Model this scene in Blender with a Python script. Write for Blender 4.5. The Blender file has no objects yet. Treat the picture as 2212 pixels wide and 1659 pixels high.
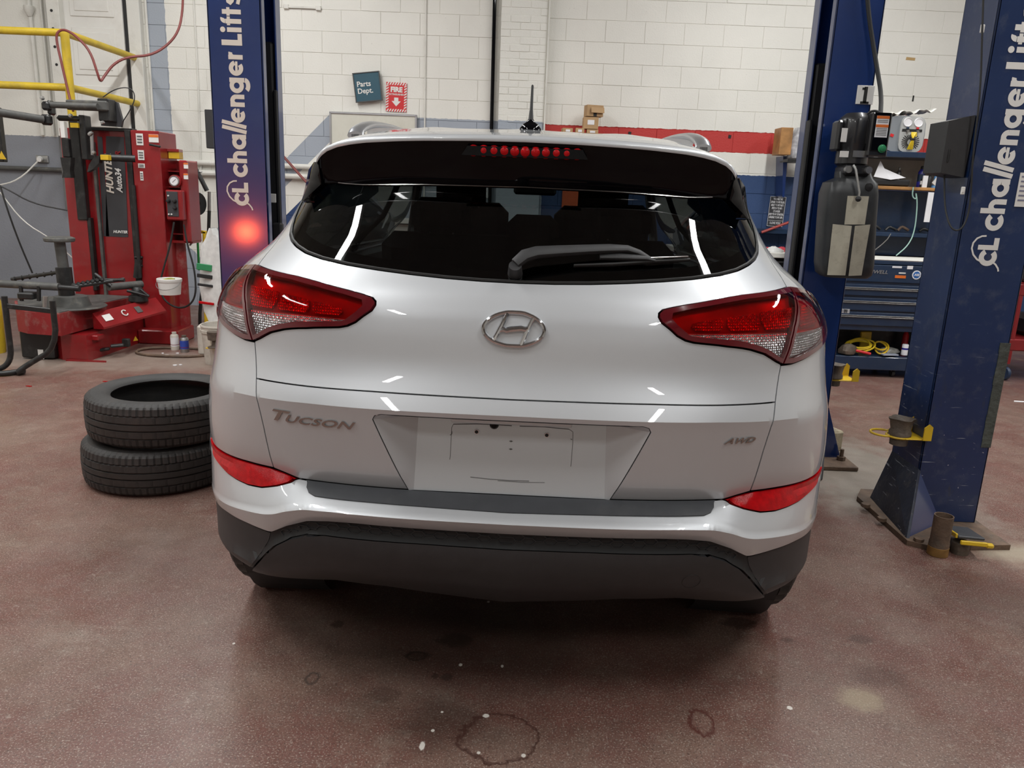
import bpy, bmesh, math, random
import numpy as np
from mathutils import Vector, Matrix
from mathutils.geometry import delaunay_2d_cdt, tessellate_polygon
random.seed(7)
SC = bpy.context.scene
COL = SC.collection
PI = math.pi
# ------------------------------------------------------------------ camera
CAM = np.array([0.0, -1.748, 1.3464]); FPX = 1670.72; PITCH = 0.24126; ROLL = -0.03889
_f = np.array([0, math.cos(PITCH), -math.sin(PITCH)]); _r = np.array([1.0, 0, 0]); _d = -np.cross(_r, _f)
_r2 = math.cos(ROLL)*_r + math.sin(ROLL)*_d; _d2 = -math.sin(ROLL)*_r + math.cos(ROLL)*_d
cd = bpy.data.cameras.new('camera'); cam = bpy.data.objects.new('camera', cd); COL.objects.link(cam)
cd.sensor_width = 36; cd.lens = FPX/2212*36; cd.clip_start = 0.05; cd.clip_end = 60
cam.matrix_world = Matrix(((_r2[0], -_d2[0], -_f[0], CAM[0]), (_r2[1], -_d2[1], -_f[1], CAM[1]), (_r2[2], -_d2[2], -_f[2], CAM[2]), (0, 0, 0, 1)))
SC.camera = cam
# ------------------------------------------------------------------ world, lights, exposure
wd = bpy.data.worlds.new('world'); SC.world = wd; wd.use_nodes = True
wd.node_tree.nodes['Background'].inputs[0].default_value = (0.80, 0.90, 1.0, 1)
wd.node_tree.nodes['Background'].inputs[1].default_value = 0.25
SC.view_settings.view_transform = 'Standard'; SC.view_settings.look = 'None'
SC.view_settings.exposure = 0.0; SC.view_settings.gamma = 1.0; SC.view_settings.use_curve_mapping = False
CEIL = 4.9
def area(name, loc, sx, sy, power, col=(1, 1, 0.985), rot=(0, 0, 0)):
    l = bpy.data.lights.new(name, 'AREA'); l.shape = 'RECTANGLE'; l.size = sx; l.size_y = sy; l.energy = power; l.color = col
    o = bpy.data.objects.new(name, l); COL.objects.link(o); o.location = loc; o.rotation_euler = rot
    return o
area('added_red_glow', (-2.80, -1.85, .86), .13, .11, 1.0, (1, .10, .03), (math.radians(93), 0, math.radians(-19))).data.spread = math.radians(60)  # unseen red light, added to put the red glow on the left column
LAMPS = []
for (x, y, sx, sy, pw) in [(-2.6, 4.3, .20, 2.3, 44), (2.6, 4.3, .20, 2.3, 44), (-2.6, 1.5, .20, 2.3, 60), (2.6, 1.5, .20, 2.3, 60),
                           (-2.1, -1.3, .16, 1.2, 30), (2.1, -1.3, .16, 1.2, 30), (-2.1, -4.2, .16, 1.2, 24), (2.1, -4.2, .16, 1.2, 24),
                           (-5.2, 2.6, .20, 2.3, 44), (5.2, 2.6, .20, 2.3, 44), (-5.2, -1.2, .20, 2.3, 26)]:
    LAMPS.append((x, y, sx, sy))
    area('ceiling_lamp_light', (x, y, CEIL-.42), sx, sy, pw*1.7)
# ------------------------------------------------------------------ placing helpers: real points from a viewing direction and a known depth or height
def _ray(px, py): return _f + (px-1106)/FPX*_r2 + (py-829.5)/FPX*_d2
def at(px, py, y):
    v = _ray(px, py); return Vector(CAM + v*(y-CAM[1])/v[1])
def gr(px, py, z=0.0):
    v = _ray(px, py); return Vector(CAM + v*(z-CAM[2])/v[2])
# ------------------------------------------------------------------ materials
def mat(name, col, rough=.5, metal=0.0, var=.10, scale=6.0, bump=0.0, bscale=60.0, coat=0.0, emit=None, spec=.5, dirt=None, dirt_amt=.5, dscale=3.0, coatr=.04):
    m = bpy.data.materials.new(name); m.use_nodes = True; nt = m.node_tree; N = nt.nodes; L = nt.links
    b = N['Principled BSDF']; b.inputs['Roughness'].default_value = rough; b.inputs['Metallic'].default_value = metal
    b.inputs['Coat Weight'].default_value = coat; b.inputs['Coat Roughness'].default_value = coatr; b.inputs['Specular IOR Level'].default_value = spec
    tc = N.new('ShaderNodeNewGeometry')
    n = N.new('ShaderNodeTexNoise'); n.inputs['Scale'].default_value = scale; n.inputs['Detail'].default_value = 5
    L.new(tc.outputs['Position'], n.inputs['Vector'])
    mr = N.new('ShaderNodeMapRange'); mr.inputs[1].default_value = .3; mr.inputs[2].default_value = .7
    mr.inputs[3].default_value = 1-var; mr.inputs[4].default_value = 1+var*.5; L.new(n.outputs[0], mr.inputs[0])
    mx = N.new('ShaderNodeMix'); mx.data_type = 'RGBA'; mx.blend_type = 'MULTIPLY'; mx.inputs[0].default_value = 1
    mx.inputs[6].default_value = (*col, 1); L.new(mr.outputs[0], mx.inputs[7])
    out = mx.outputs[2]
    if dirt:
        n2 = N.new('ShaderNodeTexNoise'); n2.inputs['Scale'].default_value = dscale; n2.inputs['Detail'].default_value = 9; n2.inputs['Roughness'].default_value = .7
        L.new(tc.outputs['Position'], n2.inputs['Vector'])
        r2 = N.new('ShaderNodeMapRange'); r2.inputs[1].default_value = .52; r2.inputs[2].default_value = .68; r2.inputs[4].default_value = dirt_amt
        L.new(n2.outputs[0], r2.inputs[0])
        m2 = N.new('ShaderNodeMix'); m2.data_type = 'RGBA'; L.new(r2.outputs[0], m2.inputs[0]); L.new(out, m2.inputs[6]); m2.inputs[7].default_value = (*dirt, 1)
        out = m2.outputs[2]
    L.new(out, b.inputs['Base Color'])
    if bump:
        nb = N.new('ShaderNodeTexNoise'); nb.inputs['Scale'].default_value = bscale; nb.inputs['Detail'].default_value = 4
        L.new(tc.outputs['Position'], nb.inputs['Vector'])
        bp = N.new('ShaderNodeBump'); bp.inputs['Strength'].default_value = bump; bp.inputs['Distance'].default_value = .01
        L.new(nb.outputs[0], bp.inputs['Height']); L.new(bp.outputs[0], b.inputs['Normal'])
    if emit: b.inputs['Emission Color'].default_value = (*col, 1); b.inputs['Emission Strength'].default_value = emit
    return m
def glass(name, tint, ior=1.5, rough=0.0):
    m = bpy.data.materials.new(name); m.use_nodes = True; nt = m.node_tree; N = nt.nodes; L = nt.links
    N.remove(N['Principled BSDF']); o = N['Material Output']
    t = N.new('ShaderNodeBsdfTransparent'); t.inputs[0].default_value = (*tint, 1)
    g = N.new('ShaderNodeBsdfGlossy'); g.inputs['Roughness'].default_value = rough
    ge = N.new('ShaderNodeNewGeometry'); mr = N.new('ShaderNodeMapRange'); mr.inputs[3].default_value = ior; mr.inputs[4].default_value = 1/ior; L.new(ge.outputs['Backfacing'], mr.inputs[0])
    fr = N.new('ShaderNodeFresnel'); L.new(mr.outputs[0], fr.inputs[0])
    mx = N.new('ShaderNodeMixShader'); L.new(fr.outputs[0], mx.inputs[0]); L.new(t.outputs[0], mx.inputs[1]); L.new(g.outputs[0], mx.inputs[2]); L.new(mx.outputs[0], o.inputs[0])
    return m
M = {}
M['paint'] = mat('silver_car_paint', (.58, .60, .625), .42, .35, var=.02, scale=900, coat=1.0, coatr=.02)
M['plastic'] = mat('dark_textured_plastic', (.030, .030, .032), .48, bump=.15, bscale=900, var=.12, scale=30)
M['pad'] = mat('grey_step_pad_plastic', (.05, .053, .06), .5, bump=.1, bscale=700, var=.1, scale=20, dirt=(.09, .09, .09), dirt_amt=.3, dscale=9)
M['gloss_black'] = mat('gloss_black', (.0025, .0025, .0035), .06, var=.05, spec=.2)
M['rubber'] = mat('black_rubber', (.018, .018, .018), .55, var=.2, scale=12, bump=.1, bscale=200)
M['tyre'] = mat('worn_tyre_rubber', (.027, .026, .025), .62, var=.3, scale=9, bump=.12, bscale=150, dirt=(.060, .050, .042), dirt_amt=.5, dscale=5)
M['chrome'] = mat('chrome', (.75, .76, .78), .08, 1.0, var=.03)
M['badge'] = mat('satin_chrome_badge', (.42, .41, .40), .16, 1.0, var=.05)
M['rail'] = mat('satin_silver_rail', (.50, .51, .53), .3, .8, var=.05)
M['black'] = mat('matte_black', (.012, .012, .013), .6, var=.1)
M['seat'] = mat('charcoal_seat_cloth', (.012, .012, .013), .8, var=.2, scale=40, bump=.2, bscale=300)
M['trim_in'] = mat('dark_interior_trim', (.014, .014, .015), .7, var=.1)
M['tint'] = glass('privacy_glass', (.17, .185, .18))
M['frontdoor'] = glass('light_tinted_glass', (.22, .24, .23))
M['tint_side'] = glass('dark_privacy_glass', (.07, .08, .08))
M['clearglass'] = glass('clear_car_glass', (.82, .88, .86))
M['redlens'] = glass('red_lamp_lens', (.62, .012, .016), 1.45)
M['clearlens'] = glass('clear_lamp_lens', (.86, .87, .88), 1.45)
M['darkred'] = mat('deep_red_lamp_bezel', (.11, .003, .008), .06, var=.05, coat=1)
M['redrefl'] = mat('red_reflector', (.46, .003, .006), .22, var=.3, scale=60, bump=.12, bscale=350, spec=.22)
M['rim'] = mat('alloy_wheel', (.45, .46, .47), .3, .9)
def cellmat(name, col, rough, metal, sc, mirror=.6):
    m = mat(name, col, rough, metal, var=.5, scale=25, coat=.3); nt = m.node_tree; N = nt.nodes; L = nt.links; b = N['Principled BSDF']
    g = N.new('ShaderNodeNewGeometry'); v = N.new('ShaderNodeTexVoronoi'); v.inputs['Scale'].default_value = sc; v.inputs['Randomness'].default_value = 0.0
    L.new(g.outputs['Position'], v.inputs['Vector'])
    bp = N.new('ShaderNodeBump'); bp.inputs['Strength'].default_value = mirror; bp.inputs['Distance'].default_value = .01
    L.new(v.outputs[0], bp.inputs['Height']); L.new(bp.outputs[0], b.inputs['Normal']); return m
M['cell'] = cellmat('lamp_reflector_cells', (.72, .72, .72), .18, .9, 170)
M['cellred'] = cellmat('red_lamp_reflector_cells', (.80, .10, .08), .22, .7, 150)
M['dull_red'] = mat('dull_red_lamp_insert', (.55, .05, .04), .3, .2, var=.3, scale=20)
# ------------------------------------------------------------------ object helpers
def link(name, me, m=None, parent=None):
    o = bpy.data.objects.new(name, me); COL.objects.link(o)
    if m is not None and len(me.materials) == 0: me.materials.append(m)
    if parent is not None: o.parent = parent
    return o
def tag(o, label=None, cat=None, group=None, kind=None):
    if label: o['label'] = label
    if cat: o['category'] = cat
    if group: o['group'] = group
    if kind: o['kind'] = kind
    return o
def empty(name, loc=(0, 0, 0), rz=0, label=None, cat=None, group=None):
    o = bpy.data.objects.new(name, None); COL.objects.link(o); o.location = loc; o.rotation_euler = (0, 0, rz); o.empty_display_size = .1
    return tag(o, label, cat, group)
class MB:
    def __init__(s): s.v = []; s.f = []
    def add(s, v, f):
        n = len(s.v); s.v += [tuple(p) for p in v]; s.f += [tuple(i+n for i in q) for q in f]; return s
    def box(s, c, d, rot=None, bev=0.0):
        hx, hy, hz = d[0]/2, d[1]/2, d[2]/2
        b = min(bev, hx*.9, hy*.9, hz*.9)
        if b <= 0:
            v = [Vector((x*hx, y*hy, z*hz)) for x in (-1, 1) for y in (-1, 1) for z in (-1, 1)]
            f = [(0, 1, 3, 2), (4, 6, 7, 5), (0, 4, 5, 1), (2, 3, 7, 6), (0, 2, 6, 4), (1, 5, 7, 3)]
        else:
            v = []; ix = {}
            for x in (-1, 1):
                for y in (-1, 1):
                    for z in (-1, 1):
                        for a in range(3):
                            p = [x*(hx-b), y*(hy-b), z*(hz-b)]; p[a] += (x, y, z)[a]*b
                            ix[(x, y, z, a)] = len(v); v.append(Vector(p))
            f = []
            for a in range(3):
                o1, o2 = (a+1) % 3, (a+2) % 3
                for sg in (-1, 1):
                    q = []
                    for (p1, p2) in ((-1, -1), (1, -1), (1, 1), (-1, 1)):
                        k = [0, 0, 0]; k[a] = sg; k[o1] = p1; k[o2] = p2; q.append(ix[(*k, a)])
                    f.append(tuple(q if sg > 0 else q[::-1]))
            for a in range(3):
                o1, o2 = (a+1) % 3, (a+2) % 3
                for s1 in (-1, 1):
                    for s2 in (-1, 1):
                        q = []
                        for (e, w) in ((-1, o1), (1, o1), (1, o2), (-1, o2)):
                            k = [0, 0, 0]; k[a] = e; k[o1] = s1; k[o2] = s2; q.append(ix[(*k, w)])
                        f.append(tuple(q if s1*s2 < 0 else q[::-1]))
            for x in (-1, 1):
                for y in (-1, 1):
                    for z in (-1, 1):
                        q = [ix[(x, y, z, a)] for a in range(3)]; f.append(tuple(q if x*y*z > 0 else q[::-1]))
        if rot is not None: v = [rot @ p for p in v]
        c = Vector(c); return s.add([p+c for p in v], f)
    def bar(s, a, b, w, h, bev=0.0, up=(0, 0, 1)):
        a, b = Vector(a), Vector(b); d = b-a; y = d.normalized(); u = Vector(up)
        if abs(y.dot(u)) > .98: u = Vector((1, 0, 0))
        x = y.cross(u).normalized(); z = x.cross(y); R = Matrix((x, y, z)).transposed()
        return s.box((a+b)/2, (w, d.length, h), R, bev)
    def cyl(s, a, b, r1, r2=None, n=20, cap=True):
        a, b = Vector(a), Vector(b); r2 = r1 if r2 is None else r2; d = (b-a).normalized()
        u = Vector((0, 0, 1)) if abs(d.z) < .9 else Vector((1, 0, 0)); x = d.cross(u).normalized(); y = d.cross(x)
        v = []
        for i in range(n):
            t = 2*PI*i/n; e = x*math.cos(t)+y*math.sin(t); v += [a+e*r1, b+e*r2]
        f = [((2*i), (2*i+2) % (2*n), (2*i+3) % (2*n), 2*i+1) for i in range(n)]
        if cap: f += [tuple(range(0, 2*n, 2))[::-1], tuple(range(1, 2*n, 2))]
        return s.add(v, f)
    def tube(s, pts, r, n=8, closed=False, smooth=0):
        P_ = [Vector(p) for p in pts]
        for _ in range(smooth):
            q = [] if closed else [P_[0]]
            m_ = len(P_)
            for i in range(m_ if closed else m_-1):
                a, b = P_[i], P_[(i+1) % m_]; q += [a*.75+b*.25, a*.25+b*.75]
            if not closed: q.append(P_[-1])
            P_ = q
        m_ = len(P_); v = []; prev = None
        for i, p in enumerate(P_):
            if closed: t = (P_[(i+1) % m_]-P_[i-1]).normalized()
            else: t = (P_[min(i+1, m_-1)]-P_[max(i-1, 0)]).normalized()
            if prev is None:
                u = Vector((0, 0, 1)) if abs(t.z) < .9 else Vector((1, 0, 0)); x = t.cross(u).normalized()
            else:
                x = (prev-t*prev.dot(t)).normalized()
            prev = x; y = t.cross(x); rr = r(i/(m_-1)) if callable(r) else r
            for k in range(n):
                a = 2*PI*k/n; v.append(p+(x*math.cos(a)+y*math.sin(a))*rr)
        f = []
        for i in range(m_ if closed else m_-1):
            j = (i+1) % m_
            for k in range(n): f.append((i*n+k, i*n+(k+1) % n, j*n+(k+1) % n, j*n+k))
        if not closed: f += [tuple(range(n))[::-1], tuple((m_-1)*n+k for k in range(n))]
        return s.add(v, f)
    def lathe(s, prof, c=(0, 0, 0), axis=(0, 0, 1), n=32, mod=None):
        c = Vector(c); d = Vector(axis).normalized(); u = Vector((0, 0, 1)) if abs(d.z) < .9 else Vector((1, 0, 0)); x = d.cross(u).normalized(); y = d.cross(x)
        v = []; k = len(prof)
        for i in range(n):
            t = 2*PI*i/n; e = x*math.cos(t)+y*math.sin(t)
            for j, (r, h) in enumerate(prof):
                rr = r if mod is None else mod(i, j, r); v.append(c+e*rr+d*h)
        f = []
        for i in range(n):
            for j in range(k-1):
                a, b = i*k+j, ((i+1) % n)*k+j
                if prof[j][0] < 1e-6: f.append((a, b+1, a+1))
                elif prof[j+1][0] < 1e-6: f.append((a, b, a+1))
                else: f.append((a, b, b+1, a+1))
        return s.add(v, f)
    def prism(s, poly, org, ux, uy, th):
        """2D polygon in the plane (ux, uy) at org, thickened by th along ux x uy"""
        org, ux, uy = Vector(org), Vector(ux).normalized(), Vector(uy).normalized(); w = ux.cross(uy)
        n = len(poly); A = [org+ux*p[0]+uy*p[1] for p in poly]; v = A+[a+w*th for a in A]
        tri = tessellate_polygon([[Vector((p[0], p[1], 0)) for p in poly]])
        area2 = sum(poly[i][0]*poly[(i+1) % n][1]-poly[(i+1) % n][0]*poly[i][1] for i in range(n))
        f = []
        for t in tri:
            t = list(t)
            ar = (poly[t[1]][0]-poly[t[0]][0])*(poly[t[2]][1]-poly[t[0]][1])-(poly[t[2]][0]-poly[t[0]][0])*(poly[t[1]][1]-poly[t[0]][1])
            if ar < 0: t = t[::-1]
            f.append(tuple(i+n for i in t)); f.append(tuple(t[::-1]))
        for i in range(n):
            j = (i+1) % n; q = (i, j, j+n, i+n); f.append(q if area2 > 0 else q[::-1])
        return s.add(v, f)
    def build(s, name, m, parent=None, smooth=False, ang=35, loc=None):
        me = bpy.data.meshes.new(name); v = s.v
        if loc is not None: v = [(p[0]-loc[0], p[1]-loc[1], p[2]-loc[2]) for p in v]
        me.from_pydata(v, [], s.f); me.update()
        if smooth:
            me.polygons.foreach_set('use_smooth', [True]*len(me.polygons))
            try: me.set_sharp_from_angle(angle=math.radians(ang))
            except Exception: pass
        o = link(name, me, m, parent)
        if loc is not None: o.location = loc
        return o
def fixnorm(o):
    bm = bmesh.new(); bm.from_mesh(o.data); bmesh.ops.recalc_face_normals(bm, faces=bm.faces); bm.to_mesh(o.data); bm.free(); return o
def text_mb(txt, size, ext=.0, shear=0, bold=0.0, space=1.0, align='CENTER'):
    cu = bpy.data.curves.new('t', 'FONT'); cu.body = txt; cu.size = size; cu.extrude = ext; cu.shear = shear; cu.offset = bold; cu.space_character = space
    cu.align_x = align; cu.align_y = 'CENTER'; cu.resolution_u = 3
    o = bpy.data.objects.new('t', cu); COL.objects.link(o); dg = bpy.context.evaluated_depsgraph_get(); dg.update()
    me = o.evaluated_get(dg).to_mesh(); v = [tuple(p.co) for p in me.vertices]; f = [tuple(p.vertices) for p in me.polygons]
    bpy.data.objects.remove(o); bpy.data.curves.remove(cu)
    return v, f
def put_text(txt, org, ux, uy, size, m, parent=None, name='lettering', ext=.0008, shear=0, bold=0.0, space=1.0, align='CENTER', lift=.001, sx=1.0):
    v, f = text_mb(txt, size, ext, shear, bold, space, align); org, ux, uy = Vector(org), Vector(ux).normalized(), Vector(uy).normalized(); w = ux.cross(uy)
    mb = MB(); mb.add([org+ux*p[0]*sx+uy*p[1]+w*(p[2]+lift+ext) for p in v], f)
    return mb.build(name, m, parent)
# ------------------------------------------------------------------ THE CAR (metres in the car's own frame: x right, y forward, z up, rear bumper at y=0)
NN, MM = 3.5, 2.4
def smooth_tab(pts, sig, breaks=(), lo=None, hi=None, n=1600):
    a = np.array(pts); lo = a[0, 0] if lo is None else lo; hi = a[-1, 0] if hi is None else hi
    X = np.linspace(lo, hi, n); Y = np.interp(X, a[:, 0], a[:, 1]); dx = X[1]-X[0]; out = Y.copy()
    bs = [lo]+list(breaks)+[hi]
    k = int(3*sig/dx)+1; g = np.exp(-.5*(np.arange(-k, k+1)*dx/sig)**2); g /= g.sum()
    for i in range(len(bs)-1):
        m = (X >= bs[i]-1e-9) & (X <= bs[i+1]+1e-9); y = Y[m]
        if len(y) < 4: continue
        pad_l = 2*y[0]-y[1:k+1][::-1] if len(y) > k+1 else np.full(k, y[0]); pad_r = 2*y[-1]-y[-k-1:-1][::-1] if len(y) > k+1 else np.full(k, y[-1])
        if len(pad_l) != k or len(pad_r) != k: continue
        out[m] = np.convolve(np.concatenate([pad_l, y, pad_r]), g, 'valid')
    return X, out
Y0T = smooth_tab([(.15, .26), (.24, .19), (.285, .125), (.30, .105), (.36, .055), (.42, .030), (.47, .022), (.484, .022), (.487, .036), (.512, .040), (.520, .030), (.556, .012), (.575, .004), (.598, .088), (.603, .097), (.64, .080), (.80, .047), (.822, .041), (.845, .052), (.862, .063), (.89, .080), (.93, .096), (1.0, .108), (1.05, .122), (1.1, .150), (1.14, .19), (1.2, .25), (1.3, .345), (1.4, .44), (1.5, .53), (1.6, .6)], .009, (.285, .484, .4875, .516, .575, .598, .603, .635, .822))
WT = smooth_tab([(.15, .93), (.28, .95), (.38, .945), (.45, .946), (.52, .948), (.60, .953), (.68, .953), (.76, .945), (.84, .933), (.92, .928), (1.0, .925), (1.06, .905), (1.12, .855), (1.17, .79), (1.22, .752), (1.28, .724), (1.34, .697), (1.42, .665), (1.50, .62)], .02)
BT = smooth_tab([(.15, .2), (.24, .14), (.35, .06), (.6, .04), (.8, .045), (.9, .07), (1.0, .105), (1.1, .155), (1.2, .25), (1.6, .6)], .02)
DT = smooth_tab([(.15, .70), (.95, .70), (1.1, .66), (1.4, .52), (1.6, .45)], .03)
KT = smooth_tab([(0, 1), (.50, 1), (.95, .42), (1.3, .05), (5, 0)], .05)
_ph = np.linspace(0, PI/2, 600)
_x = .92*np.sin(_ph)**(2/NN); _y = .70*(1-np.cos(_ph)**(2/MM)); SA = np.concatenate([[0], np.cumsum(np.hypot(np.diff(_x), np.diff(_y)))]); SM = SA[-1]
SF = SM+3.0
ln = lambda *p: smooth_tab(p, .012, lo=0, hi=6, n=3000)
LN = [(.15, ln((0, .15), (6, .15))),
      (.285, ln((0, .288), (.15, .300), (.3, .313), (.45, .315), (.55, .300), (.65, .282), (.75, .29), (6, .29))),
      (.4845, ln((0, .484), (.2, .487), (.45, .486), (.503, .481), (.553, .463), (.599, .435), (.639, .397), (.68, .36), (.9, .34), (6, .34))),
      (.516, ln((0, .521), (.37, .524), (.44, .521), (.50, .513), (.56, .488), (.613, .458), (.70, .461), (.80, .459), (.88, .452), (1.2, .42), (6, .42))),
      (.575, ln((0, .565), (.42, .567), (.50, .563), (.556, .547), (.585, .533), (.62, .524), (.70, .514), (.80, .500), (.9, .49), (1.2, .48), (6, .48))),
      (.603, ln((0, .602), (.5, .602), (.537, .602), (.575, .612), (.62, .620), (.70, .620), (.80, .617), (.9, .614), (1.2, .62), (6, .62))),
      (.822, ln((0, .826), (.5, .825), (.72, .817), (.82, .808), (1.0, .790), (1.12, .775), (1.3, .77), (6, .77))),
      (1.6, ln((0, 1.6), (6, 1.6)))]
def itp(T, x): return np.interp(x, T[0], T[1])
def P(s, z):
    s = np.asarray(s, float); z = np.asarray(z, float); a = np.abs(s)
    front = a > SF; b = np.where(front, np.clip(SM-(a-SF), 0, SM), np.minimum(a, SM))
    phi = np.interp(b, SA, _ph); W = itp(WT, z); D = itp(DT, z)
    zt = z.copy()
    src = [itp(t, a) for _, t in LN]
    for i in range(len(LN)-1):
        lo, hi = src[i], src[i+1]; m = (z >= lo) & (z < hi)
        zt = np.where(m, LN[i][0]+(z-lo)/np.maximum(hi-lo, 1e-6)*(LN[i+1][0]-LN[i][0]), zt)
    base = itp(BT, z); y0 = base+itp(KT, a)*(itp(Y0T, zt)-base)
    x = W*np.sin(phi)**(2/NN); cc = np.cos(phi)**(2/MM)
    yr = y0+D*(1-cc)+np.maximum(a-SM, 0)
    yf = base+D+3.0+D*cc
    y = np.where(front, yf, yr)
    return np.stack([np.sign(s)*x, y, z+0*x], -1)
def PN(s, z):
    h = 2e-3; a = P(s+h, z)-P(s-h, z); b = P(s, z+h)-P(s, z-h); n = np.cross(a, b); n /= np.linalg.norm(n, axis=-1, keepdims=True)+1e-12
    return n      # points outward (backwards at the rear)
def dens(poly, h, closed=True):
    out = []; n = len(poly)
    for i in range(n if closed else n-1):
        a, b = np.array(poly[i], float), np.array(poly[(i+1) % n], float); k = max(1, int(math.ceil(np.hypot(*(b-a))/h)))
        for j in range(k): out.append(a+(b-a)*j/k)
    if not closed: out.append(np.array(poly[-1], float))
    return np.array(out)
def chaikin(poly, it=2, closed=True, keep=()):
    P_ = [tuple(p) for p in poly]
    for _ in range(it):
        q = []; n = len(P_)
        for i in range(n if closed else n-1):
            a, b = P_[i], P_[(i+1) % n]
            for w in (.25, .75):
                q.append((a[0]*(1-w)+b[0]*w, a[1]*(1-w)+b[1]*w))
        if not closed: q = [P_[0]]+q+[P_[-1]]
        P_ = q
    return P_
def inpoly(pt, poly):
    x, y = pt[:, 0], pt[:, 1]; ins = np.zeros(len(pt), bool); n = len(poly); px, py = poly[:, 0], poly[:, 1]; j = n-1
    for i in range(n):
        c = ((py[i] > y) != (py[j] > y)) & (x < (px[j]-px[i])*(y-py[i])/(py[j]-py[i]+1e-15)+px[i]); ins ^= c; j = i
    return ins
def inset(poly, d):
    p = np.array(poly); n = len(p); ar = .5*sum(p[i, 0]*p[(i+1) % n, 1]-p[(i+1) % n, 0]*p[i, 1] for i in range(n)); sg = 1 if ar > 0 else -1
    e = np.roll(p, -1, 0)-p; e /= np.linalg.norm(e, axis=1, keepdims=True)+1e-12; nrm = np.stack([-e[:, 1], e[:, 0]], 1)*sg
    m = nrm+np.roll(nrm, 1, 0); m /= np.linalg.norm(m, axis=1, keepdims=True)+1e-9
    c = np.clip((m*nrm).sum(1), .5, 1)
    return p+m*(d/c)[:, None]
def patch(name, outline, m, parent, holes=(), h=.016, off=0.0, rim=.012, gap=.0, lines=(), fn=None, side=1, smooth=True, ang=22, dens_b=None):
    """a panel: polygon in (s, z) with holes, meshed densely, lifted onto the body surface, with a rim folded inwards"""
    pb = dens_b or h
    loops = [dens(inset(outline, gap) if gap else outline, pb)]+[dens(inset(q, -gap) if gap else q, pb) for q in holes]
    allb = np.concatenate(loops); edges = []; n0 = 0
    for l in loops:
        k = len(l); edges += [(n0+i, n0+(i+1) % k) for i in range(k)]; n0 += k
    lo, hi = allb.min(0), allb.max(0)
    lp = []
    for q in lines: lp.append(dens(q, h*.6, False))
    L_ = np.concatenate(lp) if lp else np.zeros((0, 2)); li = np.concatenate([np.arange(len(q))+100000*k_ for k_, q in enumerate(lp)]) if lp else np.zeros(0, int)
    if len(L_): k = inpoly(L_, loops[0]); L_ = L_[k]; li = li[k]
    gx, gy = np.meshgrid(np.arange(lo[0]+h/2, hi[0], h), np.arange(lo[1]+h/2, hi[1], h)); gx[::2] += h/2; g = np.stack([gx.ravel(), gy.ravel()], 1)
    k = inpoly(g, loops[0])
    for q in loops[1:]: k &= ~inpoly(g, q)
    g = g[k]
    def far(a, b, d):
        if not len(b) or not len(a): return np.ones(len(a), bool)
        r = np.empty(len(a), bool)
        for i in range(0, len(a), 500): r[i:i+500] = (((a[i:i+500, None, :]-b[None])**2).sum(-1).min(1) > d*d)
        return r
    g = g[far(g, allb, h*.5)]
    if len(L_):
        k = far(L_, allb, h*.3); L_ = L_[k]; li = li[k]; g = g[far(g, L_, h*.5)]; edges += [(len(allb)+i, len(allb)+i+1) for i in range(len(L_)-1) if li[i+1]-li[i] == 1]
    pts = np.concatenate([allb, L_, g])
    v, e, f, *_ = delaunay_2d_cdt([Vector(p) for p in pts], edges, [], 0, 1e-7)
    V = np.array([tuple(p) for p in v]); F = np.array([t for t in f if len(t) == 3]); C = V[F].mean(1)
    k = inpoly(C, loops[0])
    for q in loops[1:]: k &= ~inpoly(C, q)
    F = F[k]
    S = V[:, 0]*side; Z = V[:, 1]
    fn = fn or (lambda s, z: P(s, z)); X = fn(S, Z); Nn = PN(S, Z)
    X = X+Nn*off
    a = X[F]; nf = np.cross(a[:, 1]-a[:, 0], a[:, 2]-a[:, 0]).sum(0) if False else None
    F = [tuple(t) for t in F]
    # winding: outward
    t = F[len(F)//2]; nn = np.cross(X[t[1]]-X[t[0]], X[t[2]]-X[t[0]])
    if nn@Nn[t[0]] < 0: F = [q[::-1] for q in F]
    cnt = {}
    for q in F:
        for i in range(3):
            a_, b_ = q[i], q[(i+1) % 3]; cnt[(a_, b_)] = cnt.get((a_, b_), 0)+1
    bd = [(a_, b_) for (a_, b_) in cnt if (b_, a_) not in cnt]
    if rim:
        ids = sorted({i for e_ in bd for i in e_}); mp = {i: len(X)+j for j, i in enumerate(ids)}
        X = np.concatenate([X, X[ids]-Nn[ids]*rim])
        F += [(b_, a_, mp[a_], mp[b_]) for a_, b_ in bd]
    me = bpy.data.meshes.new(name); me.from_pydata(X.tolist(), [], F); me.update()
    if smooth:
        me.polygons.foreach_set('use_smooth', [True]*len(me.polygons)); me.set_sharp_from_angle(angle=math.radians(ang))
    return link(name, me, m, parent)
def mir(half):   # half outline from s=0 side to s=0 side -> closed symmetric outline
    return half+[(-a, b) for a, b in half[::-1] if a > 1e-6]
car = empty('car', (0, 0, 0), -0.0276, 'large silver sport utility car seen from behind, parked between the blue lift columns', 'car')
def L2(i, s): return float(itp(LN[i][1], s))
seamline = [(.692, .949), (.684, .918), (.676, .889), (.668, .861), (.659, .829), (.649, .80), (.640, .771), (.632, .741), (.626, .711), (.620, .681), (.615, .650), (.612, .620)]
lampseam = [(.855, 1.127), (.832, 1.10), (.804, 1.079), (.775, 1.059), (.749, 1.037), (.728, 1.01), (.710, .979), (.692, .949)]
lamptop = [(.855, 1.127), (.809, 1.125), (.764, 1.123), (.718, 1.121), (.672, 1.119), (.627, 1.117), (.581, 1.113), (.536, 1.108), (.491, 1.102), (.445, 1.096), (.400, 1.089), (.372, 1.083), (.360, 1.075)]
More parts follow.
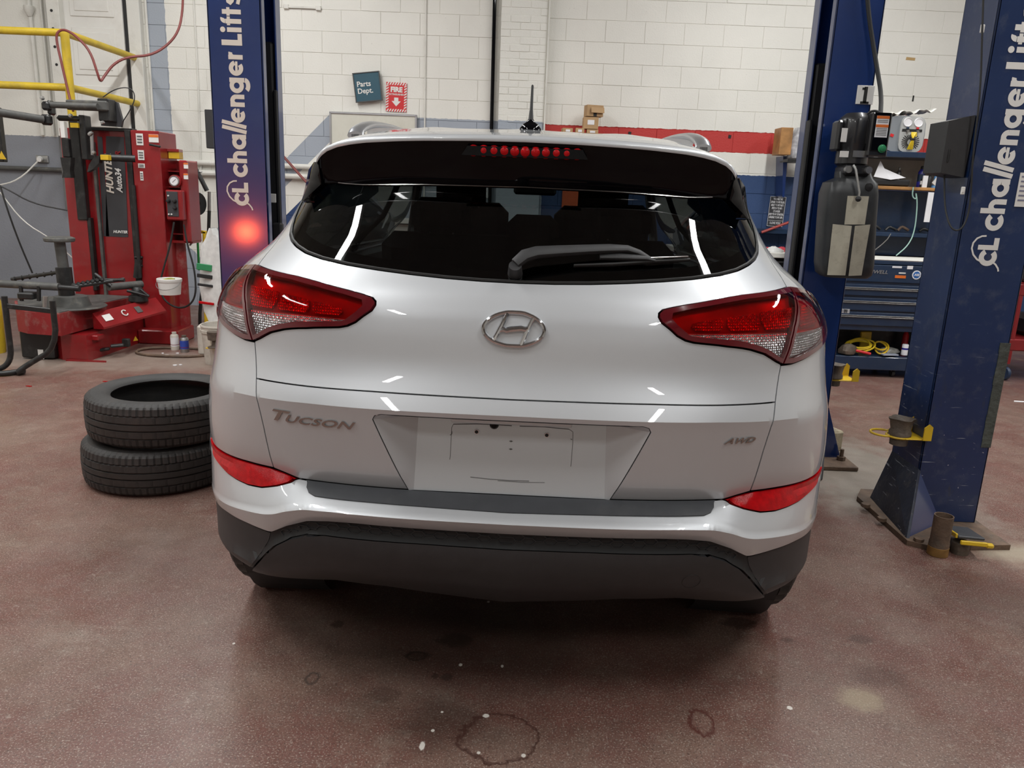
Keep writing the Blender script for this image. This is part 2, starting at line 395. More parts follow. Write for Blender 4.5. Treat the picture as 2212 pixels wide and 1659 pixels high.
lampbot = [(.357, 1.066), (.362, 1.053), (.381, 1.038), (.397, 1.023), (.416, 1.013), (.437, 1.008), (.459, 1.006), (.481, 1.004), (.503, 1.002), (.525, .999), (.546, .997), (.568, .994), (.59, .990), (.611, .984), (.632, .978), (.652, .968), (.671, .958), (.692, .949)]
outtop = [(.855, 1.127), (.92, 1.120), (1.0, 1.106), (1.07, 1.092), (1.13, 1.075), (1.17, 1.055)]
outbot = [(1.175, 1.045), (1.15, 1.030), (1.10, 1.018), (1.03, 1.000), (.97, .984), (.90, .971), (.84, .962), (.78, .953), (.73, .947), (.692, .949)]
winbot = [(0, 1.137), (.1, 1.138), (.2, 1.141), (.3, 1.146), (.4, 1.152), (.5, 1.159), (.6, 1.168), (.68, 1.178), (.75, 1.190), (.81, 1.202), (.865, 1.217), (.915, 1.237), (.955, 1.258), (.99, 1.280), (1.02, 1.306), (1.045, 1.335)]
gseamtop = [(.855, 1.127), (.90, 1.156), (.95, 1.195), (1.0, 1.240), (1.035, 1.290), (1.06, 1.335)]
gatebot = [(0, .602), (.2, .602), (.4, .602), (.5, .602), (.537, .602), (.575, .612), (.612, .620)]
hs = [(0, .862), (.335, .864), (.668, .861)]
gc = [(s, L2(6, s)) for s in np.linspace(0, 1.3, 40)]
# tailgate upper panel
up = [(0, 1.131)]+[(s, z-.006) for s, z in winbot[1:]]+gseamtop[::-1]+[(a, b) for a, b in lamptop[1:]]+lampbot+[(.684, .918), (.676, .889), (.668, .8610), (.335, .8640), (0, .8620)]
patch('tailgate_upper_panel', mir(up), M['paint'], car, h=.014, gap=.0018)
# tailgate lower panel with the plate recess cut out
REC = [(-.326, .806), (-.310, .811), (.310, .811), (.326, .806), (.330, .797), (.246, .6022), (-.246, .6022), (-.330, .797)]
lowhalf = [(0, .8620), (.335, .8640), (.668, .8610)]+seamline[4:]+[(.575, .612), (.537, .602), (.5, .602), (.4, .602), (.2485, .602), (.332, .797), (.327, .8075), (.312, .812), (0, .812)]
patch('tailgate_lower_panel', mir(lowhalf), M['paint'], car, h=.013, gap=.0016, lines=[[(-s, z) for s, z in gc], gc], rim=.010, dens_b=.01)
YF = .118
def yf(z): return .101+(z-.601)*.155
def PV(s, z): return P(np.array(float(s)), np.array(float(z)))
rb = MB()
def rq(pts):
    rb.add(pts, [tuple(range(len(pts)))])
def pp(s, z, dy=0): p = PV(s, z); return (p[0], p[1]+dy, p[2])
for sg in (-1, 1):
    A = pp(sg*.331, .798, .001); A2 = pp(sg*.247, .601, .001); Bt = (sg*.238, yf(.792), .792); Bb = (sg*.2435, yf(.601), .601)
    n = 10; rows = []
    for i in range(n+1):
        t = i/n; s_ = .331+(.247-.331)*t; z_ = .798+(.601-.798)*t; o = pp(sg*s_, z_, .001); inn = (Bt[0]+(Bb[0]-Bt[0])*t, Bt[1]+(Bb[1]-Bt[1])*t, Bt[2]+(Bb[2]-Bt[2])*t)
        o = np.array(o); inn = np.array(inn); q = []
        for k in range(9):
            w = k/8; ww = w; e = o+(inn-o)*ww
            pass
            q.append(e)
        rows.append(q)
    v = [p for r_ in rows for p in r_]; f = []
    for i in range(n):
        for k in range(8):
            q = (i*9+k, i*9+k+1, (i+1)*9+k+1, (i+1)*9+k); f.append(q if sg < 0 else q[::-1])
    rb.add(v, f)
# recess floor and ceiling
rb.add([(-.2435, yf(.601), .601), (.2435, yf(.601), .601), (.238, yf(.792), .792), (-.238, yf(.792), .792)], [(0, 1, 2, 3)])
tp = [np.array(pp(s, .8115)) for s in np.linspace(-.312, .312, 21)]; bt = [np.array((np.clip(p[0], -.238, .238), yf(.792), .792)) for p in tp]
rb.add(tp+bt, [(i, i+21, i+22, i+1) for i in range(20)])
for sg in (-1, 1):
    rb.add([pp(sg*.312, .812), pp(sg*.327, .8075), pp(sg*.331, .798), (sg*.238, yf(.792), .792)], [(0, 1, 2, 3) if sg < 0 else (3, 2, 1, 0)])
fixn = rb.build('plate_recess', M['paint'], car, smooth=True, ang=28)
M['scratch'] = mat('dark_scratch_line', (.16, .16, .16), .6, var=.3)
for (x, z, r) in ((-.0885, .757, .0045), (.0895, .757, .0045)):
    MB().cyl((x, yf(z)-.0015, z), (x, yf(z)+.004, z), r, n=16).build('bolt_hole', M['black'], car)
    MB().tube([(x+math.cos(a)*r*1.2, yf(z)-.0015, z+math.sin(a)*r*1.2) for a in np.linspace(0, 2*PI, 15)[:-1]], .0012, 5, True).build('bolt_ring', M['chrome'], car)
for z in (.737, .717):
    MB().prism([(-.005, 0), (0, -.0025), (.005, 0), (0, .0025)], (.0, yf(z)-.0005, z), (1, 0, 0), (0, 0, 1), .001).build('plate_mark', M['scratch'], car)
sm = MB()
def scr(pts, w=.0007): sm.tube([(x, yf(z)-.0002, z) for x, z in pts], w, 4)
scr([(-.152, .765), (-.1525, .738), (-.153, .70), (-.154, .683)]); scr([(.155, .768), (.156, .74), (.155, .70), (.154, .68)]); scr([(-.148, .773), (-.09, .7765), (-.04, .777), (.0, .776)], .0012); scr([(.02, .776), (.08, .777), (.145, .774)], .0011); scr([(.145, .774), (.155, .768)]); scr([(-.152, .765), (-.148, .773)])
scr([(-.10, .641), (-.05, .638), (0, .637), (.05, .638)], .0011); scr([(-.03, .635), (.03, .634), (.09, .636)], .0008); scr([(-.156, .745), (-.151, .748), (-.151, .755)], .0008); scr([(.15, .75), (.154, .748)], .001)
sm.build('plate_outline_scratches', M['scratch'], car)
MB().lathe([(.0, .0), (.007, .0), (.011, .006), (.013, .018), (.013, .03)], (-.043, YF-.030, .786), (0, 1, 0), 20).build('rear_camera', M['gloss_black'], car)
MB().box((0, YF-.021, .7975), (.30, .035, .012), bev=.003).build('gate_handle_trim', M['paint'], car, smooth=True)
# quarter panels, doors
ZA = .355; YA = .83; RA = .405
def s_of(y, z):     # arc position on the side at depth y
    ss = np.linspace(.4, SF+.6, 3000); pv = P(ss, np.full(3000, z)); return float(np.interp(y, pv[:, 1], ss))
def arch(yc, r, n=26, a0=0, a1=180):
    return [(s_of(yc-r*math.cos(math.radians(a)), max(.2, ZA+r*math.sin(math.radians(a)))), ZA+r*math.sin(math.radians(a))) for a in np.linspace(a0, a1, n)]
YB = 3.565
reflt = [(.537, .602), (.575, .612), (.62, .620), (.70, .620), (.80, .617), (.88, .615), (.94, .615), (.985, .621)]
reflb = [(.985, .621), (.975, .607), (.94, .593), (.90, .585), (.84, .578), (.79, .571), (.74, .568), (.69, .567), (.64, .571), (.59, .583), (.537, .602)]
qs = s_of(1.62, .6); bsp = s_of(.60, .55)
for sd in (1, -1):
    ar = arch(YA, RA+.035, a0=28, a1=180)
    ar = [p for p in ar]
    quarter = [(.692, .947)]+seamline[1:]+reflt[3:]+[(bsp-.05, .60), (bsp, .565)]+[p for p in ar if p[0] > bsp and p[1] > .36]+[(s_of(YA+RA+.035, .38), .38), (s_of(1.42, .38), .38), (s_of(1.42, .6), .60), (s_of(1.50, .8), .80), (s_of(1.62, 1.02), 1.02), (s_of(1.55, 1.085), 1.085), (s_of(1.0, 1.16), 1.16), (s_of(.85, 1.30), 1.30), (1.10, 1.335), (1.065, 1.335)]+gseamtop[::-1][1:]+outtop[1:]+outbot[:-1]
    patch('quarter_panel', quarter, M['paint'], car, h=.022, gap=.002, side=sd, lines=[gc], dens_b=.014)
    rd = [(s_of(1.42, .38), .38), (s_of(1.42, .6), .60), (s_of(1.50, .8), .80), (s_of(1.62, 1.02), 1.02), (s_of(2.27, 1.03), 1.03), (s_of(2.27, .38), .38)]
    patch('rear_door', rd, M['paint'], car, h=.06, gap=.003, side=sd)
    fd = [(s_of(2.27, .38), .38), (s_of(2.27, 1.03), 1.03), (s_of(3.15, 1.02), 1.02), (s_of(3.2, .7), .70), (s_of(3.1, .38), .38)]
    patch('front_door', fd, M['paint'], car, h=.06, gap=.003, side=sd)
    af = arch(YB, RA+.03, a0=8, a1=172)
    fe = [(s_of(3.1, .38), .38), (s_of(3.2, .7), .70), (s_of(3.15, 1.02), 1.02), (s_of(3.6, 1.0), 1.0), (s_of(4.1, .93), .93), (SF+.75, .86), (SF+SM, .83), (SF+SM, .30)]+[(SF+.7, .30), (s_of(4.02, .36), .36)]+af[::-1]
    patch('front_fender', fe, M['paint'], car, h=.05, gap=.002, side=sd)
    # black cladding along the sill and round the arches
    sill = [(s_of(YA+RA+.035, .38), .378), (s_of(YB-RA-.035, .38), .378), (s_of(YB-RA-.03, .24), .22), (s_of(YA+RA+.03, .24), .22)]
    patch('sill_cladding', sill, M['plastic'], car, h=.05, side=sd, off=.004)
    for yc in (YA, YB):
        o_ = arch(yc, RA+.035, a0=(28 if yc == YA else 4), a1=178); i_ = arch(yc, RA-.02, a0=(28 if yc == YA else 4), a1=178)
        patch('arch_cladding', o_+i_[::-1], M['plastic'], car, h=.03, side=sd, off=.006, rim=.05, dens_b=.02)
    # side glass (black privacy glass) and frames
    belt = [(1.10, 1.338), (s_of(.85, 1.30), 1.302), (s_of(1.0, 1.16), 1.165), (s_of(1.55, 1.085), 1.09)]
    qg = belt+[(s_of(1.50, 1.42), 1.42), (s_of(.9, 1.42), 1.42), (1.12, 1.40)]
    patch('quarter_window', qg, M['tint_side'], car, h=.03, side=sd, rim=.003, off=-.004)
    patch('rear_door_window', [(s_of(1.56, 1.09), 1.09), (s_of(2.24, 1.05), 1.05), (s_of(2.24, 1.43), 1.43), (s_of(1.52, 1.42), 1.42)], M['tint_side'], car, h=.05, side=sd, rim=.003, off=-.004)
    patch('front_door_window', [(s_of(2.32, 1.05), 1.05), (s_of(3.25, 1.04), 1.04), (s_of(2.75, 1.42), 1.42), (s_of(2.32, 1.43), 1.43)], M['frontdoor'], car, h=.05, side=sd, rim=.003, off=-.004)
    patch('door_pillar', [(s_of(2.24, 1.04), 1.03), (s_of(2.32, 1.04), 1.03), (s_of(2.32, 1.44), 1.44), (s_of(2.24, 1.44), 1.44)], M['gloss_black'], car, h=.05, side=sd)
    patch('window_sill_trim', [(s_of(1.62, 1.02), 1.022), (s_of(1.55, 1.085), 1.087), (s_of(3.25, 1.04), 1.042), (s_of(3.2, 1.02), 1.018)], M['rail'], car, h=.03, side=sd)
    for y in (1.72, 2.45):
        MB().tube([(sd*(.925), y, .93), (sd*.962, y+.02, .93), (sd*.962, y+.16, .935), (sd*.925, y+.18, .935)], .010, 8, smooth=1).build('door_handle', M['paint'], car, smooth=True)
    # tail lamp: deep red bezel > red lens, clear lens, reflector bowls
    inner = lamptop+lampbot[:-1]+lampseam[::-1][:-1]
    gl = inset(inner, .0025)
    isl = [(.845, 1.114), (.80, 1.112), (.72, 1.110), (.63, 1.106), (.54, 1.097), (.45, 1.085), (.395, 1.075), (.388, 1.062), (.400, 1.048), (.425, 1.026), (.437, 1.022), (.56, 1.012), (.615, .999), (.648, .986), (.672, .972), (.692, .964), (.705, .985), (.722, 1.014), (.743, 1.040), (.768, 1.062), (.797, 1.084), (.823, 1.102)]
    bz = patch('tail_lamp', [tuple(p) for p in gl], M['darkred'], car, holes=[isl], h=.012, side=sd, off=.007, rim=.014, dens_b=.008)
    red = [p for p in isl if p[1] > 1.027]; red = [(.845, 1.114), (.80, 1.112), (.72, 1.110), (.63, 1.106), (.54, 1.097), (.45, 1.085), (.395, 1.075), (.388, 1.062), (.400, 1.048), (.420, 1.029), (.58, 1.031), (.734, 1.027), (.743, 1.040), (.768, 1.062), (.797, 1.084), (.823, 1.102)]
    clr = [(.420, 1.029), (.437, 1.022), (.56, 1.012), (.615, .999), (.648, .986), (.672, .972), (.692, .964), (.705, .985), (.722, 1.014), (.734, 1.027), (.58, 1.031)]
    patch('red_lens', red, M['redlens'], bz, h=.014, side=sd, off=.0068, rim=.006, dens_b=.008)
    patch('clear_lens', clr, M['clearlens'], bz, h=.012, side=sd, off=.0068, rim=.006, dens_b=.008)
    patch('lamp_housing', inset(isl, -.004), M['dull_red'], bz, h=.014, side=sd, off=-.012, rim=.0)
    patch('lamp_bowl', inset(clr, .002), M['cell'], bz, h=.01, side=sd, off=-.004, rim=.006)
    for cell in ([(.815, 1.085), (.70, 1.083), (.66, 1.080), (.648, 1.06), (.655, 1.036), (.730, 1.034), (.75, 1.045)], [(.64, 1.078), (.565, 1.072), (.545, 1.068), (.538, 1.05), (.545, 1.037), (.63, 1.037), (.64, 1.055)], [(.53, 1.068), (.47, 1.060), (.445, 1.055), (.44, 1.046), (.45, 1.037), (.515, 1.037), (.528, 1.05)]):
        patch('lamp_bowl', cell, M['cellred'], bz, h=.01, side=sd, off=-.005, rim=.006)
    outer = lampseam[::-1][::-1]+outbot[::-1][1:]+outtop[::-1][:-1]
    og = inset([tuple(p) for p in outer], .0025)
    oin = [(.858, 1.112), (.92, 1.106), (1.0, 1.093), (1.07, 1.078), (1.12, 1.062), (1.14, 1.050), (1.12, 1.038), (1.08, 1.026), (1.02, 1.012), (.96, .998), (.90, .986), (.84, .977), (.78, .968), (.735, .962), (.712, .962), (.726, .985), (.743, 1.012), (.762, 1.034), (.787, 1.056), (.815, 1.078), (.84, 1.098)]
    ob = patch('tail_lamp', [tuple(p) for p in og], M['darkred'], car, holes=[oin], h=.012, side=sd, off=.007, rim=.014, dens_b=.008)
    ored = [(.858, 1.112), (.92, 1.106), (1.0, 1.093), (1.07, 1.078), (1.12, 1.062), (1.14, 1.050), (1.12, 1.038), (1.08, 1.026), (1.02, 1.020), (.9, 1.024), (.754, 1.026), (.762, 1.034), (.787, 1.056), (.815, 1.078), (.84, 1.098)]
    oclr = [(1.05, 1.020), (1.02, 1.012), (.96, .998), (.90, .986), (.84, .977), (.78, .968), (.735, .962), (.712, .962), (.726, .985), (.743, 1.012), (.754, 1.025), (.9, 1.023)]
    patch('red_lens', ored, M['redlens'], ob, h=.014, side=sd, off=.0068, rim=.006, dens_b=.008)
    patch('clear_lens', oclr, M['clearlens'], ob, h=.012, side=sd, off=.0068, rim=.006, dens_b=.008)
    patch('lamp_housing', inset(oin, -.004), M['dull_red'], ob, h=.014, side=sd, off=-.012, rim=.0)
    patch('lamp_bowl', inset(oclr, .002), M['cell'], ob, h=.01, side=sd, off=-.004, rim=.006)
    patch('lamp_bowl', [(.86, 1.085), (.95, 1.078), (.96, 1.05), (.93, 1.034), (.80, 1.034), (.81, 1.055)], M['cellred'], ob, h=.01, side=sd, off=-.005, rim=.006)
    # bumper corner reflector, black bumper corner
    patch('bumper_reflector', inset(reflt+reflb[1:-1], .003), M['redrefl'], car, h=.012, side=sd, off=.003, rim=.01, dens_b=.006)
    blk = [(.616, .455), (.70, .459), (.80, .457), (.88, .450), (s_of(.47, .44), .438)]+[p for p in arch(YA, RA-.015, a0=-14, a1=12, n=12)][::-1]+[(.85, .325), (.80, .308), (.76, .298), (.733, .290), (.716, .308), (.682, .352), (.645, .400), (.625, .430)]
    patch('bumper_corner_cladding', blk, M['plastic'], car, h=.016, side=sd, off=-.002, gap=.001, rim=.02, dens_b=.01)
# bumper painted skin
bmp = [(0, .600), (.46, .600), (.512, .600)]+[(.537, .600)]+reflb[::-1][1:]+[(bsp-.05, .598), (bsp-.002, .563)]+[p for p in arch(YA, RA+.03, a0=12, a1=27, n=6)][::-1]+[(s_of(.47, .445), .441), (.88, .454), (.80, .461), (.70, .463), (.613, .460), (.56, .490), (.50, .515), (.44, .523), (.37, .526), (0, .523)]
patch('rear_bumper', mir(bmp), M['paint'], car, h=.012, lines=[[(q*s, L2(4, s)+o_) for s in np.linspace(0, 1.1, 90)] for o_ in (0, -.006, .005, .010, .016) for q in (1, -1)], ang=30, dens_b=.008)
padh = [(0, .6005), (.513, .6005), (.506, .590), (.497, .583), (.478, .5795), (.426, .580), (.33, .580), (.2, .579), (0, .5765)]
patch('step_pad', mir(padh), M['pad'], car, h=.012, off=.0035, rim=.006, dens_b=.01)
msh = [(0, .524), (.37, .527), (.44, .524), (.50, .516), (.56, .491), (.613, .461), (.628, .432), (.648, .402), (.684, .354), (.718, .310), (.735, .290), (.725, .285), (.700, .318), (.668, .358), (.632, .399), (.594, .436), (.550, .464), (.503, .482), (.45, .487), (.2, .488), (0, .485)]
patch('bumper_mesh_strip', mir(msh), M['black'], car, h=.010, off=-.003, rim=0, dens_b=.008, ang=80)
val = [(0, .482), (.2, .485), (.45, .484), (.501, .478), (.547, .460), (.591, .431), (.629, .394), (.665, .353), (.697, .315), (.720, .290), (.70, .279), (.65, .281), (.55, .298), (.45, .313), (.3, .312), (.15, .300), (0, .290)]
patch('lower_valance', mir(val), M['plastic'], car, h=.014, off=0.004, rim=.03, dens_b=.01)
hx = MB(); W_ = .0345; H_ = .0172
def ridge(a, b, w=.0026, o=.005):
    pa = [P(np.array(q[0]), np.array(q[1])) for q in (a, b)]; pn = [PN(np.array(q[0]), np.array(q[1])) for q in (a, b)]
    d = pa[1]-pa[0]; L_ = np.linalg.norm(d)
    if L_ < 1e-5: return
    t = np.cross(d/L_, pn[0])*w/2
    v = []
    for p, n_ in zip(pa, pn): v += [p-t-n_*.0035, p-t*.6-n_*(.0035-o*.7), p+t*.6-n_*(.0035-o*.7), p+t-n_*.0035]
    hx.add(v, [(0, 1, 5, 4), (1, 2, 6, 5), (2, 3, 7, 6)])
def inm(s, z):
    s = abs(s); a = float(itp(LN[3][1], s)); b = float(itp(LN[2][1], s)); return b+.003 < z < a+.001 and s < .60
for j in range(9):
    for i in range(-30, 31):
        cs = i*W_*.78*1.0; cz = .5035+(j-4)*H_+(H_/2 if i % 2 else 0)+(float(itp(LN[2][1], abs(cs)))-.484)
        if not inm(cs, cz): 
            if abs(cs) > .5 or True: 
                if not inm(cs, cz+.006) and not inm(cs, cz-.006): continue
        c6 = [(cs+W_*.52*math.cos(k*PI/3), cz+H_*.577*math.sin(k*PI/3)) for k in range(6)]
        for k in range(3):
            a_, b_ = c6[k], c6[(k+1) % 6]
            if inm(*a_) and inm(*b_): ridge(a_, b_)
hx.build('hex_mesh_ridges', M['plastic'], car)
MB().tube([tuple(P(np.array(.463+.0235*math.cos(a)), np.array(.405+.0235*math.sin(a)))+PN(np.array(.463), np.array(.405))*.0038) for a in np.linspace(0, 2*PI, 29)[:-1]], .0009, 5, True).build('tow_hook_cover', M['black'], car, smooth=True)
# rear window, black fins, core shell
wh = winbot+[(1.06, 1.37), (1.07, 1.40), (1.0, 1.41), (0, 1.41)]
patch('rear_window', mir(wh), M['tint'], car, h=.025, off=-.003, rim=.004, dens_b=.012)
gasket = MB(); gpts = [(s, z-.002) for s, z in winbot]; allg = [(-s, z) for s, z in gpts[::-1]]+gpts[1:]
aa = np.array(allg); gasket.tube([tuple(p) for p in (P(aa[:, 0], aa[:, 1])+PN(aa[:, 0], aa[:, 1])*-.002)], .0042, 6); gasket.build('window_seal', M['rubber'], car, smooth=True)
frt = winbot[:]+[(1.06, 1.37), (1.07, 1.40)]
fr_in = [(0, 1.158)]+[(s*.965, z+.024) for s, z in winbot[1:-3]]+[(.955, 1.33), (.97, 1.40)]
patch('window_frit', mir([(s, z+.001) for s, z in frt]+fr_in[::-1]), M['gloss_black'], car, h=.02, off=-.009, rim=0, dens_b=.015)
core = [(-(SF+SM), .30), (0, .31), (SF+SM, .30), (SF+SM, .80), (s_of(3.4, .97), .97), (1.6, 1.02), (1.02, 1.10), (.60, 1.10), (0, 1.09), (-.60, 1.10), (-1.02, 1.10), (-1.6, 1.02), (-s_of(3.4, .97), .97), (-(SF+SM), .80)]
hw = []
for sd in (1, -1):
    for yc in (YA, YB): hw.append([(sd*a, b) for a, b in arch(yc, RA-.005, a0=0, a1=180)]+[(sd*s_of(yc+RA-.005, .31), .315), (sd*s_of(yc-RA+.005, .31), .315)])
def PB(s, z):
    X = P(s, z); a = np.abs(s); phi = np.interp(np.where(a > SF, np.clip(SM-(a-SF), 0, SM), np.minimum(a, SM)), SA, _ph); b = itp(BT, z); D = itp(DT, z); cc = np.cos(phi)**(2/MM)
    X[:, 1] = np.where(a > SF, X[:, 1]-.06, b+.06+D*(1-cc)+np.maximum(a-SM, 0)); X[:, 0] *= .965; return X
patch('light_block_shell', core, M['black'], car, holes=[[(-.29, .59), (.29, .59), (.36, .83), (-.36, .83)]], h=.08, fn=PB, rim=0, dens_b=.05)  # black shell added inside the panels to stop light through the gaps
# roof and spoiler
def RC(y): return float(np.interp(y, [.35, .5, .7, .85, 1.2, 2.0, 2.4, 2.75], [1.4915, 1.510, 1.531, 1.546, 1.565, 1.575, 1.562, 1.52]))
def RW(y): return float(np.interp(y, [.40, .5, .7, .9, 1.5, 2.4, 2.75], [.585, .602, .63, .65, .665, .655, .63]))
def roofp(u, y):
    a = abs(u); return (u*RW(y), y+.012*0, RC(y)-.020*a*a-.09*a**8)
rv = []; ys = [.50, .54, .60, .66, .72, .80, .90, 1.0, 1.2, 1.5, 1.9, 2.2, 2.5, 2.65, 2.75]; us = np.linspace(-1, 1, 61)
mb = MB(); nu = len(us)
for y in ys:
    for u in us:
        p = roofp(u, y); g = 0
        for cx_ in (-.30, 0, .30):
            g += .004*math.exp(-((p[0]-cx_)/.05)**2)*min(1, max(0, (y-.6)/.15))
        rv.append((p[0], p[1], p[2]+g))
mb.add(rv, [(i*nu+j, i*nu+j+1, (i+1)*nu+j+1, (i+1)*nu+j) for i in range(len(ys)-1) for j in range(nu-1)])
# roof sides down to the glass
for sg in (-1, 1):
    v = []
    for y in ys: 
        p = roofp(sg, y); v += [p, (sg*(RW(y)+.012), y, p[2]-.035)]
    f = [(2*i, 2*i+2, 2*i+3, 2*i+1) for i in range(len(ys)-1)]
    mb.add(v, f if sg > 0 else [q[::-1] for q in f])
fixnorm(mb.build('roof_panel', M['paint'], car, smooth=True, ang=40))
sx = np.concatenate([np.linspace(-.572, -.50, 10)[:-1], np.linspace(-.50, .50, 41), np.linspace(.50, .572, 10)[1:]])
ze = lambda x: float(np.interp(abs(x), [0, .14, .27, .34, .43, .47, .51, .54, .556, .566, .572], [1.477, 1.4755, 1.472, 1.469, 1.463, 1.458, 1.450, 1.439, 1.428, 1.418, 1.408]))
zl = lambda x: float(np.interp(abs(x), [0, .27, .40, .46, .50, .53, .572], [1.360, 1.357, 1.352, 1.350, 1.352, 1.354, 1.352]))
ye = lambda x: .35+.10*(abs(x)/.62)**2.5
yl = lambda x: .385+.10*(abs(x)/.62)**2.5
mb = MB(); v = []; ns = len(sx)
rows = 7
for k in range(rows):
    for x in sx:
        u = x/.572
        top = np.array(roofp(u*.985, .52)); e1 = np.array((x, ye(x)+.004, ze(x)+.013)); e2 = np.array((x*.998, ye(x), ze(x)+.006)); e3 = np.array((x*.997, ye(x)+.002, ze(x)))
        mid = (top+e1)/2+np.array((0, 0, .004)); q1 = top*.75+e1*.25+np.array((0, 0, .003))
        r_ = [top, q1, mid, top*.2+e1*.8+np.array((0, 0, .002)), e1, e2, e3][k]; v.append(tuple(r_))
mb.add(v, [(i*ns+j, (i+1)*ns+j, (i+1)*ns+j+1, i*ns+j+1) for i in range(rows-1) for j in range(ns-1)])
sp = mb.build('roof_spoiler', M['paint'], car, smooth=True, ang=50); fixnorm(sp)
mb = MB(); v = []
for k in range(5):
    for x in sx:
        e3 = np.array((x*.997, ye(x)+.004, ze(x)+.001)); lp_ = np.array((x*.985, yl(x), zl(x)+.005)); l2 = np.array((x*.985, yl(x)+.006, zl(x))); un = np.array((x, yl(x)+.055, zl(x)+.012))
        md = e3*.5+lp_*.5+np.array((0, .006, 0)); v.append(tuple([e3, md, lp_, l2, un][k]))
mb.add(v, [(i*ns+j, (i+1)*ns+j, (i+1)*ns+j+1, i*ns+j+1) for i in range(4) for j in range(ns-1)])
fixnorm(mb.build('spoiler_lower_face', M['gloss_black'], car, smooth=True, ang=50))
v = [(x*.985, yl(x)-.0008, zl(x)+.004) for x in sx if abs(x) < .53]
MB().tube(v, .0013, 6).build('spoiler_lip', M['badge'], car, smooth=True)
for sg in (-1, 1):
    A = [(.568, .438, 1.408), (.566, .446, 1.380), (.565, .455, 1.352), (.598, .478, 1.328), (.630, .496, 1.303), (.636, .504, 1.304), (.632, .53, 1.345), (.622, .53, 1.39), (.594, .49, 1.412)]
    mb = MB(); A = [Vector((sg*a, b, c)) for a, b, c in A]; c0 = sum(A, Vector())/len(A)+Vector((sg*.002, -.004, 0)); n = len(A)
    mb.add([c0]+A+[a+Vector((-sg*.012, .03, 0)) for a in A], [(0, 1+i, 1+(i+1) % n) for i in range(n)]+[(1+i, 1+n+i, 1+n+(i+1) % n, 1+(i+1) % n) for i in range(n)])
    fixnorm(mb.build('spoiler_side_fin', M['gloss_black'], car, smooth=True, ang=60))
    # D pillar closing piece
    mb = MB()
    ys2 = [.50, .56, .62, .70, .80, .95, 1.1]
    v = []
    for y in ys2:
        p = roofp(sg, y); zq = 1.30 if y < .7 else 1.40
        q = P(np.array(sg*s_of(max(y, .50), zq)), np.array(zq)); v += [(p[0], y, p[2]+.004), (q[0], q[1], zq)]
    mb.add(v, [(2*i, 2*i+2, 2*i+3, 2*i+1) for i in range(len(ys2)-1)]); fixnorm(mb.build('pillar_trim', M['gloss_black'], car, smooth=True, ang=60))
    # roof rail
    rp = [(.545, .78, 1.505), (.546, .81, 1.522), (.546, .90, 1.542), (.550, 1.05, 1.560), (.56, 1.4, 1.580), (.565, 1.9, 1.590), (.56, 2.2, 1.575), (.55, 2.38, 1.55)]
    mb = MB(); pts = [Vector((sg*a, b, c)) for a, b, c in rp]
    for _ in range(2): pts = [pts[0]]+[q for i in range(len(pts)-1) for q in (pts[i]*.75+pts[i+1]*.25, pts[i]*.25+pts[i+1]*.75)]+[pts[-1]]
    v = []
    for p in pts:
        for a in range(12):
            t = 2*PI*a/12; v.append(p+Vector((sg*.025*math.cos(t), 0, .013*math.sin(t))))
    f = [(i*12+k, i*12+(k+1) % 12, (i+1)*12+(k+1) % 12, (i+1)*12+k) for i in range(len(pts)-1) for k in range(12)]
    mb.add(v, f+[tuple(range(12))]); rr = fixnorm(mb.build('roof_rail', M['rail'], car, smooth=True, ang=60))
    MB().box((sg*.545, .84, 1.502), (.04, .12, .03), bev=.008).build('rail_foot', M['black'], rr, smooth=True)
    fixnorm(MB().add([(sg*.535, q[1], q[2]) for q in rp[2:]]+[(sg*.530, q[1], q[2]-.055) for q in rp[2:]], [(i, i+1, i+7, i+6) for i in range(5)]).build('rail_web', M['rail'], rr))
# antenna, third brake lamp, wiper
MB().lathe([(.0, .0), (.036, .0), (.034, .010), (.024, .022), (.012, .030), (.0095, .036), (.0, .037)], (.005, .78, 1.535), (0, 0, 1), 28).build('antenna', M['gloss_black'], car, smooth=True)
an = [o for o in car.children if o.name.startswith('antenna')][0]
MB().cyl((.005, .78, 1.565), (.005, .795, 1.600), .0085, .0055).cyl((.005, .795, 1.600), (.005, .83, 1.676), .0050, .0038).cyl((.005, .83, 1.676), (.005, .8315, 1.679), .0038, .002).build('antenna_mast', M['black'], an, smooth=True)
cs_ = np.linspace(-.148, .150, 12)
cb = MB().prism([(-.165, -.012), (.165, -.012), (.150, .012), (-.150, .012)], (0, .3565, 1.451), (1, 0, 0), (0, .05, 1), .006).build('brake_light', M['gloss_black'], car)
MB().box((0, .3545, 1.452), (.298, .006, .018), bev=.002).build('red_bar', M['redrefl'], cb)
for i in range(11):
    x = cs_[i]+.0135
    MB().lathe([(.0, -.007), (.007, -.0065), (.0115, -.004), (.0148, .0), (.0148, .002)], (x, .3535+.03*abs(x), 1.452), (0, 1, 0), 14).build('light_segment', M['redrefl'], cb, smooth=True)
def sp_(s, z, o): return Vector(P(np.array(float(s)), np.array(float(z)))+PN(np.array(float(s)), np.array(float(z)))*o)
wa = [(-.004, 1.157, .030, .017, .016), (.010, 1.172, .036, .021, .018), (.05, 1.181, .036, .020, .017), (.12, 1.188, .034, .018, .015), (.20, 1.196, .030, .016, .014), (.27, 1.202, .027, .015, .013), (.325, 1.2045, .024, .012, .012), (.36, 1.199, .020, .009, .010), (.388, 1.189, .016, .006, .007)]
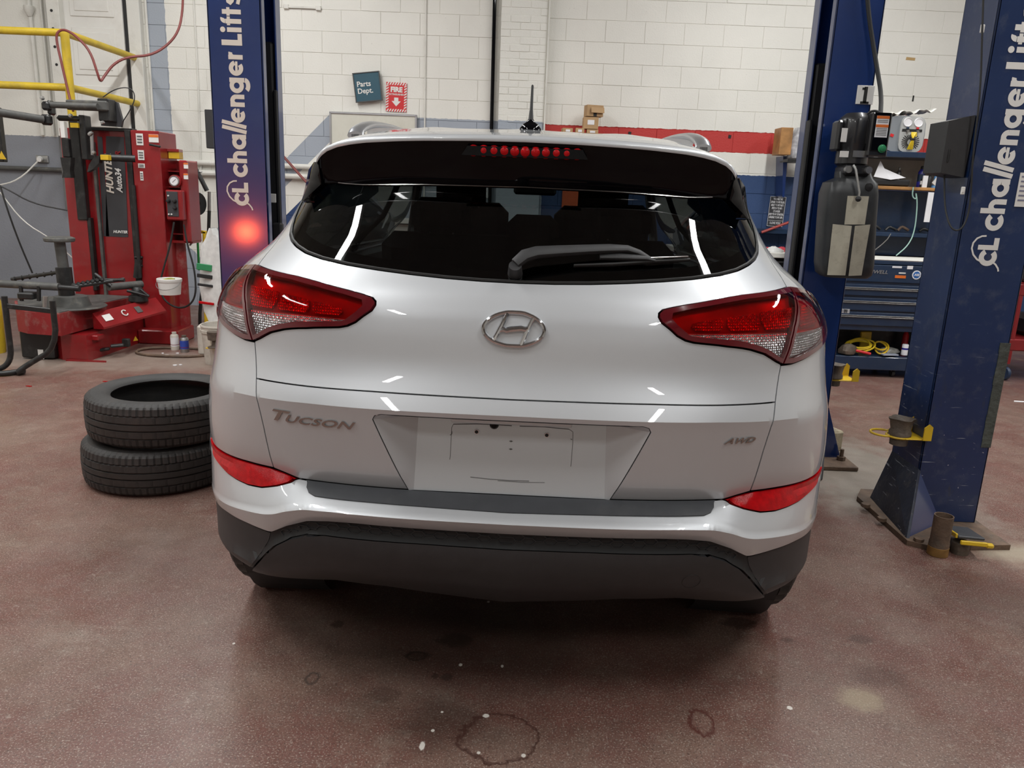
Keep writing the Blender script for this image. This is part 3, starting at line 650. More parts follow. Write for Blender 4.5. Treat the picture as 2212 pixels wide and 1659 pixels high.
def sweep(path, name, m, parent):
    mb = MB(); v = []; pts = [(sp_(a, b, c), w, t) for a, b, c, w, t in path]; n_ = 10
    for i, (p, w, t) in enumerate(pts):
        d = (pts[min(i+1, len(pts)-1)][0]-pts[max(i-1, 0)][0]).normalized(); nv = Vector((0, -.75, .66)); sdv = d.cross(nv).normalized(); nv = sdv.cross(d)
        for k in range(n_):
            a = 2*PI*k/n_; v.append(p+sdv*math.copysign(abs(math.cos(a))**.6, math.cos(a))*w*.78+nv*math.copysign(abs(math.sin(a))**.6, math.sin(a))*t*.6)
    f = [(i*n_+k, i*n_+(k+1) % n_, (i+1)*n_+(k+1) % n_, (i+1)*n_+k) for i in range(len(pts)-1) for k in range(n_)]
    mb.add(v, f+[tuple(range(n_))[::-1], tuple((len(pts)-1)*n_+k for k in range(n_))]); return fixnorm(mb.build(name, m, parent, smooth=True, ang=50))
ar_ = sweep(wa, 'rear_wiper', M['plastic'], car)
sweep([(.24, 1.190, .014, .010, .010), (.30, 1.190, .016, .011, .012), (.38, 1.189, .016, .009, .010), (.405, 1.187, .012, .006, .006)], 'wiper_clip', M['plastic'], ar_)
sweep([(.16, 1.172, .006, .004, .008), (.28, 1.178, .007, .005, .009), (.40, 1.186, .009, .005, .009), (.518, 1.192, .009, .0045, .009)], 'wiper_blade', M['rubber'], ar_)
sweep([(.385, 1.190, .017, .0035, .004), (.45, 1.1925, .017, .0032, .004), (.512, 1.1955, .016, .0032, .004)], 'blade_spine', M['badge'], ar_)
MB().cyl(sp_(-.004, 1.153, -.002), sp_(-.004, 1.153, .030), .019, .016).build('wiper_pivot', M['plastic'], ar_, smooth=True)
# badges
def surf_mesh(v2, f, name, m, parent, lift=.0005, smooth=False):
    a = np.array(v2); X = P(a[:, 0], a[:, 1])+PN(a[:, 0], a[:, 1])*(a[:, 2]+lift)[:, None]
    mb = MB(); mb.add([tuple(p) for p in X], f); return mb.build(name, m, parent, smooth=smooth)
def surf_word(txt, s0, z0, size, sx, slope, name, ext=.0018, shear=.35, bold=.0, first=1.0):
    v, f = text_mb(txt, size, ext, shear, bold, 1.02, 'LEFT'); return surf_mesh([(s0+p[0]*sx, z0+p[1]+slope*p[0]*sx, p[2]+ext) for p in v], f, name, M['badge'], car)
def glyph_word(word, s0, s1, z0, h, shear, name, drop=0.0):
    """badge lettering fitted between s0 and s1"""
    v, f = text_mb(word, 1.0, .03, shear, .02, 1.04, 'LEFT')
    xs = [p[0] for p in v]; ys = [p[1] for p in v]; x0, x1, y0, y1 = min(xs), max(xs), min(ys), max(ys)
    vv = [(s0+(p[0]-x0)/(x1-x0)*(s1-s0), z0+(p[1]-y0)/(y1-y0)*h+drop*(p[0]-x0)/(x1-x0), .0012+(.0018 if p[2] > 0 else 0)) for p in v]
    return surf_mesh(vv, f, name, M['badge'], car)
glyph_word('T', -.600, -.547, .7665, .030, .30, 'model_badge')
glyph_word('UCSON', -.560, -.374, .7660, .0205, .34, 'model_badge', .000)
b_ = [(-.600, .7965), (-.534, .7965), (-.530, .7925), (-.596, .7925)]
glyph_word('AWD', .515, .603, .7655, .0155, .55, 'drive_badge')
# emblem: chrome oval ring and a slanting letter
def em_tube(pts, r, name, closed=False, parent=None, flat=1.0):
    a = np.array(pts); X = P(a[:, 0], a[:, 1])+PN(a[:, 0], a[:, 1])*.006
    return MB().tube([tuple(p) for p in X], r, 8, closed).build(name, M['chrome'], parent or car, smooth=True)
EC = (-.004, 1.0245); EW, EH = .0745, .0385
eb = em_tube([(EC[0]+EW*math.cos(t), EC[1]+EH*math.sin(t)) for t in np.linspace(0, 2*PI, 49)[:-1]], .0056, 'emblem', True)
em_tube([(EC[0]+x, EC[1]+z) for x, z in [(-.047, -.027), (-.040, -.014), (-.031, .004), (-.022, .020), (-.013, .036)]], lambda t: .0052, 'emblem_bar', parent=eb)
em_tube([(EC[0]+x, EC[1]+z) for x, z in [(.013, -.036), (.022, -.020), (.031, -.004), (.040, .014), (.047, .027)]], lambda t: .0052, 'emblem_bar', parent=eb)
em_tube([(EC[0]+x, EC[1]+z) for x, z in [(-.034, -.004), (-.025, -.001), (-.012, -.003), (0, 0), (.012, .003), (.025, .001), (.034, .004)]], lambda t: .0056+.002*math.sin(PI*t), 'emblem_bar', parent=eb)
# windscreen, bonnet, front face
mb = MB(); v = []; nx, ny = 21, 8
for j in range(ny):
    t = j/(ny-1)
    for i in range(nx):
        u = -1+2*i/(nx-1); w = .63+(.80-.63)*t; v.append((u*w, 2.75+.72*t-.10*u*u, 1.515-.47*t-.03*abs(u)**3*(1-t)))
mb.add(v, [(j*nx+i, j*nx+i+1, (j+1)*nx+i+1, (j+1)*nx+i) for j in range(ny-1) for i in range(nx-1)]); fixnorm(mb.build('windscreen', M['clearglass'], car, smooth=True))
mb = MB(); v = []
for j in range(10):
    t = j/9
    for i in range(nx):
        u = -1+2*i/(nx-1); w = .86*(1-.12*t**3); v.append((u*w, 3.40+.98*t-(.10+.35*t)*abs(u)**3, 1.04-.16*t**1.6-.05*abs(u)**4))
mb.add(v, [(j*nx+i, j*nx+i+1, (j+1)*nx+i+1, (j+1)*nx+i) for j in range(9) for i in range(nx-1)]); fixnorm(mb.build('bonnet', M['paint'], car, smooth=True))
mb = MB(); mb.box((0, 4.30, .58), (1.3, .16, .30), bev=.05).build('front_grille', M['gloss_black'], car, smooth=True)
for sd in (-1, 1):
    MB().box((sd*.68, 4.12, .78), (.30, .22, .12), bev=.05).build('headlamp', M['chrome'], car, smooth=True)
    MB().box((sd*1.02, 3.0, 1.10), (.20, .12, .14), bev=.04).bar((sd*.88, 3.03, 1.06), (sd*.98, 3.0, 1.08), .04, .04).build('door_mirror', M['paint'], car, smooth=True)
    # pillars
    MB().bar((sd*.63, 2.74, 1.51), (sd*.80, 3.42, 1.05), .05, .06, .015).build('windscreen_pillar', M['black'], car)
# wheels
def tyre_mesh(R, w, rim_r, n=180, groove_every=4, lug=.006):
    h = w/2
    prof = [(rim_r, -h*.80), (rim_r+.006, -h*.86), (rim_r+.02, -h*.93), (rim_r+(R-rim_r)*.45, -h), (R-.030, -h*.96), (R-.012, -h*.86), (R-.005, -h*.78)]
    prof += [(R-.002, -h*.60), (R, -h*.52), (R-.007, -h*.505), (R-.007, -h*.465), (R, -h*.45), (R+.0015, -h*.18), (R-.007, -h*.165), (R-.007, -h*.125), (R+.002, -h*.11), (R+.002, h*.11), (R-.007, h*.125), (R-.007, h*.165), (R+.0015, h*.18), (R, h*.45), (R-.007, h*.465), (R-.007, h*.505), (R, h*.52), (R-.002, h*.60)]
    prof += [(R-.005, h*.78), (R-.012, h*.86), (R-.030, h*.96), (rim_r+(R-rim_r)*.45, h), (rim_r+.02, h*.93), (rim_r+.006, h*.86), (rim_r, h*.80), (rim_r+.01, h*.70), (R-.035, h*.78), (R-.022, h*.6), (R-.020, 0), (R-.022, -h*.6), (R-.035, -h*.78), (rim_r+.01, -h*.70), (rim_r, -h*.80)]
    K = len(prof)
    def mod(i, j, r):
        if j in (5, 6, 7, 8, 22, 23, 24, 25, 26) or j in (5, 6):
            sh = 1 if j < 15 else 0
            if (i+sh) % groove_every == 0: return r-lug
        if j in (11, 12, 19, 20) and (i+2) % (groove_every*2) == 0: return r-lug*.5
        return r
    return prof, mod
def wheel(c, sd):
    prof, mod = tyre_mesh(.352, .228, .225, n=150)
    w = MB().lathe(prof, c, (1, 0, 0), 150, mod).build('tyre', M['tyre'], car, smooth=True, ang=25); fixnorm(w)
    r_ = MB().lathe([(.0, .05), (.05, .055), (.06, .04), (.19, .055), (.218, .075), (.226, .092), (.222, .06), (.205, -.09), (.222, -.092), (.226, -.095)], c, (sd, 0, 0), 48)
    for k in range(5):
        a = 2*PI*k/5; d = Vector((0, math.cos(a), math.sin(a))); cc = Vector(c)+Vector((sd*.06, 0, 0)); r_.bar(cc+d*.04, cc+d*.215, .055, .02, .006, up=(1, 0, 0))
    r_.build('wheel_rim', M['rim'], w, smooth=True, ang=30)
    MB().lathe([(0, .02), (.15, .02), (.15, -.01), (0, -.01)], c, (sd, 0, 0), 32).build('brake_disc', M['badge'], w)
for sd in (-1, 1):
    wheel((sd*.792, .785, .352), sd); wheel((sd*.795, YB, .352), sd)
    mb = MB(); 
    for yc in (YA,): 
        pass
    mb.lathe([(.405, -.02), (.41, .22), (.30, .24)], (sd*.62, YA, .36), (sd, 0, 0), 32); fixnorm(mb.build('wheel_arch_liner', M['black'], car))
MB().box((0, 2.2, .30), (1.35, 3.7, .06), bev=.02).box((0, .40, .34), (1.2, .35, .10), bev=.03).build('underbody', M['black'], car)
MB().tube([(.42, .28, .285), (.42, .60, .29), (.30, 1.0, .27), (.1, 2.5, .26)], .03, 10, smooth=2).lathe([(.0, -.2), (.09, -.2), (.1, -.15), (.1, .15), (.09, .2), (0, .2)], (.15, .42, .33), (1, 0, 0), 20).build('exhaust', M['black'], car, smooth=True)
MB().cyl((-.7, YA, .33), (.7, YA, .33), .035).build('rear_axle', M['black'], car)
# interior
MB().box((0, .95, .92), (1.25, 1.05, .03)).build('load_cover', M['trim_in'], car)
def seat(x, y, w, hb, name, hr):
    mb = MB(); mb.box((x, y+.35, .62), (w, .5, .14), bev=.04)
    R = Matrix.Rotation(math.radians(-14), 3, 'X').inverted(); mb.box((x, y+.02, .68+hb/2), (w, .13, hb), Matrix.Rotation(math.radians(12), 3, 'X'), .05)
    o = mb.build(name, M['seat'], car, smooth=True)
    for hx_, hz_, hw_, hh_ in hr:
        yy = y-.02-(hz_-1.2)*.2
        MB().box((hx_, yy, hz_), (hw_, .09, hh_), Matrix.Rotation(math.radians(10), 3, 'X'), .04).build('headrest', M['seat'], o, smooth=True)
        MB().cyl((hx_-.05, yy, hz_-.2), (hx_-.05, yy, hz_), .006, n=8).cyl((hx_+.05, yy, hz_-.2), (hx_+.05, yy, hz_), .006, n=8).build('headrest_post', M['chrome'], o)
seat(0, 1.55, 1.22, .50, 'rear_bench', [(-.36, 1.245, .25, .15), (.02, 1.20, .22, .13), (.38, 1.245, .25, .15)])
seat(-.37, 2.45, .50, .62, 'front_seat', [(-.37, 1.33, .26, .19)]); seat(.37, 2.45, .50, .62, 'front_seat', [(.37, 1.33, .26, .19)])
MB().box((0, 3.20, .93), (1.35, .35, .16), bev=.05).build('dashboard', M['trim_in'], car, smooth=True)
MB().box((0.01, 2.93, 1.375), (.25, .03, .065), bev=.02).cyl((.01, 2.93, 1.38), (.01, 2.88, 1.47), .008).build('rear_view_mirror', M['black'], car, smooth=True)
MB().tube([(-.37+.18*math.cos(t), 2.96-.06*math.sin(t), .97+.17*math.sin(t)) for t in np.linspace(0, 2*PI, 25)[:-1]], .014, 8, True).build('steering_wheel', M['trim_in'], car, smooth=True)
MB().box((0, 1.75, 1.50), (1.0, 1.7, .02)).build('headlining', M['trim_in'], car)
# paper tag on the right side lamp is a yellow reflection in the photograph: nothing is built for it
# ------------------------------------------------------------------ THE ROOM
YW = 6.85
def wall_paint():
    m = mat('painted_block_wall', (.80, .79, .735), .55, var=.05, scale=1.6, bump=.25, bscale=70); nt = m.node_tree; N = nt.nodes; L = nt.links; b = N['Principled BSDF']
    g = N.new('ShaderNodeNewGeometry'); sp = N.new('ShaderNodeSeparateXYZ'); L.new(g.outputs['Position'], sp.inputs[0])
    nz = N.new('ShaderNodeTexNoise'); nz.inputs['Scale'].default_value = 25; L.new(g.outputs['Position'], nz.inputs['Vector'])
    def mth(op, a, b_=None, c=None):
        n = N.new('ShaderNodeMath'); n.operation = op
        for i, v in enumerate((a, b_, c)):
            if v is None: continue
            if isinstance(v, (int, float)): n.inputs[i].default_value = v
            else: L.new(v, n.inputs[i])
        return n.outputs[0]
    wob = mth('MULTIPLY_ADD', nz.outputs[0], .02, -.01)
    X = mth('ADD', sp.outputs[0], wob); Z = mth('ADD', sp.outputs[2], wob)
    gt = lambda a, v: mth('GREATER_THAN', a, v); lt = lambda a, v: mth('LESS_THAN', a, v)
    def AND(*k):
        o = k[0]
        for q in k[1:]: o = mth('MULTIPLY', o, q)
        return o
    D = mth('MULTIPLY_ADD', X, -.98, Z)           # diagonal stripes on the left wall: z - .98 x
    layers = [(AND(gt(X, .24), gt(Z, 1.857), lt(Z, 2.07)), (.50, .035, .03)),
              (AND(gt(X, .24), lt(Z, 1.63)), (.025, .06, .16)),
              (AND(lt(X, .24), gt(X, -2.04), lt(Z, 2.085)), (.36, .40, .46)),
              (AND(gt(X, -3.4), lt(X, -2.04), lt(D, 4.075), gt(D, 3.80)), (.36, .40, .46)),
              (AND(gt(X, -3.4), lt(X, -2.04), lt(D, 3.50), gt(D, 3.28)), (.02, .05, .15)),
              (AND(gt(X, -3.89), lt(X, -3.705), lt(Z, 9)), (.36, .40, .46)),
              (AND(lt(X, -4.0), lt(Z, 1.75)), (.26, .275, .31)),
              (AND(gt(X, -3.7), lt(X, -3.2), lt(mth('MULTIPLY_ADD', X, .9, Z), -2.6)), (.36, .40, .46))]
    mx0 = [n for n in N if n.type == 'MIX'][0]; cur = (.80, .79, .735, 1); prev = None
    for msk, c in layers:
        n = N.new('ShaderNodeMix'); n.data_type = 'RGBA'; L.new(msk, n.inputs[0]); n.inputs[7].default_value = (*c, 1)
        if prev is None: n.inputs[6].default_value = cur
        else: L.new(prev, n.inputs[6])
        prev = n.outputs[2]
    # small chips and pock marks
    v = N.new('ShaderNodeTexNoise'); v.inputs['Scale'].default_value = 42; v.inputs['Detail'].default_value = 3; L.new(g.outputs['Position'], v.inputs['Vector'])
    mr = N.new('ShaderNodeMapRange'); mr.inputs[1].default_value = .70; mr.inputs[2].default_value = .76; mr.inputs[4].default_value = .30; L.new(v.outputs[0], mr.inputs[0])
    n = N.new('ShaderNodeMix'); n.data_type = 'RGBA'; L.new(mr.outputs[0], n.inputs[0]); L.new(prev, n.inputs[6]); n.inputs[7].default_value = (.30, .29, .27, 1)
    L.new(n.outputs[2], mx0.inputs[6]); return m
M['wall'] = wall_paint()
M['mortar'] = M['wall']
M['whitepaint'] = mat('thick_white_paint', (.74, .73, .68), .5, var=.08, scale=4, bump=.15, bscale=60, dirt=(.45, .42, .36), dirt_amt=.3, dscale=6)
M['greywall'] = mat('plain_cream_wall', (.70, .68, .63), .6, var=.05)
XL, XR, YBK = -7.0, 7.6, -7.0
def panel_mb(c, d, name, m, kind='structure', parent=None):
    o = MB().box(c, d).build(name, m, parent)
    if parent is None: tag(o, kind=kind)
    return o
wall_back = panel_mb(((XL+XR)/2, YW+.0805, CEIL/2), (XR-XL, .188, CEIL), 'wall_back', M['mortar'])
panel_mb((XL-.1, (YW+YBK)/2, CEIL/2), (.2, YW-YBK+.4, CEIL), 'wall_left', M['greywall'])
panel_mb((XR+.1, (YW+YBK)/2, CEIL/2), (.2, YW-YBK+.4, CEIL), 'wall_right', M['greywall'])
panel_mb(((XL+XR)/2, YBK-.1, CEIL/2), (XR-XL, .2, CEIL), 'wall_front', M['greywall'])
panel_mb(((XL+XR)/2, (YW+YBK)/2, CEIL+.1), (XR-XL+.4, YW-YBK+.4, .2), 'ceiling', mat('ceiling_boards', (.34, .34, .33), .8, var=.15))
# floor
def floor_mat():
    m = bpy.data.materials.new('worn_red_painted_concrete'); m.use_nodes = True; nt = m.node_tree; N = nt.nodes; L = nt.links; b = N['Principled BSDF']
    g = N.new('ShaderNodeNewGeometry'); P_ = g.outputs['Position']
    def noise(sc, det=6, ro=.6, off=None):
        n = N.new('ShaderNodeTexNoise'); n.inputs['Scale'].default_value = sc; n.inputs['Detail'].default_value = det; n.inputs['Roughness'].default_value = ro
        if off:
            mp = N.new('ShaderNodeMapping'); mp.inputs['Location'].default_value = off; L.new(P_, mp.inputs[0]); L.new(mp.outputs[0], n.inputs['Vector'])
        else: L.new(P_, n.inputs['Vector'])
        return n.outputs[0]
    def ramp(v, a, b_, lo=0, hi=1):
        r = N.new('ShaderNodeMapRange'); r.inputs[1].default_value = a; r.inputs[2].default_value = b_; r.inputs[3].default_value = lo; r.inputs[4].default_value = hi; r.interpolation_type = 'SMOOTHSTEP'
        L.new(v, r.inputs[0]); return r.outputs[0]
    def mix(f, a, c, bt='MIX'):
        n = N.new('ShaderNodeMix'); n.data_type = 'RGBA'; n.blend_type = bt
        if isinstance(f, float): n.inputs[0].default_value = f
        else: L.new(f, n.inputs[0])
        if isinstance(a, tuple): n.inputs[6].default_value = (*a, 1)
        else: L.new(a, n.inputs[6])
        if isinstance(c, tuple): n.inputs[7].default_value = (*c, 1)
        else: L.new(c, n.inputs[7])
        return n.outputs[2]
    def mul(a, b_):
        n = N.new('ShaderNodeMath'); n.operation = 'MULTIPLY'
        for i, v in enumerate((a, b_)):
            if isinstance(v, (float, int)): n.inputs[i].default_value = v
            else: L.new(v, n.inputs[i])
        return n.outputs[0]
    def spot(x, y, rx, ry, soft=.5, warp=.25):      # a stain with a shape of its own
        mp = N.new('ShaderNodeMapping'); mp.inputs['Location'].default_value = (-x/rx, -y/ry, 0); mp.inputs['Scale'].default_value = (1/rx, 1/ry, 0); L.new(P_, mp.inputs[0])
        n = N.new('ShaderNodeTexNoise'); n.inputs['Scale'].default_value = 9; n.inputs['Detail'].default_value = 3; L.new(P_, n.inputs['Vector'])
        ln_ = N.new('ShaderNodeVectorMath'); ln_.operation = 'LENGTH'; L.new(mp.outputs[0], ln_.inputs[0])
        a = N.new('ShaderNodeMath'); a.operation = 'MULTIPLY_ADD'; L.new(n.outputs[0], a.inputs[0]); a.inputs[1].default_value = warp*2; L.new(ln_.outputs['Value'], a.inputs[2])
        return ramp(a.outputs[0], 1+warp+soft*.5, 1+warp-soft*.5), a.outputs[0]
    base = mix(ramp(noise(1.6, 10, .72), .40, .62), (.158, .068, .054), (.200, .124, .097))
    base = mix(ramp(noise(3.1, 10, .75, (5, 3, 0)), .54, .70, 0, .5), base, (.29, .235, .19))
    base = mix(ramp(noise(.9, 9, .7, (1, 8, 0)), .50, .66, 0, .45), base, (.13, .066, .056))
    base = mix(ramp(noise(11, 8, .8, (3, 1, 0)), .42, .66, 0, .35), base, (.12, .085, .068))
    base = mix(ramp(noise(210, 3, .6), .54, .68, 0, .7), base, (.50, .42, .36))
    base = mix(ramp(noise(150, 3, .6, (2, 2, 2)), .54, .68, 0, .75), base, (.06, .038, .032))
    base = mix(ramp(noise(38, 6, .75, (9, 2, 2)), .56, .70, 0, .5), base, (.40, .34, .29))
    # pale ground strip round the lift columns
    for (x, y, rx, ry, c, amt) in [(1.85, 2.0, .40, .65, (.30, .285, .245), .65), (2.35, 1.15, .40, .12, (.42, .37, .28), .7), (-3.2, 4.0, 1.3, .35, (.30, .26, .22), .5)]:
        base = mix(mul(spot(x, y, rx, ry, .8, .5)[0], amt), base, c)
    def stain(px, py, wx, wy, amt, col, soft=.6, warp=.5, ring=0):
        # a stain of its own shape: centre and size taken from two sighted floor points
        c = gr(px, py); rx = abs(gr(px+wx, py).x-c.x); ry = abs(gr(px, py-wy).y-c.y)
        mp = N.new('ShaderNodeMapping'); mp.inputs['Location'].default_value = (-c.x/rx, -c.y/ry, 0); mp.inputs['Scale'].default_value = (1/rx, 1/ry, 0); L.new(P_, mp.inputs[0])
        n = N.new('ShaderNodeTexNoise'); n.inputs['Scale'].default_value = 1.3; n.inputs['Detail'].default_value = 3; n.inputs['Roughness'].default_value = .65; L.new(mp.outputs[0], n.inputs['Vector'])
        ln_ = N.new('ShaderNodeVectorMath'); ln_.operation = 'LENGTH'; L.new(mp.outputs[0], ln_.inputs[0])
        a = N.new('ShaderNodeMath'); a.operation = 'MULTIPLY_ADD'; L.new(n.outputs[0], a.inputs[0]); a.inputs[1].default_value = warp*2; L.new(ln_.outputs['Value'], a.inputs[2]); d = a.outputs[0]
        if ring: m_ = mul(ramp(d, 1+warp-ring, 1+warp, 0, 1), ramp(d, 1+warp, 1+warp+ring*.6, 1, 0))
        else: m_ = ramp(d, 1+warp+soft*.5, 1+warp-soft*.5)
        return mix(mul(m_, amt), base, col)
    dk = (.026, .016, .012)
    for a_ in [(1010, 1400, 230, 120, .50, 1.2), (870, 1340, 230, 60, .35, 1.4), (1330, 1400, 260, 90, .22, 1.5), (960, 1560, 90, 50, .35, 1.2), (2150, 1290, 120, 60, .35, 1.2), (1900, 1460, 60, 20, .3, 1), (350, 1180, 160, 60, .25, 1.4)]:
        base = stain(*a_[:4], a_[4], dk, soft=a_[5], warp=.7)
    for a_ in [(985, 1382, 38, 14, .7), (730, 1348, 14, 8, .6), (905, 1415, 30, 8, .5), (965, 1462, 14, 8, .6), (940, 1460, 8, 6, .6), (1598, 1345, 38, 12, .6), (830, 1500, 40, 16, .3), (1700, 1382, 14, 5, .4), (1860, 1380, 26, 9, .35)]:
        base = stain(*a_, dk, soft=.5, warp=.8)
    base = stain(1080, 1592, 86, 50, .8, (.055, .022, .017), warp=.45, ring=.13); base = stain(1516, 1560, 26, 26, .9, (.09, .028, .022), warp=.6, ring=.35); base = stain(900, 1417, 22, 9, .7, dk, warp=.5, ring=.4); base = stain(675, 1465, 14, 12, .7, (.05, .04, .035), warp=.5, ring=.5)
    base = stain(1860, 1510, 45, 22, .5, (.40, .33, .22), soft=.9, warp=.6)
    for a_ in [(912, 1611, 6, 9), (935, 1578, 4, 3), (1050, 1546, 7, 4), (1034, 1626, 4, 3), (1131, 1632, 5, 4), (995, 1436, 4, 3), (1085, 1439, 3, 3), (1706, 1529, 6, 4), (505, 1390, 3, 2), (1055, 1300, 3, 2), (955, 1538, 3, 2)]:
        base = stain(*a_, .9, (.74, .70, .64), soft=.4, warp=.5)
    L.new(base, b.inputs['Base Color'])
    L.new(ramp(noise(5, 6, .6), .35, .7, .30, .52), b.inputs['Roughness']); b.inputs['Specular IOR Level'].default_value = .45
    bp = N.new('ShaderNodeBump'); bp.inputs['Strength'].default_value = .22; bp.inputs['Distance'].default_value = .004; L.new(noise(120, 4, .6), bp.inputs['Height']); L.new(bp.outputs[0], b.inputs['Normal'])
    return m
panel_mb(((XL+XR)/2, (YW+YBK)/2, -.05), (XR-XL, YW-YBK, .1), 'floor', floor_mat())
# blocks
def block_mesh(name, w, h, d, bev):
    return MB().box((0, 0, 0), (w, d, h), bev=bev)
BH, BL = .2073, .4045
def meshes(kind, w, h, d, bev, k=3):
    out = []
    for i in range(k):
        mb = MB().box((0, 0, 0), (w, d, h), bev=bev); mb.v = [(x+random.uniform(-.0012, .0012), y, z+random.uniform(-.0012, .0012)) for x, y, z in mb.v]
        me = bpy.data.meshes.new(kind); me.from_pydata(mb.v, [], mb.f); me.materials.append(M['wall']); out.append(me)
    return out
full = meshes('block', BL-.0035, BH-.0035, .026, .0022); half = meshes('block', BL/2-.0035, BH-.0035, .026, .003, 2)
zr = at(1300, 274.5, YW).z; x1 = at(1341, 205, YW).x; x2 = at(656.8, 180, YW).x; bn = 0; low = MB()
PL, PR = -.255, .216
def put_block(me, x, z, name='block'):
    o = bpy.data.objects.new(name, me); COL.objects.link(o); o.parent = wall_back; o.location = (x, YW-.006+random.uniform(-.0015, .0015), z); return o
rows = range(-6, 7)
for r in rows:
    z = zr+(r+.5)*BH
    for (xa, xb, x0, ph) in ((PR+.005, 5.35, x1, (r+1) % 2), (-3.98, PL-.005, x2, r % 2)):
        k = math.floor((xa-x0)/BL)-1
        while True:
            a = x0+(k+ph*.5)*BL; b = a+BL; k += 1
            if a > xb: break
            a2, b2 = max(a, xa), min(b, xb)
            if b2-a2 < .03: continue
            tooth = r % 3 != 0 and ((xa > 0 and a2 < xa+.03) or (xa < 0 and b2 > xb-.03))
            if b2-a2 > BL-.002: me = random.choice(full)
            else:
                mb = MB().box((0, 0, 0), (b2-a2-.0035, .026, BH-.0035), bev=.002); me = bpy.data.meshes.new('block'); me.from_pydata(mb.v, [], mb.f); me.materials.append(M['wall'])
            cx = (a2+b2)/2
            if z < 1.02 or (xa < 0 and cx < -2.75 and z < 1.25):
                low.box((cx, YW-.006, z), (b2-a2-.0035, .026, BH-.0035), bev=.003); continue
            put_block(me, cx, z); bn += 1
for r in range(-10, -6):
    z = zr+(r+.5)*BH
    for i in range(23): low.box((-3.75+BL*(i+.5*(r % 2)), YW-.006, z), (BL-.0035, .026, BH-.0035), bev=.003)
o = low.build('block_courses', M['wall'], wall_back); o['kind'] = 'stuff'
# brick pilaster
pil = panel_mb(((PL+PR)/2, YW-.05, CEIL/2), (PR-PL-.008, .112, CEIL), 'trim_1', M['mortar'])
bh = BH/3; bw = (PR-PL)/2.35; bmesh_ = {}
def brick(xa, xb, z):
    w = round(xb-xa, 3)
    if w not in bmesh_:
        mb = MB().box((0, 0, 0), (w-.006, .02, bh-.006), bev=.002); me = bpy.data.meshes.new('brick'); me.from_pydata(mb.v, [], mb.f); me.materials.append(M['wall']); bmesh_[w] = me
    o = bpy.data.objects.new('brick', bmesh_[w]); COL.objects.link(o); o.parent = pil; o.location = ((xa+xb)/2, YW-.10+random.uniform(-.003, .003), z); o.rotation_euler = (0, random.uniform(-.006, .006), 0)
for r in range(-6, 18):
    z = zr+(r+.5)*bh; x = PL-(0 if r % 2 else bw*.5)
    while x < PR:
        a, b = max(x, PL), min(x+bw, PR)
        if b-a > .03: brick(a, b, z)
        x += bw
# back-wall pipes and trim
def pipe_obj(name, pts, r, m, label, cat, n=10, sm=0, group=None):
    return tag(MB().tube(pts, r, n, smooth=sm).build(name, m, smooth=True), label, cat, group)
a = at(920.5, 0, YW-.02); pipe_obj('conduit', [(a.x, YW-.03, .6), (a.x, YW-.03, 4.2)], .008, M['whitepaint'], 'thin white conduit running up the back wall beside the fire extinguisher sign', 'conduit')
a = at(1064, 120, YW-.05); pipe_obj('pipe', [(a.x+.02, YW-.055, .5), (a.x, YW-.055, 4.2)], .020, M['gloss_black'], 'black vertical pipe on the back wall just left of the brick pilaster', 'pipe')
a = at(1185, 30, YW-.08); pipe_obj('conduit', [(a.x+.008, YW-.125, 1.4), (a.x+.006, YW-.125, 4.2)], .009, M['whitepaint'], 'white painted conduit along the right edge of the brick pilaster', 'conduit')
a = at(430, 200, YW-.02); pipe_obj('conduit', [(a.x-.03, YW-.03, 1.1), (a.x, YW-.03, 2.4), (a.x, YW-.03, 4.2)], .010, M['whitepaint'], 'white conduit on the wall directly left of the left lift column', 'conduit')
a = at(322, 100, YW-.02); pipe_obj('conduit', [(a.x-.005, YW-.03, 1.1), (a.x, YW-.03, 4.2)], .012, M['whitepaint'], 'white conduit beside the vertical grey painted stripe', 'conduit')
for (x1_, y1_, x2_, y2_, r, lab) in [(400, 350, 700, 358, .028, 'upper white horizontal pipe along the back wall behind the left lift column'), (400, 372, 690, 386, .030, 'lower white horizontal pipe along the back wall behind the left lift column')]:
    a, b = at(x1_, y1_, YW-.06), at(x2_, y2_, YW-.06); b.z = a.z; pipe_obj('wall_pipe', [a, b+Vector((1.2, 0, 0))], r, M['whitepaint'], lab, 'pipe')
a, b = at(612, 14, YW-.03), at(694, 18, YW-.03)
mb = MB().box(((a.x+b.x)/2, YW-.03, (a.z+b.z)/2), (b.x-a.x, .02, .022), bev=.003).box((a.x+.03, YW-.03, a.z), (.05, .03, .045), bev=.004).box((b.x-.03, YW-.03, b.z), (.05, .03, .045), bev=.004)
tag(mb.build('wall_bracket', M['whitepaint']), 'long white painted bracket bolted high on the block wall', 'bracket')
# overhead door and column at the far left
M['doorwhite'] = mat('white_panel_door', (.78, .77, .73), .45, var=.06, scale=3, dirt=(.5, .46, .4), dirt_amt=.25, dscale=2)
xa, xb = at(140, 60, YW-.08).x, at(268, 60, YW-.08).x; zb_ = at(150, 300, YW).z
d = MB().box(((xa+xb)/2, YW-.07, 2.7), (xb-xa, .06, 3.4), bev=.005).build('door_1', M['doorwhite']); tag(d, kind='structure')
for z in (2.04, 2.60, 3.16):
    MB().box(((xa+xb)/2, YW-.104, z), (xb-xa-.16, .012, .46), bev=.006).build('panel', M['doorwhite'], d); MB().box(((xa+xb)/2, YW-.111, z), (xb-xa-.26, .012, .36), bev=.006).build('panel', M['doorwhite'], d)
t = MB().box(((xb+.02), YW-.05, 2.6), (.035, .06, 3.2)).build('dark_gap_strip', M['black']); tag(t, kind='structure')  # gap beside the door, its darkness put in as a black strip
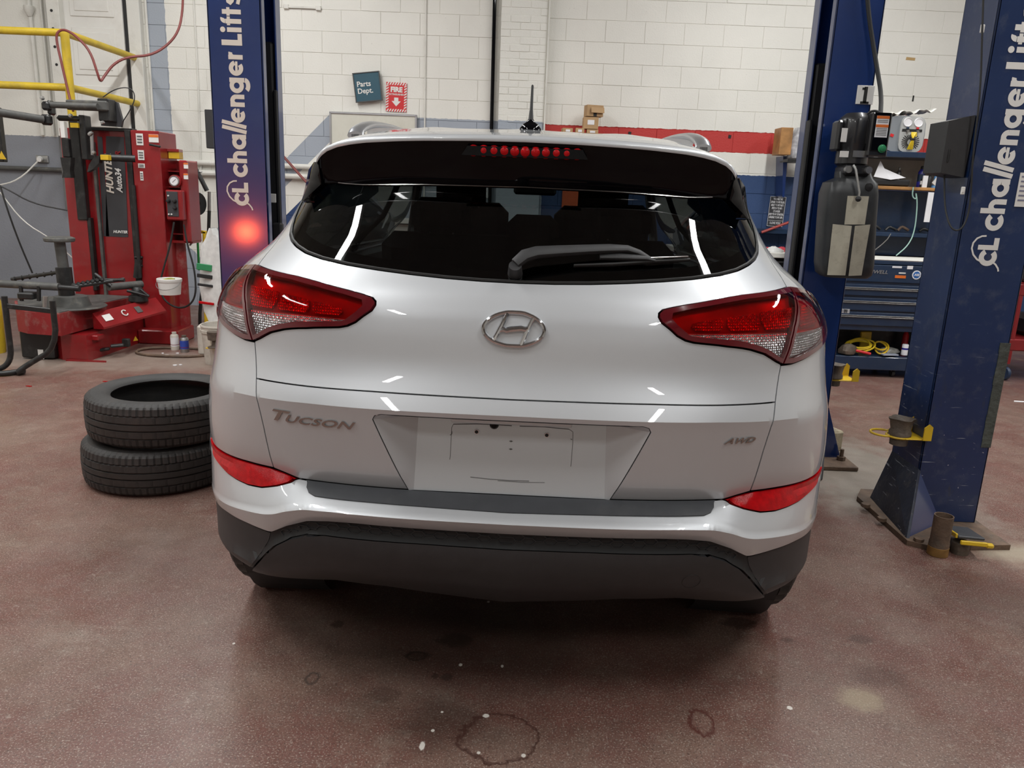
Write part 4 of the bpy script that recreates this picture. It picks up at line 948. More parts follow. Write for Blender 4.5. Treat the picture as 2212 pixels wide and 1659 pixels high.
t = MB().box((xb+.11, YW-.06, 2.6), (.13, .08, 3.6), bev=.006).build('trim_3', M['whitepaint']); tag(t, kind='structure')
xc = at(124, 60, YW-.12).x
t = MB().box((xc, YW-.12, 2.95), (.13, .12, 2.4), bev=.004).build('trim_4', M['whitepaint']); tag(t, kind='structure')
for z in (2.45, 2.62, 2.79, 2.96, 3.13): MB().cyl((xc-.01, YW-.183, z), (xc-.01, YW-.178, z), .014, n=12).build('bolt_hole', M['black'], t)
t = MB().box((xc-.10, YW-.05, 2.5), (.05, .05, 3.0)).build('trim_5', M['scratch']); tag(t, kind='structure')
for (px, lab) in ((72, 'white painted downpipe with a flared top on the far left wall'), (97, 'thin white pipe on the far left wall next to the steel column')):
    a = at(px, 100, YW-.04); o = MB().tube([(a.x, YW-.04, 1.76), (a.x, YW-.04, 4.2)], .020 if px == 72 else .014, 10)
    if px == 72: o.lathe([(.02, 0), (.05, .06), (.05, .10), (.0, .10)], (a.x, YW-.05, 2.92), (0, 0, 1), 16)
    tag(o.build('wall_pipe', M['whitepaint'], smooth=True), lab, 'pipe')
# ceiling lamps
ht = empty('added_heater', (-2.83, -1.98, 0), math.radians(-19), 'unseen electric heater on a stand behind the camera, added for its red glow', 'heater')  # unseen heater body, added as a housing for the red light
MB().box((0, .02, .86), (.26, .14, .22), bev=.02).build('housing', M['whitepaint'], ht, smooth=True); MB().cyl((0, 0, .02), (0, 0, .75), .018).lathe([(0, .02), (.14, .015), (.15, 0), (0, 0)], (0, 0, 0), (0, 0, 1), 24).build('stand', M['gloss_black'], ht)
M['lampglow'] = mat('fluorescent_diffuser', (1, .99, .95), .5, emit=1.5, var=0)
M['lampbody'] = mat('white_lamp_housing', (.8, .8, .8), .4)
LAMPLAB = ['back wall left of the car bonnet', 'back wall right of the car bonnet', 'left lift column', 'right lift column', 'floor left of the camera', 'floor right of the camera',
           'left part of the bay behind the camera', 'right part of the bay behind the camera', 'red tyre changer', 'navy hutch and tool chest', 'far left floor in front of the tyre changer']
for (x, y, sx_, sy_) in LAMPS:
    t = empty('ceiling_lamp', (x, y, CEIL-.40), 0, 'fluorescent ceiling lamp above the '+LAMPLAB[LAMPS.index((x, y, sx_, sy_))], 'lamp', 'fluorescent lamps under the ceiling')
    MB().box((0, 0, .045), (sx_+.06, sy_+.06, .05), bev=.01).build('housing', M['lampbody'], t)
    ax, L_h, W_h = (Vector((1, 0, 0)), sx_/2, sy_) if sx_ > sy_ else (Vector((0, 1, 0)), sy_/2, sx_)
    pv = Vector((-ax.y, ax.x, 0))
    for dy in (-W_h*.25, W_h*.25): MB().cyl(-ax*L_h+pv*dy, ax*L_h+pv*dy, .014, n=10).build('tube', M['lampglow'], t)
    for dx in (-.8, .8): MB().cyl(ax*dx*L_h+Vector((0, 0, .06)), ax*dx*L_h+Vector((0, 0, .40)), .005, n=6).build('hanger', M['black'], t)
# ------------------------------------------------------------------ LIFT COLUMNS
M['liftblue'] = mat('lift_blue_enamel', (.006, .028, .135), .30, var=.15, scale=3, coat=1.0, coatr=.11, dirt=(.03, .05, .14), dirt_amt=.3, dscale=4)
M['liftblue_worn'] = mat('scuffed_lift_blue_enamel', (.009, .028, .098), .34, var=.2, scale=3, coat=.3, coatr=.15, dirt=(.16, .17, .19), dirt_amt=.22, dscale=14)
M['grimy_blue'] = mat('grimy_blue_steel', (.022, .028, .05), .5, var=.4, scale=10, bump=.15, bscale=60, dirt=(.12, .11, .10), dirt_amt=.45, dscale=18)
M['white_vinyl'] = mat('white_vinyl_letters', (.78, .77, .74), .4, var=.05)
M['cream_vinyl'] = mat('cream_vinyl_letters', (.72, .66, .58), .4, var=.05)
M['rust'] = mat('rusty_steel', (.14, .09, .06), .7, var=.4, scale=18, bump=.3, bscale=90, dirt=(.07, .06, .05), dirt_amt=.7, dscale=10)
M['yellow'] = mat('yellow_enamel', (.70, .46, .02), .4, var=.12, scale=8, dirt=(.25, .17, .05), dirt_amt=.35, dscale=12)
M['padrub'] = mat('greasy_adapter', (.11, .085, .065), .6, var=.4, scale=25, bump=.3, bscale=120, dirt=(.2, .17, .13), dirt_amt=.5, dscale=18)
def scuffs(m):
    nt = m.node_tree; N = nt.nodes; L = nt.links; b = N['Principled BSDF']; src = b.inputs['Base Color'].links[0].from_socket
    g = N.new('ShaderNodeNewGeometry'); col = src
    for sc, th, c in (((7, 7, 90), .66, (.42, .45, .50)), ((45, 45, 60), .69, (.55, .56, .58)), ((14, 14, 5), .60, (.03, .035, .05))):
        mp = N.new('ShaderNodeMapping'); mp.inputs['Scale'].default_value = sc; mp.inputs['Rotation'].default_value = (0, .12, 0); L.new(g.outputs['Position'], mp.inputs[0])
        n = N.new('ShaderNodeTexNoise'); n.inputs['Scale'].default_value = 1; n.inputs['Detail'].default_value = 4; L.new(mp.outputs[0], n.inputs['Vector'])
        r = N.new('ShaderNodeMapRange'); r.inputs[1].default_value = th; r.inputs[2].default_value = th+.05; r.inputs[4].default_value = .75; L.new(n.outputs[0], r.inputs[0])
        sp = N.new('ShaderNodeSeparateXYZ'); L.new(g.outputs['Position'], sp.inputs[0]); h = N.new('ShaderNodeMapRange'); h.inputs[1].default_value = .95; h.inputs[2].default_value = .25; L.new(sp.outputs[2], h.inputs[0])
        mu = N.new('ShaderNodeMath'); mu.operation = 'MULTIPLY'; L.new(r.outputs[0], mu.inputs[0]); L.new(h.outputs[0], mu.inputs[1])
        mx = N.new('ShaderNodeMix'); mx.data_type = 'RGBA'; L.new(mu.outputs[0], mx.inputs[0]); L.new(col, mx.inputs[6]); mx.inputs[7].default_value = (*c, 1); col = mx.outputs[2]
    L.new(col, b.inputs['Base Color'])
scuffs(M['liftblue_worn']); scuffs(M['grimy_blue'])
class Lett:
    """bold rounded lettering made of stroke ribbons; u runs along the word, v across it"""
    def __init__(s, w=.30): s.mb = MB(); s.w = w; s.x = 0.0; s.k = 0
    def st(s, pts, w=None, k=None):
        w = w or s.w; pts = [Vector((p[0], p[1], 0)) for p in pts]; n = len(pts); v = []
        for i, p in enumerate(pts):
            d = (pts[min(i+1, n-1)]-pts[max(i-1, 0)]).normalized(); nn = Vector((-d.y, d.x, 0))
            if 0 < i < n-1:
                d1 = (pts[i]-pts[i-1]).normalized(); c = max(.6, d1.dot(d)); 
            else: c = 1
            zz = Vector((0, 0, s.k*.0022)); v += [p+nn*w/2/c+zz, p-nn*w/2/c+zz]
        s.k = (s.k+1) % 5
        s.mb.add(v, [(2*i, 2*i+1, 2*i+3, 2*i+2) for i in range(n-1)])
    def arc(s, cx, cy, rx, ry, a0, a1, n=22, w=None): s.st([(cx+rx*math.cos(math.radians(a0+(a1-a0)*i/n)), cy+ry*math.sin(math.radians(a0+(a1-a0)*i/n))) for i in range(n+1)], w)
    def word(s, txt):
        w = s.w; R = .5-w/2; H = 1.42
        for ch in txt:
            x = s.x
            if ch == 'C': s.arc(x+.5, .5, R+.03, R+.03, 38, 322); s.x += .90
            elif ch == 'h': s.st([(x+w/2, 0), (x+w/2, H)]); s.arc(x+w/2+.26, .58, .26, .27, 180, 0); s.st([(x+w/2+.52, .58), (x+w/2+.52, 0)]); s.x += w+.60
            elif ch == 'a': s.arc(x+.48, .5, R, R, 0, 360); s.st([(x+.85, 1), (x+.85, 0)]); s.x += 1.06
            elif ch == 'l': s.st([(x+.05, -.05), (x+.42, H+.25)], .26); s.x += .30
            elif ch == 'e': s.arc(x+.5, .5, R, R, -50, -360+15); s.st([(x+.12, .47), (x+.94, .47)], .17); s.x += 1.02
            elif ch == 'n': s.st([(x+w/2, 0), (x+w/2, 1)]); s.arc(x+w/2+.26, .58, .26, .27, 180, 0); s.st([(x+w/2+.52, .58), (x+w/2+.52, 0)]); s.x += w+.60
            elif ch == 'g': s.arc(x+.46, .5, R, R, 0, 360); s.st([(x+.83, 1), (x+.83, -.05)]); s.arc(x+.48, -.08, .35, .22, 0, -150, 14); s.x += 1.06
            elif ch == 'r': s.st([(x+w/2, 0), (x+w/2, 1)]); s.arc(x+w/2+.25, .55, .25, .30, 170, 75, 8, .26); s.x += .62
            elif ch == ' ': s.x += .22
            elif ch == 'L': s.st([(x+w/2, 0), (x+w/2, H)], w+.06); s.st([(x+.0, w/2), (x+.72, w/2)]); s.x += .78
            elif ch == 'i': s.st([(x+w/2, 0), (x+w/2, 1)]); s.arc(x+w/2, 1.28, .001, .001, 0, 90, 2, .001); s.mb.lathe([(0, 0), (.18, 0)], (x+w/2, 1.30, .004), (0, 0, 1), 16); s.x += w+.08
            elif ch == 'f': s.st([(x+.26, 0), (x+.26, 1.08)]); s.arc(x+.26+.16, 1.10, .16, .20, 180, 70, 8, .27); s.st([(x, .88), (x+.56, .88)], .22); s.x += .56
            elif ch == 't': s.st([(x+.26, .0), (x+.26, 1.30)]); s.st([(x, .88), (x+.54, .88)], .22); s.x += .58
            elif ch == 's': s.st([(x+.72, .80), (x+.5, .88), (x+.28, .84), (x+.2, .70), (x+.32, .57), (x+.5, .51), (x+.66, .43), (x+.72, .29), (x+.62, .15), (x+.4, .12), (x+.12, .19)], .24); s.x += .84
            s.x += .045
    def logo(s):
        x = s.x; s.arc(x+.50, .50, .36, .38, 30, 320, w=.30); s.st([(x+1.06, 1.18), (x+1.06, .0)], .28); s.st([(x+1.06, .15), (x+1.62, .15)], .30)
        s.st([(x+.22, .82), (x+.36, 1.12), (x+.62, 1.38), (x+.98, 1.53), (x+1.30, 1.50), (x+1.56, 1.32), (x+1.70, 1.05), (x+1.72, .80)], .10); s.st([(x+.25, .22), (x+.10, -.02), (x-.12, -.20), (x-.30, -.26)], .10)
        s.x += 1.62
    def place(s, org, ux, uy, sc, m, parent, name='lettering', lift=.0015, th=.0008, umax=None):
        org, ux, uy = Vector(org), Vector(ux), Vector(uy); w = ux.cross(uy); mb = MB()
        v = [org+ux*p[0]*sc+uy*p[1]*sc+w*(lift+p[2]*sc) for p in s.mb.v]
        # wind every face outward
        f = []
        for q in s.mb.f:
            a, b, c = [Vector(s.mb.v[i]) for i in q[:3]]
            f.append(q if (b-a).cross(c-a).z > 0 else q[::-1])
        mb.add(v, f); return mb.build(name, m, parent)
def c_column(name, x0, x1, y0, y1, ztop, open_side, m, label, cat='lift column', z0=.02):
    """C-section steel column: closed front face towards the camera, the opening on one side with turned-in lips"""
    t = empty(name, ((x0+x1)/2, (y0+y1)/2, 0), 0, label, cat); ox, oy = t.location.x, t.location.y; th = .012
    sx_ = 1 if open_side > 0 else -1
    xo, xc = (x1, x0) if open_side > 0 else (x0, x1)
    def b(xa, xb, ya, yb, nm, mm=m): return MB().box(((xa+xb)/2-ox, (ya+yb)/2-oy, (z0+ztop)/2), (abs(xb-xa), abs(yb-ya), ztop-z0), bev=.0045).build(nm, mm, t, smooth=True, ang=20)
    b(x0, x1, y0, y0+th, 'front_face'); b(x0, x1, y1-th, y1, 'rear_face'); b(xc, xc+sx_*th, y0, y1, 'side_face')
    b(xo-sx_*th, xo, y0, y0+.055, 'lip'); b(xo-sx_*th, xo, y1-.085, y1, 'lip')
    return t
def mk_letters(t, xL, y, zc, sc, m, word='Challenger Lifts', zlogo=None):
    l = Lett(); l.word(word); ox, oy = t.location.x, t.location.y
    l.place((xL-ox, y-oy, zc), (0, 0, 1), (-1, 0, 0), sc, m, t)
    g = Lett(); g.logo(); g.place((xL-ox, y-oy, zlogo), (0, 0, 1), (-1, 0, 0), sc, m, t, 'logo')
# left column
Y1 = 2.25
lx0, lx1 = at(445, 0, Y1).x, at(563, 0, Y1).x
lift_l = c_column('lift_column', lx0, lx1, Y1, Y1+.31, 3.6, 1, M['liftblue'], 'blue steel lift column left of the car with white lettering running up it')
ox, oy = lift_l.location.x, lift_l.location.y
zc0, zc1 = at(500, 381, Y1).z, at(500, 106, Y1).z
u = Lett(); u.word('Challenger'); sc = (zc1-zc0)/u.x
mk_letters(lift_l, at(532, 300, Y1).x, Y1, zc0, sc, M['cream_vinyl'], zlogo=zc0-2.02*sc)
MB().box((lx1-.05-ox, .12, 1.10), (.06, .10, 1.9), bev=.01).build('carriage', M['black'], lift_l)
MB().box((lx1-.012-ox, .085, at(573, 205, Y1).z/2+.2), (.022, .05, at(573, 205, Y1).z-.3), bev=.006).build('rubber_guard', M['rubber'], lift_l)
MB().box((lx1-.02-ox, .15, 1.0), (.03, .04, 2.1), bev=.004).build('rubber_guard', M['rubber'], lift_l)
MB().box((0, 0, .012), (.40, .55, .024), bev=.004).build('base_plate', M['rust'], lift_l)
a = at(583, 408, Y1); MB().box((lx1-.02-ox, -.004, at(560, 428, Y1).z), (.030, .004, .045), bev=.002).build('sticker', M['white_vinyl'], lift_l)
a = at(596, 500, Y1+.15); MB().box((a.x-ox+.01, .0, a.z), (.05, .05, .09), bev=.008).build('latch_cover', M['black'], lift_l)
# right column
rx0, rx1 = at(1809, 0, Y1).x, at(1914, 0, Y1).x
lift_r = c_column('lift_column', rx0, rx1, Y1, Y1+.31, 3.6, -1, M['liftblue'], 'blue steel lift column right of the car carrying the black pump and the number 1')
ox, oy = lift_r.location.x, lift_r.location.y
MB().box((rx0+.05-ox, .12, 1.10), (.06, .10, 1.9), bev=.01).build('carriage', M['black'], lift_r)
zt = at(1755, 250, Y1).z
MB().box((rx0+.012-ox, .05, zt/2+.3), (.022, .055, zt-.6), bev=.006).build('rubber_guard', M['rubber'], lift_r)
MB().box((rx0-.002-ox, -.10+.155-.03, .66), (.030, .16, .62), bev=.004).build('lower_cover', M['gloss_black'], lift_r)
MB().box((.04, 0, .012), (.42, .62, .024), bev=.004).build('base_plate', M['rust'], lift_r)
for dx, dy in ((.20, -.20), (-.13, -.20), (.20, .2)): MB().cyl((dx, dy, .02), (dx, dy, .045), .022, n=6).cyl((dx, dy, .04), (dx, dy, .085), .010, n=10).build('anchor_bolt', M['rust'], lift_r)
MB().prism([(0, 0), (.10, 0), (.0, .28)], (rx1-ox, -.15, .02), (1, 0, 0), (0, 0, 1), .008).build('gusset', M['liftblue'], lift_r)
# number sign
a, b = at(1856, 184, Y1-.004), at(1882, 226, Y1-.004)
sg_ = MB().box(((a.x+b.x)/2, Y1-.003, (a.z+b.z)/2), (b.x-a.x+.012, .004, a.z-b.z), bev=.001).build('number_sign', M['white_vinyl']); tag(sg_, 'small white sign with a black number 1 on the right lift column', 'sign')
M['ink'] = mat('black_print', (.01, .01, .01), .5, var=0)
nm = MB(); cx, cz = (a.x+b.x)/2, (a.z+b.z)/2
nm.box((cx, Y1-.006, cz), (.016, .002, .074)).box((cx, Y1-.006, cz-.036), (.040, .002, .011)).box((cx-.011, Y1-.006, cz+.028), (.014, .002, .010))
nm.build('numeral', M['ink'], sg_)
# near column
Y2 = 1.42
nx0, nx1 = at(2025, 780, Y2).x, at(2168, 815, Y2).x
near = c_column('lift_column', nx0, nx1, Y2, Y2+.25, 3.4, 1, M['liftblue_worn'], 'nearest blue lift column at the right edge, scuffed, with white lettering and anchored base')
ox, oy = near.location.x, near.location.y
za = at(2130, 497, Y2).z
mk_letters(near, at(2165, 470, Y2).x+.005, Y2, za, sc*.985, M['white_vinyl'], zlogo=za-2.02*sc)
tape = MB(); zz_ = np.linspace(at(2130, 965, Y2).z, at(2160, 742, Y2).z, 14)
for i in range(13):
    w_ = .042+random.uniform(-.0025, .0015); z_ = (zz_[i]+zz_[i+1])/2; tape.box((nx1-ox-w_/2+.001, -.1265, z_), (w_, .003+.0002*i, zz_[i+1]-zz_[i]+.006))
tape.build('worn_edge_tape', mat('dirty_tape', (.075, .085, .075), .7, var=.4, scale=30, bump=.5, bscale=60), near)
pl = [gr(1850, 1081), gr(1958, 1178), gr(2008, 1190), (nx1+.02, 1.20, 0), (nx1+.02, 1.78, 0), gr(1858, 1065)]
MB().prism([(p[0]-ox, p[1]-oy) for p in [Vector(q) for q in pl]], (0, 0, .0), (1, 0, 0), (0, 1, 0), .022).build('base_plate', M['rust'], near)
g1 = [at(1919, 1037, Y2+.20), at(1971.5, 1090, Y2)]
tL, tF = Vector((nx0-ox, .12, .26)), Vector((nx0-ox, -.125, .26)); bL, bF = Vector(gr(1879, 1075, .02))-Vector((ox, oy, 0)), Vector(gr(1958, 1164, .02))-Vector((ox, oy, 0)); bR = Vector((nx0-ox+.13, -.135, .02)); 
fixnorm(MB().add([tL, tF, bF, bL, tL+Vector((.01, 0, -.01)), tF+Vector((.01, 0, -.01)), bF+Vector((.012, 0, 0)), bL+Vector((.012, 0, 0))], [(0, 1, 2, 3), (4, 7, 6, 5), (0, 3, 7, 4), (1, 5, 6, 2), (0, 4, 5, 1), (3, 2, 6, 7)]).build('side_gusset', M['grimy_blue'], near))
fixnorm(MB().add([tF, bF, bR, tF+Vector((.002, .008, 0)), bF+Vector((.006, .010, 0)), bR+Vector((0, .01, 0))], [(0, 1, 2), (3, 5, 4), (0, 3, 4, 1), (1, 4, 5, 2), (2, 5, 3, 0)]).build('front_gusset', M['liftblue'], near))
for p in ((1985, 1165), (1870, 1090), (1905, 1120)): 
    q = gr(*p, .03); MB().cyl((q.x-ox, q.y-oy, .02), (q.x-ox, q.y-oy, .035), .02, n=6).build('anchor_bolt', M['rust'], near)
# control box on the near column
a = at(2055, 320, Y2+.10)
cb_ = empty('control_box', (nx0-.055, Y2+.09, at(2055, 320, Y2+.10).z), 0, 'black plastic control box mounted on the side of the nearest blue lift column', 'control box')
MB().prism([(-.05, -.10), (.045, -.115), (.05, .12), (-.05, .095)], (0, -.07, 0), (1, 0, 0), (0, 0, 1), -.14).build('cover', M['plastic'], cb_)
MB().box((-.030, -.072, -.035), (.006, .006, .05), bev=.002).build('slot', M['ink'], cb_)
pipe_obj('control_cable', [at(2040, 378, Y2+.06), at(2040, 420, Y2+.05), at(2042, 455, Y2+.03), at(2052, 490, Y2-.01), at(2066, 500, Y2-.02), at(2082, 490, Y2-.02), at(2094, 455, Y2-.015), at(2098, 405, Y2-.015), at(2102, 330, Y2-.015), at(2118, 200, Y2-.015), at(2122, 60, Y2-.015), at(2126, -60, Y2-.015)], .0035, M['rubber'], 'thin black cable looping below the control box and up the nearest lift column', 'cable', 8, 2)
for p, lab in (((2122, 62), 'small white cable clip high on the nearest lift column'), ((2080, 412), 'small white cable clip beside the cable loop on the nearest column')):
    a = at(*p, Y2-.004); tag(MB().box(a, (.016, .006, .03), bev=.002).box((a.x, a.y-.004, a.z), (.006, .004, .012)).build('cable_clip', M['white_vinyl']), lab, 'clip')
a = at(2206, 410, Y2-.004); st_ = MB().box((a.x+.02, Y2-.003, a.z), (.07, .002, .13)).build('spec_label', M['white_vinyl']); tag(st_, 'white printed specification label on the right edge of the nearest column', 'label')
for k in range(6): MB().box((a.x+.018, Y2-.0045, a.z+.05-.018*k), (.05, .001, .006)).build('print_line', mat('grey_print', (.2, .2, .28), .5) if k == 0 else bpy.data.materials['grey_print'], st_)
def adapter_holder(loc, label, k=1.0):
    t = empty('adapter_holder', loc, 0, label, 'holder')
    for (x, y, r) in ((-.085, .02, .048), (-.135, .055, .052), (-.06, .075, .04)):
        MB().tube([(x+r*math.cos(t_), y+r*math.sin(t_), 0) for t_ in np.linspace(0, 2*PI, 25)[:-1]], .005, 6, True).build('ring', M['yellow'], t, smooth=True)
    MB().box((-.03, .03, 0), (.10, .13, .006), bev=.002).build('shelf', M['yellow'], t)
    for dy in (-.045, .085): MB().prism([(0, 0), (.0, .055), (.02, .072), (.035, .06), (.035, 0)], (-.012, dy, 0), (1, 0, 0), (0, 0, 1), -.006).build('ear', M['yellow'], t)
    return t
def adapter(loc, label):
    return tag(MB().lathe([(.0, -.045), (.036, -.045), (.038, -.004), (.046, -.002), (.046, .012), (.040, .022), (.046, .062), (.052, .072), (.030, .062), (.0, .05)], loc, (0, 0, 1), 20, mod=lambda i, j, r: r*(1+.14*math.cos(4*2*PI*i/20)) if j in (6, 7) else r).build('lift_adapter', M['padrub'], smooth=True, ang=50), label, 'lift adapter')
h = at(1975, 945, Y2+.02); adapter_holder((nx0-.005, Y2+.02, h.z+.0), 'yellow bracket with rings on the left side of the nearest lift column')
adapter((nx0-.088, Y2+.035, h.z+.008), 'grimy lift adapter standing in the yellow bracket of the nearest column')
h = at(1845, 815, Y1+.12); adapter_holder((rx1+.14, Y1+.10, h.z-.01), 'yellow bracket low on the far right of the pump column behind the car')
adapter((rx1+.05, Y1+.11, h.z+.0), 'rusty lift adapter in the yellow bracket beside the tool chest')
adapter_rail = MB().box((rx1+.03, Y1+.16, .82), (.035, .02, .44), bev=.003).build('perforated_strut', M['padrub']); tag(adapter_rail, 'grimy perforated steel strut beside the right lift column', 'strut')
# floor pieces by the near column
p = gr(2030, 1202); t = empty('steel_pipe_stub', (p.x, p.y+.02, 0), 0, 'rusty upright steel pipe stub standing in front of the nearest column', 'pipe')
MB().lathe([(.0, .12), (.028, .12), (.032, .165), (.032, .168), (.036, .168), (.036, .06), (.038, .055), (.038, 0), (0, 0)], (0, 0, 0), (0, 0, 1), 28).build('tube', M['rust'], t, smooth=True)
MB().lathe([(.0375, .0), (.039, .002), (.039, .036), (.0375, .038)], (0, 0, 0), (0, 0, 1), 28).build('yellow_rust_band', mat('ochre_rust', (.28, .15, .04), .7, var=.4, scale=20), t, smooth=True)
p = gr(2078, 1203); t = empty('floor_latch', (p.x+.01, p.y+.04, 0), -.15, 'low cylinder with a dark tilted plate edged in yellow beside the pipe stub', 'lift foot')
MB().lathe([(0, 0), (.034, 0), (.034, .045), (.030, .05), (0, .05)], (0, 0, 0), (0, 0, 1), 24).build('foot', M['padrub'], t, smooth=True)
R_ = Matrix.Rotation(math.radians(-8), 3, 'X')
MB().box((.015, .03, .075), (.10, .16, .012), R_, .003).build('plate', M['pad'], t); MB().box((.025, -.052, .066), (.10, .012, .018), R_, .003).build('front_edge', M['yellow'], t); MB().box((-.038, .03, .078), (.008, .15, .018), R_, .002).build('side_edge', M['yellow'], t)
MB().box((.085, -.05, .062), (.03, .02, .02), bev=.006).build('yellow_tip', M['yellow'], t)
# wooden block behind the right rear corner
a, b = gr(1790, 985), gr(1828, 975); t = tag(MB().box((rx1+.045, 2.42+.02, .087), (.12, .26, .12), Matrix.Rotation(.35, 3, 'Z'), .01).build('wood_block', mat('weathered_timber', (.42, .36, .25), .8, var=.3, scale=25, bump=.4, bscale=60)), 'weathered timber block lying on the base plate behind the car', 'wood block')
# ------------------------------------------------------------------ HYDRAULIC PUMP on the right column
M['motorblack'] = mat('black_motor_enamel', (.018, .018, .020), .35, var=.2, coat=.3)
M['tank'] = mat('dark_plastic_tank', (.030, .032, .034), .42, var=.2, scale=12, dirt=(.09, .09, .085), dirt_amt=.3, dscale=10)
M['masking'] = mat('dirty_masking_tape', (.52, .49, .39), .6, var=.12, scale=14, dirt=(.25, .21, .15), dirt_amt=.35, dscale=25)
M['paper'] = mat('white_paper', (.80, .80, .82), .6, var=.05)
M['orange'] = mat('orange_warning_print', (.72, .16, .02), .5)
M['green'] = mat('green_push_button', (.03, .25, .10), .3, coat=.5)
M['steel'] = mat('plain_steel', (.45, .45, .44), .35, .9, var=.2, scale=20)
YP = Y1-.11
zA, zB = at(1850, 250, YP).z, at(1850, 350, YP).z
pu = empty('hydraulic_pump', (at(1850, 400, YP).x, YP, 0), 0, 'black hydraulic pump motor with plastic oil tank bolted to the right lift column', 'pump'); ox, oy = pu.location.x, pu.location.y
mx_ = at(1845, 300, YP).x-ox
MB().lathe([(0, zA+.01), (.05, zA+.01), (.072, zA-.01), (.078, zA-.03), (.078, zB+.07), (.072, zB+.06), (.074, zB+.03), (.074, zB-.01), (.05, zB-.03), (.05, zB-.10), (0, zB-.10)], (mx_, 0, 0), (0, 0, 1), 32).build('motor', M['motorblack'], pu, smooth=True)
for k in range(10):
    a = 2*PI*k/10; MB().box((mx_+.080*math.cos(a), .080*math.sin(a), (zA+zB)/2+.03), (.006, .006, zA-zB-.10)).build('cooling_fin', M['motorblack'], pu)
c = at(1895, 292, YP-.08); bx, bz = c.x-ox, c.z
MB().box((bx, -.075, bz), (.092, .07, .195), bev=.006).build('switch_box', M['motorblack'], pu)
MB().box((bx, -.113, bz+.012), (.076, .006, .17), bev=.002).build('box_cover', M['gloss_black'], pu)
MB().box((bx, -.117, bz+.035), (.058, .002, .095)).build('warning_label', M['paper'], pu); 
for dz in (.076, .038): MB().box((bx, -.1185, bz+dz), (.058, .002, .012)).build('orange_stripe', M['orange'], pu)
for dz in (.062, .055, .026, .019, .012, .005, -.002): MB().box((bx, -.1185, bz+dz), (.048, .0012, .0025)).build('print_line', M['scratch'], pu)
MB().lathe([(0, .014), (.012, .012), (.015, .004), (.019, .003), (.019, 0)], (bx+.015, -.116, bz-.062), (0, -1, 0), 20).build('push_button', M['green'], pu, smooth=True)
for (px, py, w, h) in ((1822, 292, .026, .062), (1822, 333, .04, .028), (1858, 333, .075, .030)):
    c = at(px, py, YP-.07); MB().box((c.x-ox, -.078, c.z), (w, .004, h)).build('rating_plate', M['white_vinyl'] if px < 1840 else M['steel'], pu)
MB().box((mx_-.085, 0, (zA+zB)/2+.01), (.03, .08, .14), bev=.01).build('capacitor_cover', M['motorblack'], pu, smooth=True)
zV = at(1850, 370, YP).z
vb = MB().box((mx_+.005, -.02, zV), (.13, .12, .05), bev=.012)
vb.build('valve_block', M['motorblack'], pu, smooth=True)
for dx in (-.045, .05): MB().cyl((mx_+dx, -.075, zV+.003), (mx_+dx, -.10, zV+.003), .016, n=16).build('valve_cap', M['steel'], pu, smooth=True)
hl = at(1848, 425, YP-.1); h0 = at(1846, 357, YP-.1)
MB().tube([(h0.x-ox-.01, -.11, h0.z), (h0.x-ox, -.12, h0.z-.02), (hl.x-ox, -.135, hl.z+.02), (hl.x-ox, -.135, hl.z)], .006, 8).build('release_handle', M['steel'], pu, smooth=True)
MB().lathe([(0, -.014), (.010, -.010), (.014, 0), (.010, .010), (0, .014)], (hl.x-ox, -.135, hl.z-.01), (0, 0, 1), 14).build('handle_knob', M['black'], pu, smooth=True)
# tank: a tapering moulded bottle
def tq(px, py): q = at(px, py, YP-.05); return (q.x-ox, q.z)
rings = []
for (xl, xr, py, dep) in ((1812, 1884, 372, .07), (1812, 1886, 386, .10), (1790, 1893, 396, .15), (1782, 1893, 420, .17), (1777, 1889, 480, .17), (1771, 1884, 570, .17), (1773, 1880, 592, .16), (1782, 1872, 600, .13)):
    a, za_ = tq(xl, py-3); b, zb2 = tq(xr, py+2); rings.append(((a+b)/2, (b-a)/2, dep/2, (za_+zb2)/2))
mb = MB(); n = 28; v = []
for (cx, hw_, hd, z) in rings:
    for k in range(n):
        t_ = 2*PI*k/n; c_, s_ = math.cos(t_), math.sin(t_); v.append((cx+hw_*math.copysign(abs(c_)**.35, c_), -.02+hd*math.copysign(abs(s_)**.35, s_), z))
f = [(i*n+k, i*n+(k+1) % n, (i+1)*n+(k+1) % n, (i+1)*n+k) for i in range(len(rings)-1) for k in range(n)]+[tuple(range(n)), tuple((len(rings)-1)*n+k for k in range(n))[::-1]]
mb.add(v, f); tk = fixnorm(mb.build('oil_tank', M['tank'], pu, smooth=True, ang=50))
yf_ = -.02-.085-.002
def tape_poly(pts, name='tape_strip'):
    q = [at(px, py, YP+yf_) for px, py in pts]; return MB().prism([(a.x-ox, a.z) for a in q], (0, yf_+.001, 0), (1, 0, 0), (0, 0, 1), .002).build(name, M['masking'], pu)
tape_poly([(1822, 486), (1878, 484), (1862, 594), (1787, 594), (1799, 484)][::-1] if False else [(1799, 484), (1787, 594), (1826, 595), (1840, 488)][::1])
tape_poly([(1847, 488), (1833, 596), (1861, 595), (1880, 485)]); tape_poly([(1831, 423), (1824, 485), (1868, 485), (1877, 424)])
MB().lathe([(0, 0), (.018, 0), (.018, .015), (0, .018)], (mx_+.06, -.09, at(1873, 405, YP).z), (0, -1, 0), 16).build('filler_cap', M['black'], pu, smooth=True)
pipe_obj('power_cable', [at(1870, -60, Y1-.03), at(1876, 30, Y1-.03), at(1885, 90, Y1-.03), at(1895, 150, Y1-.05), at(1904, 205, Y1-.10), at(1902, 250, YP-.07)], .010, M['black'], 'thick black cable hanging down to the pump on the right lift column', 'cable', 10, 2)
